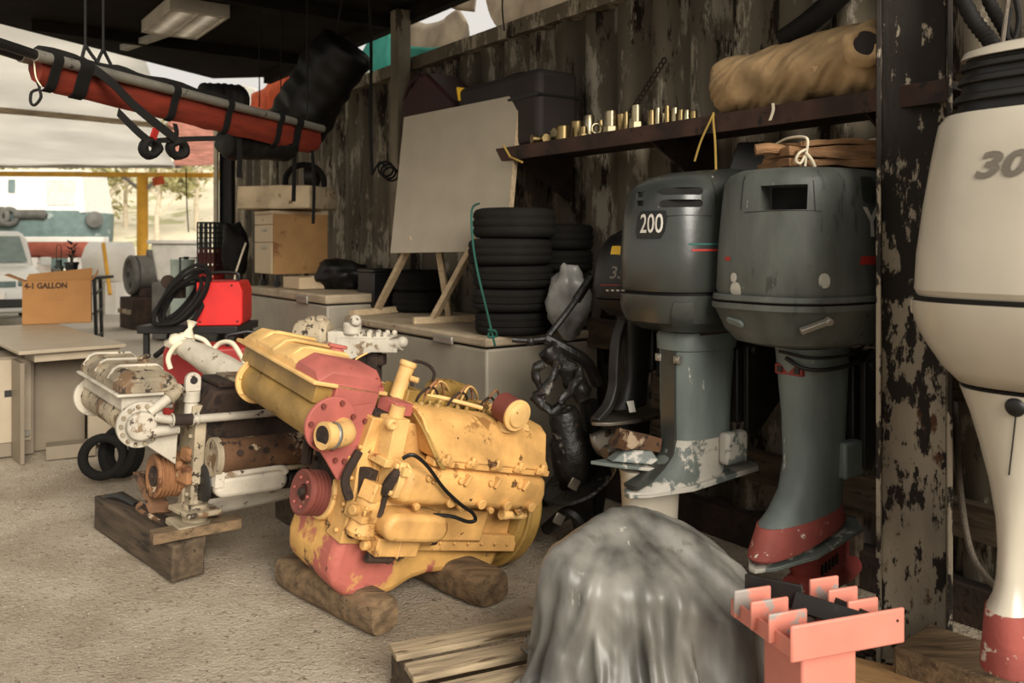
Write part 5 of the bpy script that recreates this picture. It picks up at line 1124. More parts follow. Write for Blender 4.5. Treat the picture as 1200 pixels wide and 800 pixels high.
# ---- tarpaulin over a lump
tp = thing('tarpaulin', 'grey silver tarpaulin draped in folds over a lump in the foreground', 'tarpaulin', (.44,2.70,0))
import numpy as np
def drape(nx, ny, lx, ly, centre_, turn, z0, lump, boxes, steps=260, iters=14):
    """let a stiff sheet fall over a convex lump (corner points) and rest; returns vertices and faces"""
    hb = bmesh.new()
    for p in lump: hb.verts.new(p)
    bmesh.ops.convex_hull(hb, input=hb.verts); bmesh.ops.recalc_face_normals(hb, faces=hb.faces)
    hn = np.array([f.normal[:] for f in hb.faces if f.calc_area() > 1e-7]); hd = np.array([f.normal.dot(f.verts[0].co) for f in hb.faces if f.calc_area() > 1e-7]); hb.free()
    I, J = np.meshgrid(np.arange(nx+1), np.arange(ny+1)); u = (I/nx-.5)*lx; v = (J/ny-.5)*ly; c, s_ = cos(turn), sin(turn)
    rn = np.random.RandomState(5)
    gu, gv = u*.80, v*.93
    X = np.stack([centre_[0]+gu*c-gv*s_, centre_[1]+gu*s_+gv*c, z0+.022*np.sin(u*31+2.2*np.sin(v*3))+.014*np.sin(u*53-v*5)+.012*np.sin(v*21+u*4)+.006*rn.rand(*u.shape)], -1); Pv = X.copy()
    cons = []
    def add(dj, di, L_, k):
        for par in range(2):
            for axis in ((0,) if dj == 0 or di == 0 else (0, 1)):
                jj, ii = np.meshgrid(np.arange(0, ny+1-abs(dj)), np.arange(0, nx+1-abs(di)), indexing='ij')
                j0 = jj; i0 = ii if di >= 0 else ii-di
                st_ = max(abs(dj), 1) if di == 0 else max(abs(di), 1)
                sel = ((i0//st_ if di != 0 else j0//st_) % 2 == par) & ((axis == 0) if (dj == 0 or di == 0) else (j0 % 2 == axis))
                a = (j0[sel], i0[sel]); b_ = (j0[sel]+dj, i0[sel]+di)
                if len(a[0]): cons.append((a, b_, L_, k))
    hx_, hy_ = lx/nx, ly/ny
    add(0,1,hx_,1.0); add(1,0,hy_,1.0); add(1,1,math.hypot(hx_,hy_),.6); add(1,-1,math.hypot(hx_,hy_),.6); add(0,2,2*hx_,.05); add(2,0,2*hy_,.05)
    dt = .016; g_ = np.array((0,0,-9.8))*dt*dt
    for t in range(steps):
        vel = (X-Pv)*.965; Pv = X.copy(); X = X+vel+g_
        hit_ = np.zeros(X.shape[:2], bool)
        for it in range(iters):
            for a, b_, L_, k in cons:
                d = X[b_]-X[a]; ln = np.sqrt((d*d).sum(-1, keepdims=True))+1e-9; q = d*(.5*k*(ln-L_)/ln); X[a] += q; X[b_] -= q
            if it % 3 == 2 or it == iters-1:
                sd = X @ hn.T-hd; mi = sd.argmax(-1); mv = sd.max(-1); ins = mv < .006
                X[ins] += hn[mi[ins]]*(.006-mv[ins])[:, None]; hit_ |= ins
                for (bc, byaw, bs_) in boxes:
                    cy_, sy_ = cos(byaw), sin(byaw); dx = X[..., 0]-bc[0]; dy = X[..., 1]-bc[1]
                    inb = (abs(dx*cy_+dy*sy_) < bs_[0]/2) & (abs(-dx*sy_+dy*cy_) < bs_[1]/2) & (X[..., 2] < bs_[2]+.006)
                    X[..., 2] = np.where(inb, bs_[2]+.006, X[..., 2]); hit_ |= inb
                fl_ = X[..., 2] < .006; X[..., 2] = np.where(fl_, .006, X[..., 2]); hit_ |= fl_
        Pv[hit_] = Pv[hit_]+(X[hit_]-Pv[hit_])*.85
    vs = [V(tuple(p)) for p in X.reshape(-1, 3)]
    return vs, [(j*(nx+1)+i, j*(nx+1)+i+1, (j+1)*(nx+1)+i+1, (j+1)*(nx+1)+i) for j in range(ny) for i in range(nx) if abs(2*(i+.5)/nx-1)**3+abs(2*(j+.5)/ny-1)**3 < 1]
LUMP = [(.085,2.56,.50),(.20,2.86,.45),(.33,2.76,.592),(.36,2.80,.595),(.50,2.92,.54),(.56,2.74,.51),(.70,2.86,.42),(.80,2.68,.335),(.72,2.52,.30),(.46,2.49,.41),(.22,2.50,.43),(.12,2.58,0),(.2,2.9,0),(.55,2.95,0),(.75,2.85,0),(.78,2.66,0),(.66,2.50,0),(.24,2.50,0)]
_a = R(24); PB = ((-.407+.52*cos(_a)+.36*sin(_a), 2.82+.52*sin(_a)-.36*cos(_a)), _a, (1.06,.74,.13))
vs, fs = drape(96, 72, 1.50, 1.16, (.535,2.68), .12, .64, LUMP, [PB], 190, 12)
m = MB(); m.poly([v-tp.location for v in vs], fs); bmesh.ops.recalc_face_normals(m.bm, faces=m.bm.faces); m.bm.normal_update()
for v in m.bm.verts:
    q = v.co; a = math.atan2(q.y-.07, q.x+.08); dz = .62-q.z; w_ = min(1, .25+dz*2.6)
    c, s_ = cos(a), sin(a); tw = .5*noise.noise(V((c*2, s_*2, q.z*3)))
    k = .5-1.7*abs(noise.noise(V((c*3.6+tw, s_*3.6, q.z*.9+4)))); k2 = .35-1.5*abs(noise.noise(V((c*9+tw, s_*9, q.z*2.2))))
    k3 = .4-1.5*abs(noise.noise(V((q.x*5+q.z*3, q.y*5, q.z*4+2))))
    v.co += v.normal*(.046*k*w_+.016*k2*w_+.012*k3)
    v.co.z = max(.004, v.co.z)
sh_ = m.build('draped_sheet', 'tarp', tp, ang=80, sub=1)
md = sh_.modifiers.new('thick', 'SOLIDIFY'); md.thickness = .003
# ---- red stand with the comb head
sd_ = thing('roller_stand', 'coral red steel stand with a comb-like plate head, front right', 'stand', (.80,2.30,-.005), (0,0,18.5))
HZ = .425
m = MB(); m.bx(-.085,.085,-.085,.085,0,HZ-.005); m.build('post', 'coral', sd_, bevel=.008)
m = MB(); m.bx(-.155,.155,-.125,.125,HZ-.006,HZ+.004); m.build('head_plate', 'coral', sd_, bevel=.002)
for x in (-.152,.152):
    m = MB(); m.bx(x-.004,x+.004,-.135,.135,HZ-.005,HZ+.04); m.bx(min(x,x*.72),max(x,x*.72),-.135,.135,HZ-.008,HZ-.001); m.build('side_angle', 'coral', sd_, bevel=.002)
m = MB(); m.bx(-.160,.190,-.142,-.132,HZ-.012,HZ+.080); m.build('front_plate', 'coral', sd_, bevel=.006)
for k in range(3):
    y = -.062+.078*k
    for s_, x0, x1 in ((-1,-.172,-.055),(1,.075,.172)):
        m = MB(); m.bx(x0,x1,y-.005,y+.005,HZ+.005,HZ+.080); m.build('comb_fin', 'coralm', sd_, bevel=.004)
m = MB(); m.box((-.03,.115,HZ+.05),(.16,.01,.07),(0,0,-50)); m.build('loose_plate', 'blackm', sd_, bevel=.002)
m = MB(); m.box((.04,-.03,HZ+.045),(.008,.20,.05),(0,30,25)); m.box((.10,-.04,HZ+.035),(.008,.15,.05),(0,20,10)); m.build('loose_strips', 'blackm', sd_, bevel=.002)
m = MB()
for k in range(26): m.sph((random.uniform(-.05,.14),random.uniform(-.11,.09),HZ+.012), random.uniform(.008,.02), (1.3,1,.7), 8, .4, 3, k)
g_ = m.build('grit', 'rustd', sd_); g_['kind'] = 'stuff'
m = MB(); m.cyl((.165,-.1425,HZ+.05),(.165,-.1435,HZ+.05),.004,n=8); m.build('pin_hole', 'blackp', sd_)
# ---- timbers lower right
m = MB(); m.box((0,0,.05),(.34,.19,.10)); m.cut(3); m.wob(.005,6,4); o = m.build('wood_block', mat('tan timber block', (166,128,84), .85, var=.2, stretch=(1,6,6), chips=(((84,62,40), 5, .62),), bump=.3), bevel=.006); o.location = (1.17,2.66,-.005); o.rotation_euler = (0,0,R(-35)); tag(o, 'tan timber block on the floor right of the red stand', 'timber')
a_, b_ = V((1.30,2.78,.115)), V((1.95,2.06,.115)); m = MB(); m.bar(a_, b_, .25, .155); m.cut(3); m.wob(.008,5,6); o = centre(m.build('timber_sleeper', 'timber', bevel=.008)); o.location.z = .02; tag(o, 'wide worn timber sleeper in front of the rusty column, under the white motor', 'timber')
m = MB(); m.bar(V((1.22,2.70,.0)), V((1.80,2.10,.0)), .12, .10); o = centre(m.build('steel_channel', 'blackm', bevel=.004)); o.location = o.location+V((.16,.05,0)); o.location.z = -.075
tag(o, 'dark steel channel under the worn timber sleeper', 'channel')
# gravel at the column foot
m = MB()
for k in range(220):
    x, y = random.uniform(.92,1.3), random.uniform(2.75,3.15); m.sph((x,y,.0), random.uniform(.006,.016), (1.2,1,.7), 6, .4, 3, k)
o = m.build('gravel', 'rustd', ang=20); o['kind'] = 'stuff'; tag(o, 'dark loose grit on the floor at the foot of the rusty column', 'gravel')
# wire rope and hoses at the right
m = MB(); m.tube([WP(1118,.10,.9), P(1124,560,2.95), P(1136,640,2.85), P(1156,676,2.75), P(1180,694,2.65), P(1215,700,2.5)], .011, n=10); o = centre(m.build('wire_rope', 'wire')); tag(o, 'twisted steel wire rope looping behind the white outboard leg', 'rope')
for pts, r_, lb in ((((1118,-20,2.75),(1140,22,2.72),(1160,48,2.68),(1172,72,2.62)),.024,'thick ribbed black hose dropping onto the white motor top'),(((1150,-20,2.80),(1163,10,2.78),(1180,40,2.72),(1185,66,2.66)),.02,'second black hose beside the ribbed one above the white motor')):
    m = MB(); pp = cat([P(*q) for q in pts], 14); m.tube([tuple(p) for p in pp], (lambda t, r_=r_: r_*(1+.10*sin(t*170))), n=12, k=1); o = centre(m.build('flex_hose', 'black', ang=60)); tag(o, lb, 'hose')
m = MB(); m.tube([P(1184,-20,2.65),P(1178,25,2.62),P(1173,66,2.58)],.007); o = centre(m.build('steel_cable', 'wire')); tag(o, 'thin grey cable running down onto the white motor cap', 'cable')
m = MB(); m.tube([P(1188,-10,2.7),P(1194,22,2.68),P(1188,48,2.66),P(1180,40,2.66),P(1184,10,2.68)],.008); o = centre(m.build('cable_loop', 'black')); tag(o, 'looped black cable hanging at the top right corner', 'cable')
# ================================================================== UNDER THE ROOF
# ---- fluorescent fitting, conduit
LAMPM = bpy.data.materials.new('lamp tube'); LAMPM.use_nodes = True
LAMPM.node_tree.nodes['Principled BSDF'].inputs['Emission Color'].default_value = (1,.95,.86,1); LAMPM.node_tree.nodes['Principled BSDF'].inputs['Emission Strength'].default_value = 2.0
cl = thing('ceiling_light', 'flat white louvred light fitting under the dark roof', 'light fitting', (-2.62,6.82,3.19), (0,0,YW)); cl.scale = (.84,.85,1)
m = MB(); m.bx(-.52,.52,-.25,.25,.05,.10); m.bx(-.53,.53,-.26,-.235,-.0,.10); m.bx(-.53,.53,.235,.26,.0,.10); m.bx(-.53,-.49,-.26,.26,.0,.10); m.bx(.49,.53,-.26,.26,.0,.10); m.build('housing', 'lamp', cl, bevel=.004)
m = MB(); m.bx(-.49,.49,-.235,.235,.045,.052); m.build('reflector', mat('white reflector', (232,228,216), .4), cl)
m = MB()
for k in range(14): x = -.455+.07*k; m.bx(x-.004,x+.004,-.235,.235,.003,.04)
m.bx(-.49,.49,-.006,.006,.0,.045); m.build('louvre', 'lamp', cl)
for y in (-.12,.12):
    m = MB(); m.cyl((-.47,y,.03),(.47,y,.03),.013,n=12); m.build('tube', LAMPM, cl)
m = MB(); m.bar(V((-2.93,7.24,3.235)), V((-3.55,7.80,3.235)), .07, .05); o = centre(m.build('conduit_strip', 'galv', bevel=.004)); tag(o, 'pale metal strip under the roof beside the light fitting', 'conduit')
# ---- rescue stretcher hanging under the roof edge
A, B = P(40,66,3.65), P(374,151,5.93); ax = (B-A).normalized(); LN = (B-A).length; side = ax.cross(V((0,0,1))).normalized()   # side points to the right of the axis
sidc = -side if side.dot(-A) < 0 else side            # towards the camera
st = thing('rescue_stretcher', 'red folded rescue stretcher with black straps hanging under the roof edge', 'stretcher', tuple(A), (0,0,math.degrees(math.atan2(ax.y, ax.x))))
pit = ax.z
def SL(s_, o_, z_): return V((s_, o_, z_+s_*ax.z))
# local: x along the stretcher, y to its left; the camera is on the right (-y)
for nm_, yo, s0 in (('near', -.025, -.0), ('far', .055, .0)):
    m = MB(); m.cyl(SL(-.02,yo,0), SL(LN,yo,0), .026, n=16); pl_ = m.build('pole', 'alu', st)
    m = MB(); m.cyl(SL(-.20,yo+.01,.015), SL(.0,yo,0), .022, n=14); m.build('grip', 'blackp', pl_)
rings = []
for i in range(26):
    t = i/25; s_ = .03+(LN-.03)*t; d_ = (.125+.055*t)*(1 if i not in (0, 25) else .8); sag = .01*sin(t*9)
    rings.append([SL(s_, y, z*d_/.17) for y, z in ((.0,-.012),(-.012,-.03),(-.016,-.10),(.0,-.155),(.02,-.175),(.045,-.15),(.06,-.08),(.06,.0),(.04,-.02),(.02,-.015))])
m = MB(); m.loft(rings); m.wob(.010,6,2); m.build('red_sheet', 'rescue', st, ang=60)
rings = [[SL(.05+(LN*.55)*t, y, z+.008*sin(t*22)) for y, z in ((-.01,.02),(.0,.05),(.02,.06),(.05,.05),(.06,.01),(.02,.0))] for t in [k/20 for k in range(21)]]
m = MB(); m.loft(rings); m.wob(.012,9,5); m.build('black_cover', 'black', st, ang=60)
for px in (57, 90, 198, 262, 322, 344):
    s_ = None
    for k in range(300):
        q = A+ax*LN*k/299
        if q.x/q.y*FPX+600 >= px: s_ = LN*k/299; break
    d_ = (.125+.055*s_/LN); w_ = .075 if px in (90, 344) else .05
    m = MB(); m.strap([SL(s_,.015,.035), SL(s_,-.035,.032), SL(s_,-.056,.0), SL(s_,-.035,-.05), SL(s_,-.026,-.10*d_/.17), SL(s_,-.008,-.16*d_/.17), SL(s_,.02,-.183*d_/.17)], w_, .006, (1,0,0), 3); m.build('strap', 'web', st)
def ST(px, py, Y): 
    p = P(px, py, Y)-A; c, s_ = cos(st.rotation_euler.z), sin(st.rotation_euler.z); return V((p.x*c+p.y*s_, -p.x*s_+p.y*c, p.z))
for pts in (((100,53,3.95),(97,64,3.93),(95,75,3.9)), ((100,53,3.95),(108,65,3.98),(117,76,4.0)), ((121,58,4.15),(116,68,4.1),(113,78,4.05)), ((121,58,4.15),(126,68,4.18),(132,80,4.2))):
    m = MB(); m.tube([ST(*q) for q in pts], .008); m.build('sling', 'black', st)
for px, py, Y in ((100,53,3.95),(121,58,4.15)):
    a = ST(px, py, Y); b = V((a.x, a.y, 3.30-A.z)); m = MB(); m.tube([a, b], .006); m.build('hanging_cord', 'black', st)
a = ST(360,140,5.8); m = MB(); m.tube([a, V((a.x,a.y,3.30-A.z))], .006); m.build('hanging_cord', 'black', st)
def band(pts, wd, nrm, name='loose_strap', mt='web'):
    m = MB(); m.strap([ST(*q) for q in pts], wd, .005, nrm); return m.build(name, mt, st)
band(((97,72,3.88),(130,96,3.95),(160,126,4.05),(205,162,4.2)), .045, (.3,0,1)); band(((138,131,4.0),(160,153,4.05),(178,168,4.1)), .04, (.3,0,1))
band(((205,145,4.3),(207,155,4.28),(205,166,4.25)), .03, (1,0,0)); band(((180,165,4.12),(215,163,4.25),(255,162,4.4)), .026, (.0,0,1))
band(((345,152,5.72),(345,195,5.70),(344,236,5.68)), .045, (1,0,0)); band(((366,176,5.85),(368,215,5.8),(367,262,5.75)), .035, (1,0,0)); band(((280,160,5.1),(281,185,5.1),(280,208,5.1)), .045, (1,0,0))
for px, py, Y, r_ in ((176,173,4.12,.05),(208,174,4.25,.05)):
    a = ST(px, py, Y); m = MB(); m.ring(a, (.4,1,.2), r_*.75, .02, 18, 8, sq=(1,1.6)); m.wob(.01,18,1); m.build('strap_loop', 'web', st)
a = ST(181,157,4.1); m = MB(); m.box(a,(.035,.012,.05),(0,25,0)); m.build('red_tag', 'redk', st)
m = MB(); p0 = [ST(*q) for q in ((44,97,3.66),(46,104,3.66),(37,108,3.66),(36,120,3.66),(41,123,3.66),(48,114,3.66),(46,104,3.66))]; m.tube(p0, .0065, k=3); m.build('carabiner', 'black', st)
m = MB(); m.tube([ST(40,72,3.65),ST(42,90,3.65),ST(48,101,3.66)], .003); m.build('end_cord', 'string', st)
# ---- black rolls hanging behind the stretcher
def sack(name, label, a, b, r, mt, seed, ends=(.75,.85)):
    a, b = V(a), V(b); d = (b-a).normalized(); u, v, _ = frame(d); rings = []
    for i in range(24):
        t = i/23; e = 1
        if t < .08: e = ends[0]+(1-ends[0])*math.sin(pi/2*t/.08)
        if t > .9: e = ends[1]+(1-ends[1])*math.sin(pi/2*(1-t)/.1)
        p = a.lerp(b, t); rings.append([p+(u*cos(q)+v*sin(q))*r*e*(1+.14*noise.noise(V((cos(q)*1.8+seed, sin(q)*1.8, t*4)))+.03*sin(t*40+q)) for q in [2*pi*k/28 for k in range(28)]])
    m = MB(); m.loft(rings); o = centre(m.build(name, mt, ang=70)); return tag(o, label, 'bag')
bs_ = sack('kit_bag', 'big black kit bag roll hanging tilted above the stretcher end', P(338,160,6.5), P(407,52,6.3), .225, 'blackbag', 2)
m = MB(); a = P(394,40,6.3)-bs_.location; m.tube([a, V((a.x+.05,a.y,3.29-bs_.location.z))], .008); m.build('cord', 'black', bs_)
sack('kit_bag', 'smaller black bundle hanging behind the stretcher, above its middle', P(234,118,5.9), P(285,122,6.1), .13, 'black', 5)
sack('kit_bag', 'black bundle sagging below the right half of the stretcher', P(262,166,5.2), P(338,172,5.7), .10, 'blackbag', 8)
for px in (304, 329):
    m = MB(); a = P(px,60,6.6); b = P(px,125,6.6); a.z = 3.29; m.tube([a,b],.005); o = centre(m.build('hanging_rope', 'black')); tag(o, 'thin dark cord hanging from the roof, %s the orange cloth' % ('left over' if px == 304 else 'right over'), 'rope')
# ---- torn sheets in the gap between container and roof
def sheet(name, label, mt, pts, off, catg='tarpaulin', wv=.04, grp=None, seed=0):
    vs = []
    for px, py in pts:
        p = WP(px, off); vs.append(V((p.x, p.y, EYE-(py-HOR)/FPX*p.y)))
    m = MB(); m.poly(vs, [tuple(range(len(vs)))]); bmesh.ops.triangulate(m.bm, faces=m.bm.faces); bmesh.ops.subdivide_edges(m.bm, edges=m.bm.edges[:], cuts=5, use_grid_fill=True)
    for v in m.bm.verts: v.co += WN*wv*(noise.noise(v.co*2.6+V((seed,0,0)))+.6*sin((v.co.dot(WD)+.4*v.co.z)*11+seed))
    o = centre(m.build(name, mt, ang=80)); md = o.modifiers.new('thick', 'SOLIDIFY'); md.thickness = .006; return tag(o, label, catg, grp)
sheet('tarp_sheet', 'teal torn tarpaulin in the gap left of the roof post', 'tealt', ((385,112),(398,92),(418,80),(426,60),(438,42),(452,34),(464,30),(466,84)), -.30, seed=1)
sheet('tarp_sheet', 'white rag edge of tarpaulin beside the black kit bag', 'whitet', ((380,110),(402,86),(408,70),(424,72),(436,78),(437,92),(398,112)), -.22, seed=2, wv=.02)
sheet('tarp_sheet', 'dirty beige sheet slumped in the gap right of the roof post', 'greyt', ((478,20),(500,28),(520,22),(538,10),(544,24),(540,50),(548,52),(520,60),(478,76)), -.35, seed=3)
sheet('tarp_sheet', 'strip of teal tarpaulin below the beige sheet', 'tealt', ((470,78),(478,54),(510,56),(545,50),(548,58),(475,82)), -.25, seed=4, wv=.02)
sheet('tarp_sheet', 'grey green sheet hanging at the right end of the gap', 'greyt', ((564,-12),(700,-30),(700,10),(640,30),(592,48),(586,36)), -.28, seed=5, wv=.03)
sheet('tarp_sheet', 'grey flap of sheet under the roof above the beige sheet', 'greyt', ((494,-6),(560,-14),(556,14),(536,12)), -.15, seed=6, wv=.02)
sheet('orange_cloth', 'faded orange cloth hanging in the gap behind the stretcher', 'oranget', ((290,134),(296,112),(312,102),(338,82),(344,92),(336,116),(316,134)), -.18, 'cloth', seed=7, wv=.05)
sheet('tarp_sheet', 'pale crumpled sheet left of the orange cloth at the roof corner', 'whitet', ((262,120),(268,102),(284,98),(298,104),(296,126),(282,134)), -.20, seed=8, wv=.05)
# ================================================================== LEFT SIDE
# ---- desk
dk = thing('office_desk', 'pale laminate desk carrying the open cardboard box', 'desk', (-3.19,5.52,0), (0,0,math.degrees(math.atan2(.43,.50))))
# local x along the near short edge, local y away
m = MB(); m.bx(0,.66,0,2.05,.725,.75); m.build('top', 'desk', dk, bevel=.004)
m = MB(); m.bx(.10,.63,.05,1.9,.665,.724); m.build('apron', 'desk', dk, bevel=.003)
m = MB(); m.bx(.02,.045,.06,2.0,.0,.665); m.build('side_panel', 'deskside', dk, bevel=.002)
m = MB(); m.bx(.045,.50,.42,.445,.0,.665); m.build('modesty_panel', 'deskside', dk, bevel=.002)
m = MB(); m.bx(.47,.645,.22,.245,.03,.665); m.bx(.62,.645,.22,1.9,.0,.665); m.build('end_panel', 'desk', dk, bevel=.002)
m = MB(); m.bx(.045,.60,1.85,1.875,.0,.665); m.build('back_panel', 'deskside', dk, bevel=.002)
m = MB(); m.box((0,0,.045),(.30,.16,.09)); o = m.build('plinth_board', 'deskside', bevel=.004); p = G(76,537); o.location = (p.x,p.y+.08,0); o.rotation_euler = (0,0,R(28)); tag(o, 'short grey board lying on the floor in front of the desk', 'board')
m = MB(); m.lathe([(.13,0),(.13,.012),(.10,.03),(.03,.045),(.02,.06)], (0,0,0), (0,0,1), 28); o = m.build('round_base', 'blackp'); p = G(22,526); o.location = (p.x,p.y,0); tag(o, 'black round base on the floor left of the desk', 'base')
cb = thing('metal_cabinet', 'grey white cabinet at the left edge with dark slot and handle', 'cabinet', (-3.52,5.72,0), (0,0,36))
m = MB(); m.bx(-.32,.28,0,.45,0,.68); m.build('body', 'deskside', cb, bevel=.006)
m = MB(); m.bx(-.30,.26,-.012,0,.10,.66); dr_ = m.build('door', 'desk', cb, bevel=.003)
m = MB(); m.bx(.10,.22,-.016,-.011,.41,.455); m.build('slot', 'blackp', dr_); m = MB(); m.bx(.14,.25,-.03,-.011,.13,.17); m.build('handle', 'alu', dr_, bevel=.003)
# ---- cardboard box with its flaps
p = P(67,379,7.42)
bxx = thing('cardboard_box', 'open tan cardboard box printed 4-1 GALLON on the desk', 'box', (p.x, p.y, .751), (0,0,25))
Wb, Db, Hb = .53, .34, .372
m = MB(); m.bx(-Wb/2,Wb/2,0,.006,0,Hb); fr = m.build('front_panel', 'card', bxx)
m = MB(); m.bx(-Wb/2,Wb/2,Db-.006,Db,0,Hb); m.bx(-Wb/2,-Wb/2+.006,.006,Db-.006,0,Hb); m.bx(Wb/2-.006,Wb/2,.006,Db-.006,0,Hb); m.bx(-Wb/2,Wb/2,0,Db,0,.006); m.build('side_panels', 'card', bxx)
m = MB(); m.loft([[V((-Wb/2,0,Hb)),V((-Wb/2,Db,Hb)),V((-Wb/2-.005,Db,Hb)),V((-Wb/2-.005,0,Hb))],[V((-Wb/2-.13,.0,Hb+.06)),V((-Wb/2-.13,Db,Hb+.06)),V((-Wb/2-.133,Db,Hb+.055)),V((-Wb/2-.133,0,Hb+.055))]]); m.build('left_flap', 'card', bxx)
m = MB(); m.loft([[V((Wb/2,0,Hb)),V((Wb/2,Db,Hb)),V((Wb/2+.005,Db,Hb)),V((Wb/2+.005,0,Hb))],[V((Wb/2+.05,.02,Hb+.06)),V((Wb/2+.05,Db,Hb+.09)),V((Wb/2+.055,Db,Hb+.085)),V((Wb/2+.055,.02,Hb+.055))]]); m.build('right_flap', 'card', bxx)
m = MB(); m.loft([[V((-Wb/2,Db,Hb)),V((Wb/2,Db,Hb)),V((Wb/2,Db+.005,Hb)),V((-Wb/2,Db+.005,Hb))],[V((-Wb/2+.02,Db+.05,Hb+.05)),V((Wb/2,Db+.05,Hb+.10)),V((Wb/2,Db+.055,Hb+.10)),V((-Wb/2+.02,Db+.055,Hb+.05))]]); m.build('back_flap', 'card', bxx)
m = MB(); m.loft([[V((-Wb/2,.006,Hb)),V((Wb/2,.006,Hb)),V((Wb/2,.011,Hb)),V((-Wb/2,.011,Hb))],[V((-Wb/2+.03,.05,Hb-.16)),V((Wb/2-.03,.05,Hb-.16)),V((Wb/2-.03,.055,Hb-.16)),V((-Wb/2+.03,.055,Hb-.16))]]); m.build('front_flap', 'card', bxx)
tv, tf = text_verts('4-1 GALLON', .068, 0, .0032, .86); m = MB(); m.poly([V((v.x-.085, -.0015, v.y+Hb-.042)) for v in tv], tf); m.build('lettering', 'ink', fr)
m = MB(); m.bx(-.18,.06,-.0015,-.0005,.205,.209); m.build('printed_line', mat('faint print', (150,100,50)), fr)
# ---- black high table behind the box with the plant and a small lantern
tb_ = thing('high_table', 'black high table with lattice legs behind the cardboard box', 'table', (-4.42,8.65,0), (0,0,6))
m = MB(); m.bx(-.34,.30,-.2,.2,1.09,1.12); m.build('top', 'blackp', tb_, bevel=.004)
for x, y in ((.26,-.17),(.19,.17),(-.30,-.17),(-.30,.17)):
    m = MB(); m.bar((x*.92,y,1.09),(x*1.06,y,0),.028,.028); m.build('leg', 'blackp', tb_)
for z in (.25,.5,.75,.95):
    m = MB(); m.bar((.255,-.16,z),(.20,.16,z+.04),.015,.02); m.bar((-.29,-.16,z),(.255,-.16,z),.012,.015); m.build('rung', 'blackp', tb_)
def potted(name, label, p, s_, seed):
    t = thing(name, label, 'plant', tuple(p)); rnd = random.Random(seed)
    m = MB(); m.lathe([(.045,0),(.062,.115),(.068,.118),(.068,.14),(.056,.14),(.05,.10)], (0,0,0), (0,0,1), 22); m.build('pot', 'blackp', t)
    m = MB(); m.lathe([(.054,.11),(.001,.112)], (0,0,0), (0,0,1), 18); m.build('soil', 'rustd', t)
    m = MB()
    for k in range(3): m.tube([(.01*k-.01,0,.11),(.012*k-.014,.005,.18),(.03*(k-1),.01,.25+.02*k)], .005)
    m.build('stem', 'leafd', t)
    for k in range(16):
        a = k*2.4; z = .16+.010*k; l_ = .07+.03*rnd.random(); d = V((cos(a), sin(a), .45+.5*rnd.random())).normalized(); sdv = d.cross(V((0,0,1))).normalized(); b = V((0,0,z))+d*.01
        m = MB(); m.poly([b, b+d*l_*.45+sdv*.018, b+d*l_+V((0,0,-.012)), b+d*l_*.45-sdv*.018], [(0,1,2,3)]); lf = m.build('leaf', 'leafd', t)
    return t
p = P(84,317,8.62); potted('potted_plant', 'small leafy plant in a black pot behind the cardboard box', (p.x,p.y,1.121), 1, 3)
p = P(69,318,8.62); ln_ = thing('table_lantern', 'small dark lantern figure left of the potted plant', 'lantern', (p.x,p.y,1.121))
m = MB(); m.lathe([(.045,0),(.05,.02),(.04,.04),(.045,.09),(.03,.11),(.028,.15),(.034,.16)], (0,0,0), (0,0,1), 18); m.build('body', 'grate', ln_)
for y in (-.02,.02):
    m = MB(); m.ring((y,-.04,.06),(0,1,0),.014,.005,14,6); m.build('eye_ring', 'alu', ln_)
m = MB(); m.tube([(-.02,0,.15),(-.025,0,.28),(0,0,.32),(.025,0,.28),(.02,0,.15)],.004); m.build('handle', 'blackp', ln_)
# ---- cart with red welder and cable coil, red machine in front
ct = thing('workshop_cart', 'dark steel cart under the red welder box', 'cart', P(232,385,6.35)*1-V((0,0,EYE-.1*6.35)), (0,0,0)); ct.location.z = 0
m = MB(); m.bx(-.36,.36,-.22,.30,.80,.855); m.build('deck', 'blackm', ct, bevel=.006)
for x in (-.31,.31):
    for y in (-.17,.25):
        m = MB(); m.bx(x-.018,x+.018,y-.018,y+.018,.10,.80); lg_ = m.build('leg', 'blackm', ct); m = MB(); m.cyl((x-.02,y,.05),(x+.02,y,.05),.05,n=20); m.build('wheel', 'tyre', lg_)
m = MB(); m.bx(-.34,.34,-.2,.28,.35,.38); m.build('lower_deck', 'blackm', ct)
wl = thing('welding_machine', 'bright red box-shaped welding machine on the dark cart', 'welder', (ct.location.x+.195, 6.35, .856), (0,0,8))
m = MB(); m.prism([(-.155,0),(.15,0),(.165,.03),(.165,.25),(.14,.315),(-.155,.315)], (0,-.20,0), (1,0,0), (0,0,1), (0,.42,0)); m.build('case', 'red', wl, bevel=.008)
m = MB(); bolts(m, [(-.11,-.20,.29),(.09,-.20,.29),(-.13,-.20,.03),(.13,-.20,.03)], (0,-1,0), .008, .005); m.build('screws', 'blackp', wl)
m = MB(); m.tube([(-.1,0,.31),(-.09,0,.37),(.09,0,.37),(.1,0,.31)],.013); m.build('handle', 'blackp', wl)
co_ = thing('cable_coil', 'loops of thick black welding cable hanging beside the red welder', 'cable', (ct.location.x-.12, 6.22, .857), (0,0,0))
def CO(px, py, Y=6.15): return P(px,py,Y)-co_.location
for k, (cx_, cy_, la, sa, tl) in enumerate(((212,350,44,17,.85),(208,354,38,13,.8),(216,346,42,20,.95),(205,356,34,12,.7),(219,350,40,15,.9),(210,350,30,9,.85))):
    pts = []
    for i in range(12):
        a = 2*pi*i/12; x = la*cos(a); y = sa*sin(a)
        pts.append(CO(cx_+x*cos(tl)+y*sin(tl), min(380, cy_-x*sin(tl)+y*cos(tl)), 6.04+.05*k+.03*sin(a*2+k)))
    m = MB(); m.tube(pts, .0135, closed=True, k=5); m.build('loop', 'black', co_)
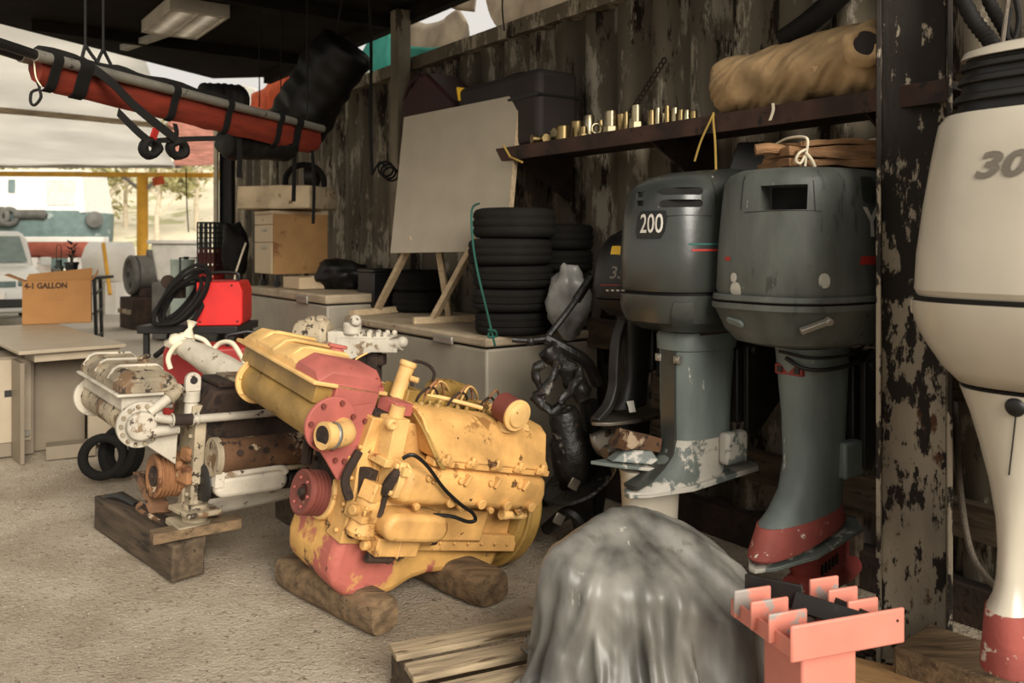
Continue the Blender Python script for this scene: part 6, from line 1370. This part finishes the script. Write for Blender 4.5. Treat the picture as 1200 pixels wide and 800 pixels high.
m = MB(); m.tube([CO(236,325),CO(243,332),CO(238,356),CO(225,378,6.0),CO(205,398,5.7),CO(182,417,5.5)], .018); m.build('lead', 'black', co_)
m = MB(); m.cyl(CO(197,330,6.3),CO(197,330,6.2),.05,n=18); m.box(CO(208,338,6.3),(.10,.08,.14)); m.build('wire_feeder', 'rustd', co_, bevel=.005)
m = MB(); m.tube([CO(211,330,6.35),CO(211,302,6.35),CO(231,302,6.35),CO(232,330,6.35)],.010,k=1); m.build('frame_hoop', 'blackp', co_)
rm = thing('red_machine', 'low red machine with a black tube handle behind the white engine', 'machine', (-1.92,5.45,0), (0,0,20))
m = MB(); m.bx(-.28,.30,-.16,.20,.34,.80); m.build('case', 'redk', rm, bevel=.02)
m = MB(); m.bx(-.30,.32,-.18,.22,.56,.585); m.build('belt', 'blackp', rm)
m = MB(); m.tube([(.10,-.10,.80),(.10,-.10,.87),(.33,-.10,.87),(.33,-.10,.66),(.33,-.1,.5)],.012,k=2); m.build('handle', 'blackp', rm)
for x in (-.24,.26):
    for y in (-.13,.17):
        m = MB(); m.bx(x-.02,x+.02,y-.02,y+.02,0,.35); m.build('leg', 'blackm', rm)
# white wrapped pipe lying over the engine, hoses
a, b = P(212,404,5.0), P(296,452,4.42); d = (b-a).normalized(); u, v, _ = frame(d); rings = []
for i in range(30):
    t = i/29; r = (.052+.024*min(1,t*2.2))*(1 if t < .97 else .9); p = a.lerp(b,t)
    rings.append([p+(u*cos(q)+v*sin(q))*r*(1+.10*noise.noise(V((cos(q)*2,sin(q)*2,t*9)))) for q in [2*pi*k/26 for k in range(26)]])
m = MB(); m.loft(rings); wpp = centre(m.build('wrapped_pipe', mat('white wrapping', (196,186,166), .6, var=.08, chips=(((112,94,72), 14, .60), ((52,44,36), 30, .66)), bump=.4, bscale=24), ang=70)); tag(wpp, 'white bandaged exhaust pipe slanting down behind the white engine', 'pipe')
m = MB(); c_ = P(212,402,4.98)-wpp.location; m.sph(c_, .075, (1.1,.8,.8), 18, .35, 3, 2); m.lathe([(.04,0),(.012,.05),(.03,.09)], c_+V((.04,0,.04)), (.3,0,1), 12); m.build('tied_rag', 'string', wpp, ang=70)
for pts, lb in ((((213,400,4.9),(203,408,4.9),(197,420,4.9),(200,432,4.9)),'short pale hose bending down at the bandaged pipe end'),(((228,394,5.05),(240,399,5.05),(248,410,5.05)),'pale hose looping over the top of the bandaged pipe'),(((247,413,4.95),(258,402,4.95),(272,402,4.9),(283,418,4.8),(290,432,4.7)),'pale hose arching over the red machine')):
    m = MB(); m.tube([P(*q) for q in pts], .014); o = centre(m.build('pale_hose', 'string')); tag(o, lb, 'hose')
# ---- white reduction gear on a post behind the yellow engine
wg = thing('reduction_gear', 'white bolted gear unit on a dark stand behind the yellow engine', 'machine part', P(410, 285, 4.72)-V((0,0,EYE)), (0,0,-8))
m = MB(); m.lathe([(.06,-.14),(.095,-.13),(.105,-.05),(.105,.04),(.08,.06)], (-.17,0,.93), (1,0,.05), 26); m.cyl((-.2,-.02,.98),(-.22,-.04,1.04),.03,n=14); m.cyl((-.16,-.02,.99),(-.15,-.04,1.045),.03,n=14); m.build('drum', 'whtd', wg, bevel=.008)
m = MB(); m.box((-.02,0,.90),(.17,.16,.14)); m.cyl((.03,-.05,.95),(.03,-.05,1.02),.05,n=18); m.cyl((.05,-.07,1.02),(.07,-.10,1.04),.032,n=14); m.build('gear_case', 'wht', wg, bevel=.012)
m = MB(); m.prism([(-.08,-.10),(-.08,.05),(.20,.05),(.26,.01),(.26,-.03),(.12,-.03)], (.03,-.085,.89), (1,0,0), (0,0,1), (0,.03,0)); m.bx(-.04,.25,-.085,.08,.93,.945); m.build('bracket', 'wht', wg, bevel=.004)
m = MB(); m.cyl((.25,-.05,.895),(.31,-.06,.905),.034,n=16); m.sph((.315,-.06,.915),.032,n=14); m.build('end_boss', 'wht', wg)
m = MB()
for x in (-.05,.0,.08,.13,.18,.22): m.cyl((x,-.065,.945),(x,-.065,.968),.013,n=6); m.sph((x+.02,.05,.955),.016,n=8)
m.build('bolts', 'wht', wg)
m = MB(); m.ring((-.24,-.09,.87),(.4,-1,.1),.035,.012,20,8); m.ring((-.10,-.10,.87),(.4,-1,.1),.035,.014,20,8); m.build('lifting_rings', 'whtd', wg)
m = MB(); m.bx(.11,.17,-.05,.05,.0,.86); m.bx(-.17,-.11,-.05,.05,0,.84); m.bx(-.2,.2,-.04,.04,.78,.84); m.build('stand', 'rustd', wg, bevel=.006)
# ---- dark wheels on the floor left of the white engine
for px, py, Y, r_, lb, ya in ((122,560,5.25,.14,'dark tyre lying against the desk side left of the white engine',20),(150,545,5.3,.16,'dark tyre standing behind the white engine pulley',-25)):
    o = tyre(r_, .10).build('tyre', 'tyre', ang=50); p = P(px,285,Y); o.location = (p.x,p.y,r_*.99) ; o.rotation_euler = (R(78),0,R(ya)); tag(o, lb, 'tyre')
m = MB(); m.tube([(-2.05,4.32,.015),(-2.07,4.34,.14),(-1.98,4.30,.17),(-1.85,4.2,.16)], .018, k=3); o = centre(m.build('bent_bar', 'blackm')); tag(o, 'short bent black bar beside the oily beam', 'bar')
# ================================================================== YARD
# ---- white canopy, beams, yellow post
def cz(Y): return 3.62-.66*(Y-6.0)/10.5
def canopy(name, label, mt, quad, n=24):
    m = MB(); vs, fs = [], []
    for j in range(n+1):
        for i in range(n+1):
            u, v = i/n, j/n; p = (V(quad[0])*(1-u)+V(quad[1])*u)*(1-v)+(V(quad[3])*(1-u)+V(quad[2])*u)*v
            vs.append(V((p.x, p.y, cz(p.y)-.10*sin(pi*((v*3) % 1))*0.6+.03*noise.noise(V((p.x,p.y*.6,0))))))
    for j in range(n):
        for i in range(n): a = j*(n+1)+i; fs.append((a,a+1,a+n+2,a+n+1))
    m.poly(vs, fs); o = m.build(name, mt, ang=80); md = o.modifiers.new('thick', 'SOLIDIFY'); md.thickness = .006; return tag(o, label, 'canopy')
canopy('yard_canopy', 'large white sheet canopy over the yard beyond the roof edge', 'whitet', ((-13,5.2,0),(-3.0,6.6,0),(-6.55,16.5,0),(-16,16.5,0)))
canopy('yard_canopy', 'red sheet of canopy beside the white one, by the container end', 'pinkt', ((-4.55,11.2,0),(-3.95,11.2,0),(-5.65,16.5,0),(-6.52,16.5,0)), 12)
m = MB(); m.strap([V((-9.5,9.9,cz(9.9)-.10)), V((-6.5,11.3,cz(11.3)-.10)), V((-4.9,12.3,cz(12.3)-.10))], .45, .01, (0,1,-.06), 4); o = centre(m.build('canopy_band', 'greyt')); tag(o, 'grey seam band running under the white canopy', 'band')
m = MB(); m.bar((-16,16.5,2.99),(-6.4,16.5,2.97),.10,.13); o = centre(m.build('canopy_beam', 'galv', bevel=.005)); tag(o, 'grey beam along the far edge of the white canopy', 'beam')
m = MB(); m.bar((-16,16.7,2.84),(-5.6,16.7,2.78),.08,.09); o = centre(m.build('canopy_beam', 'yellowpost', bevel=.005)); tag(o, 'yellow beam just below the grey canopy beam', 'beam')
m = MB(); m.cyl((0,0,-.02),(0,0,2.76),.105,n=24); o = m.build('yellow_post', 'yellowpost'); o.location = (P(167,285,16.7).x,16.7,0); tag(o, 'round yellow post holding up the canopy', 'post')
m = MB(); m.bar((0,0,2.45),(-.40,0,2.78),.05,.06); m.bar((0,0,2.45),(.35,0,2.76),.05,.06); b_ = m.build('brace', 'galv', o)
m = MB(); p = P(183,207,16.5); m.box((0,0,0),(.22,.02,.16),(0,-15,0)); m.wob(.02,4,1); o = m.build('red_flag', 'oranget'); o.location = (p.x,16.6,2.66); tag(o, 'small orange rag hanging from the yellow beam', 'rag')
m = MB(); m.tube([P(218,198,16.6),P(219,240,16.6),P(221,272,16.6)],.012); o = centre(m.build('hanging_wire', 'black')); tag(o, 'thin wire hanging from the yellow beam right of the post', 'wire')
# ---- gearbox on its rusty block
gb = thing('marine_gearbox', 'grey marine gearbox with a round flywheel on a rusty block outdoors', 'gearbox', (P(179,285,15).x,15,-.02), (0,0,41))
m = MB(); m.ring((-.36,0,.92),(1,.0,0),.30,.05,36,10); m.cyl((-.36,0,.92),(-.30,0,.92),.28,n=32); fw = m.build('flywheel', 'gear', gb)
for k in range(5): m = MB(); m.cyl((-.37,.17*cos(k*1.257),.92+.17*sin(k*1.257)),(-.34,.17*cos(k*1.257),.92+.17*sin(k*1.257)),.05,n=12); m.build('flywheel_hole', 'blackp', fw)
m = MB(); m.lathe([(.31,-.3),(.31,-.1),(.26,.0),(.26,.30),(.2,.34),(.12,.4),(.10,.62)], (0,0,.95), (1,0,0), 28); m.box((.05,0,1.22),(.3,.3,.08)); m.cyl((-.05,0,1.25),(-.05,0,1.36),.06,n=14); m.cyl((.6,0,.95),(.66,0,.95),.15,n=20); m.build('housing', 'gear', gb, bevel=.01)
m = MB(); m.box((.05,0,.62),(.7,.5,.16)); m.build('cradle', 'rustd', gb, bevel=.01)
m = MB(); m.bx(-.45,.42,-.35,.35,.0,.54); m.build('rusty_block', 'rustd', gb, bevel=.02)
for y in (-.25,0,.25): 
    m = MB(); m.box((-.47,y,.3),(.06,.09,.08)); m.build('lug', 'whtd', gb, bevel=.006)
# ---- tub, can, crates
tu = thing('plastic_tub', 'pale grey plastic tub with a thick rim beyond the welder', 'tub', (P(212,285,13.2).x,13.2,0), (0,0,5))
m = MB(); m.loft([[V((x*.28,y*.25,.86)) for x,y in ((-1,-1),(1,-1),(1,1),(-1,1))],[V((x*.36,y*.32,1.45)) for x,y in ((-1,-1),(1,-1),(1,1),(-1,1))]]); m.build('body', 'binp', tu, bevel=.04)
m = MB(); m.bx(-.40,.40,-.36,.36,1.44,1.50); m.build('rim', 'binp', tu, bevel=.015)
m = MB(); m.bx(-.34,.34,-.3,.3,.0,.86); m.build('stand', 'gear', tu, bevel=.01)
cn = thing('paint_drum', 'pale green drum beside the tub behind the black hoop', 'drum', (P(214,285,9.6).x,9.6,0))
m = MB(); m.lathe([(.13,0),(.13,1.24),(.135,1.25),(.135,1.27),(.12,1.27)], (0,0,0), (0,0,1), 24)
for z in (.4,.8): m.ring((0,0,z),(0,0,1),.13,.008,28,6)
m.build('body', mat('pale green drum paint', (176,190,178), .5), cn); m = MB(); m.cyl((.04,0,1.27),(.04,0,1.30),.03,n=12); m.build('bung', 'blackp', cn)
def crate(w_, d_, h_, mt, nv, nh):
    m = MB(); e = .014
    for y in (-d_/2, d_/2):
        for k in range(nv+1): x = -w_/2+w_*k/nv; m.bx(x-e/2,x+e/2,y-e/2,y+e/2,0,h_)
        for k in range(nh+1): z = h_*k/nh; m.bx(-w_/2,w_/2,y-e/2,y+e/2,max(0,z-e/2),z+e/2)
    for x in (-w_/2, w_/2):
        for k in range(nv+1): y = -d_/2+d_*k/nv; m.bx(x-e/2,x+e/2,y-e/2,y+e/2,0,h_)
        for k in range(nh+1): z = h_*k/nh; m.bx(x-e/2,x+e/2,-d_/2,d_/2,max(0,z-e/2),z+e/2)
    m.bx(-w_/2,w_/2,-d_/2,d_/2,0,.012); return m
px0 = P(246.5,285,9.1); zc = 1.0
m = MB(); m.bx(-.13,.13,-.2,.2,0,1.0); m.bx(-.12,.12,-.215,-.2,.04,.48); m.bx(-.12,.12,-.215,-.2,.52,.97); o = m.build('steel_locker', 'gear', bevel=.004); o.location = (px0.x,9.15,0); tag(o, 'narrow grey locker under the crate stack by the dark post', 'locker')
for k, (h_, mt, lb) in enumerate(((.115,'red','bright red crate at the bottom of the stack beyond the welder'),(.12,'crater','lower dark red crate of the stack by the dark post'),(.14,'crater','upper dark red crate, just below the green one'),(.27,'grate','dark green grid crate on top of the red crates'))):
    m = crate(.17,.28,h_,mt,4,3 if h_ < .2 else 5)
    if k < 3: m.bx(-.085,.085,-.132,.132,.0,h_*.7)
    o = m.build('crate', mt); o.location = (px0.x,9.1,zc); tag(o, lb, 'crate'); zc += h_+.008
# ---- white car facing the workshop
cr = thing('car', 'white car parked facing the workshop at the left edge', 'car', (P(-16,285,14).x,14,-.02), (0,0,35))
def carring(y, pts): return [V((x, y, z)) for x, z in pts]
def sym(h): return [(-x, z) for x, z in h[::-1]]+h
rb = []
for y, w_, z0, z1 in ((0,.74,.42,.80),(.06,.84,.32,.92),(.35,.90,.28,1.00),(1.2,.93,.26,1.08),(2.4,.94,.26,1.10),(3.8,.93,.28,1.10),(4.3,.86,.36,1.05)):
    rb.append(carring(y, sym([(w_*.6,z0),(w_*.95,z0+.08),(w_,z0+.35),(w_*.97,z1-.10),(w_*.86,z1)])))
m = MB(); m.loft(rb); m.build('body', 'carw', cr, bevel=.03, ang=50)
m = MB(); m.loft([carring(y, sym([(w_*1.0,1.04),(w_*.93,zt-.06),(w_*.80,zt)])) for y, w_, zt in ((1.18,.82,1.10),(1.75,.80,1.60),(2.2,.78,1.70),(3.3,.78,1.69),(4.0,.78,1.35))]); cbn = m.build('cabin', 'carw', cr, bevel=.02, ang=50)
m = MB(); m.loft([[V((s_*.70,1.20,1.12)) for s_ in (-1,1)]+[V((s_*.70,1.22,1.12)) for s_ in (1,-1)], [V((s_*.62,1.70,1.58)) for s_ in (-1,1)]+[V((s_*.62,1.72,1.58)) for s_ in (1,-1)]]); m.move(Matrix.Translation((0,-.035,.02))); m.build('windscreen', 'glass', cr)
for s_ in (-1,1):
    m = MB(); m.box((s_*1.02,1.45,1.14),(.18,.10,.15)); m.bar((s_*.88,1.5,1.10),(s_*1.0,1.45,1.12),.04,.04); m.build('wing_mirror', 'carw', cr, bevel=.03)
    m = MB(); m.box((s_*.62,.02,.80),(.34,.08,.10)); m.build('headlight', 'glass', cr, bevel=.02)
    for y in (.85,3.45):
        o = tyre(.34,.22).build('wheel', 'tyre', cr, ang=50); o.location = (s_*.86-(.11 if s_ > 0 else .11),y,.34); o.rotation_euler = (0,R(90),0)
m = MB(); m.bx(-.42,.42,-.03,.02,.74,.84); m.build('grille', 'glass', cr, bevel=.01); m = MB(); m.bx(-.6,.6,-.05,.03,.40,.54); m.build('lower_grille', 'blackp', cr, bevel=.02); m = MB(); m.bx(-.26,.26,-.06,-.045,.55,.66); m.build('number_plate', 'boatw', cr)
# ---- boat with white cabin and grey green hull
bt_ = thing('boat', 'boat with boxy white cabin and grey teal hull, standing beyond the car', 'boat', (P(66,285,24).x,24,-.02))
m = MB(); hull = []
for x, hw, z0 in ((-2.4,.9,.9),(-1.2,1.1,.75),(.0,1.15,.75),(1.0,.95,.85),(1.42,.45,1.05),(1.50,.1,1.15)): hull.append([V((x,-hw,2.36 if x < 1.2 else 2.30)),V((x,-hw*.86,1.60)),V((x,-hw*.35,z0)),V((x,hw*.35,z0)),V((x,hw*.86,1.60)),V((x,hw,2.36 if x < 1.2 else 2.30))])
m.loft(hull); m.build('hull', 'teal', bt_, bevel=.02, ang=50)
m = MB(); m.loft([[V((x,y,2.3)) for x,y in ((-1.15,-.85),(1.22,-.85),(1.22,.85),(-1.15,.85))],[V((x,y,3.42)) for x,y in ((-1.13,-.80),(1.08,-.75),(1.08,.75),(-1.13,.80))]]); m.bx(-1.2,1.15,-.9,.9,3.40,3.46); cb_ = m.build('cabin', 'boatw', bt_, bevel=.03)
m = MB(); m.bx(-.85,-.68,-.86,-.80,2.85,3.20); m.build('cabin_window', 'glass', cb_)
m = MB(); m.bx(.20,.95,-.86,-.81,2.5,3.2); m.build('cabin_hatch', mat('hatch edge', (206,202,192), .6), cb_, bevel=.01)
m = MB(); m.lathe([(.05,-.45),(.13,-.38),(.13,.38),(.05,.45)], (-.10,-1.12,2.24), (1,0,0), 20); m.build('fender', 'gear', bt_)
m = MB(); m.lathe([(.1,0),(.22,.03),(.22,.22),(.1,.25)], (1.35,-.6,2.12), (.6,-1,0), 22); m.build('round_fender', 'gear', bt_)
for k in range(8):
    m = MB(); m.ring((-2.1+.21*k,-1.2,2.18),(.35 if k % 2 else -.2,-1,.1),.20,.075,22,8); m.build('tyre_fender', 'gear', bt_)
for x in (-1.8,-.4,.9):
    m = MB(); m.bx(x-.12,x+.12,-.5,.5,0,.95); m.build('cradle_block', 'timber', bt_, bevel=.01)
# ---- smaller hull with red bottom, pale covered hull
b2 = thing('boat', 'smaller white hull with red painted bottom in front of the cabin boat', 'boat', (P(72,285,20).x,20,-.02))
def hull_rings(L_, wd, zt, zk, n=14):
    r = []
    for i in range(n):
        t = i/(n-1); x = -L_*.5+L_*t; w_ = wd*math.sin(pi*min(.97,max(.12,.12+t*.85)))**.6; zz = zk+(.35 if t > .8 else .0)*(t-.8)*5
        r.append((x, w_, zz, zt))
    return r
hr = hull_rings(2.1,.55,1.62,1.12)
m = MB(); m.loft([[V((x,-w_,zt)),V((x,-w_*1.0,zt-.12)),V((x,w_*1.0,zt-.12)),V((x,w_,zt))] for x,w_,zz,zt in hr]); m.build('gunwale', 'boatw', b2, bevel=.01, ang=50)
m = MB(); m.loft([[V((x,-w_*.98,zt-.12)),V((x,-w_*.75,(zt-.12)*.5+zz*.5-.06)),V((x,0,zz)),V((x,w_*.75,(zt-.12)*.5+zz*.5-.06)),V((x,w_*.98,zt-.12))] for x,w_,zz,zt in hr]); m.build('bottom', 'boatr', b2, ang=50)
for x in (-.5,.4):
    m = MB(); m.bx(x-.1,x+.1,-.3,.3,0,1.14); m.build('cradle_block', 'boatw', b2, bevel=.01)
b3 = thing('boat', 'pale covered hull under the red-bottomed one, beside the yellow pole', 'boat', (P(130,285,18).x,18,-.02), (0,0,-8))
hr = hull_rings(1.0,.5,1.5,.55)
m = MB(); m.loft([[V((x,-w_,zt-.35)),V((x,-w_*.7,zz+.2)),V((x,0,zz)),V((x,w_*.7,zz+.2)),V((x,w_,zt-.35)),V((x,w_*.5,zt-.1)),V((x,0,zt)),V((x,-w_*.5,zt-.1))] for x,w_,zz,zt in hr]); m.build('cover', 'boatw', b3, ang=70)
for x in (-.25,.25):
    m = MB(); m.bx(x-.12,x+.12,-.4,.4,0,.66); m.build('trestle', 'boatw', b3)
m = MB(); m.bar(P(121,285,17),P(129,345,16.6),.06,.06); o = centre(m.build('yellow_pole', 'yellowpost')); tag(o, 'yellow pole leaning in front of the pale covered hull', 'pole')
# ---- pale slope and trees
m = MB(); vs, fs = [], []
for j in range(31):
    for i in range(61):
        x = -70+110*i/60; y = 30+45*j/30; vs.append((x, y, -.1+9.5*(j/30)**.8+.9*noise.noise(V((x*.15,y*.15,2)))))
for j in range(30):
    for i in range(60): a = j*61+i; fs.append((a,a+1,a+62,a+61))
m.poly(vs, fs); hl = m.build('hillside', mat('dry pale slope', (214,204,176), .95, var=.12, vscale=.6, chips=(((168,164,122), .5, .55),)), ang=80); struct(hl)
def tree(px, Y, h, r, label, seed, dens=420):
    p = P(px,285,Y); z0 = max(-.05, -.1+9.5*max(0,(Y-30)/45)**.8-.3 if Y > 30 else -.05); t = thing('tree', label, 'tree', (p.x,Y,z0), (0,0,seed*40), 'trees behind the yard'); rnd = random.Random(seed)
    m = MB(); m.tube([(0,0,0),(.08,.03,h*.3),(-.05,0,h*.6),(.05,0,h*.85)], lambda q: .13*(1-.75*q), n=8); m.build('trunk', 'bark', t)
    for k in range(5):
        a = k*1.26+seed; m = MB(); m.tube([(0,0,h*(.35+.08*k)),(cos(a)*r*.4,sin(a)*r*.4,h*(.5+.08*k)),(cos(a)*r*.8,sin(a)*r*.8,h*(.6+.08*k))], lambda q: .06*(1-.8*q), n=6); m.build('branch', 'bark', t)
    m = MB(); cl_ = [V((rnd.uniform(-.7,.7)*r, rnd.uniform(-.7,.7)*r, h*rnd.uniform(.5,1))) for _ in range(9)]
    for k in range(dens):
        c = rnd.choice(cl_)+V((rnd.gauss(0,.3),rnd.gauss(0,.3),rnd.gauss(0,.25)))*r*.55; u = V((rnd.uniform(-1,1),rnd.uniform(-1,1),rnd.uniform(-1,1))).normalized(); v = u.orthogonal().normalized(); s_ = rnd.uniform(.10,.2)
        m.poly([c-u*s_, c+v*s_*.5, c+u*s_, c-v*s_*.5], [(0,1,2,3)])
    m.build('foliage', 'leaf', t, ang=10)
for k, (px, Y, h, r, lb) in enumerate(((8,32,4.6,2.0,'pale tree behind the left side of the white boat cabin'),(120,33,4.2,1.6,'pale tree right behind the white boat cabin'),(148,36,4.8,1.9,'bushy pale tree just left of the yellow post'),(186,34,4.4,1.3,'slender bare-stemmed tree right of the yellow post'),(232,37,4.6,2.2,'wide pale tree above the crate stack'),(-40,34,4.5,2.0,'pale tree at the far left beyond the car'),(205,46,4.0,2.4,'distant tree on the slope above the tub'))): tree(px, Y, h, r, lb, k+1)

# ---- every loose piece of a part becomes a part of its own
PIECES = ('manifold_bosses','bypass_pipe','plate_bolts','drain_plugs','bolts','screws','pulley_bolts','hose_clip','hose_clamps','injector_pipes','tank_ribs','water_slots','loose_strips','lifting_rings','cooler_ends','exhaust_seal','white_flash')
ONE = dict(manifold_bosses='manifold_boss', plate_bolts='plate_bolt', drain_plugs='drain_plug', bolts='bolt', screws='screw', pulley_bolts='pulley_bolt', hose_clamps='hose_clamp', injector_pipes='injector_pipe', tank_ribs='tank_rib', water_slots='water_slot', loose_strips='loose_strip', lifting_rings='lifting_ring', cooler_ends='cooler_end')
for o in list(COL.objects):
    b_ = o.name.split('.')[0]
    if b_ in PIECES:
        o.name = ONE.get(b_, b_); islands(o)
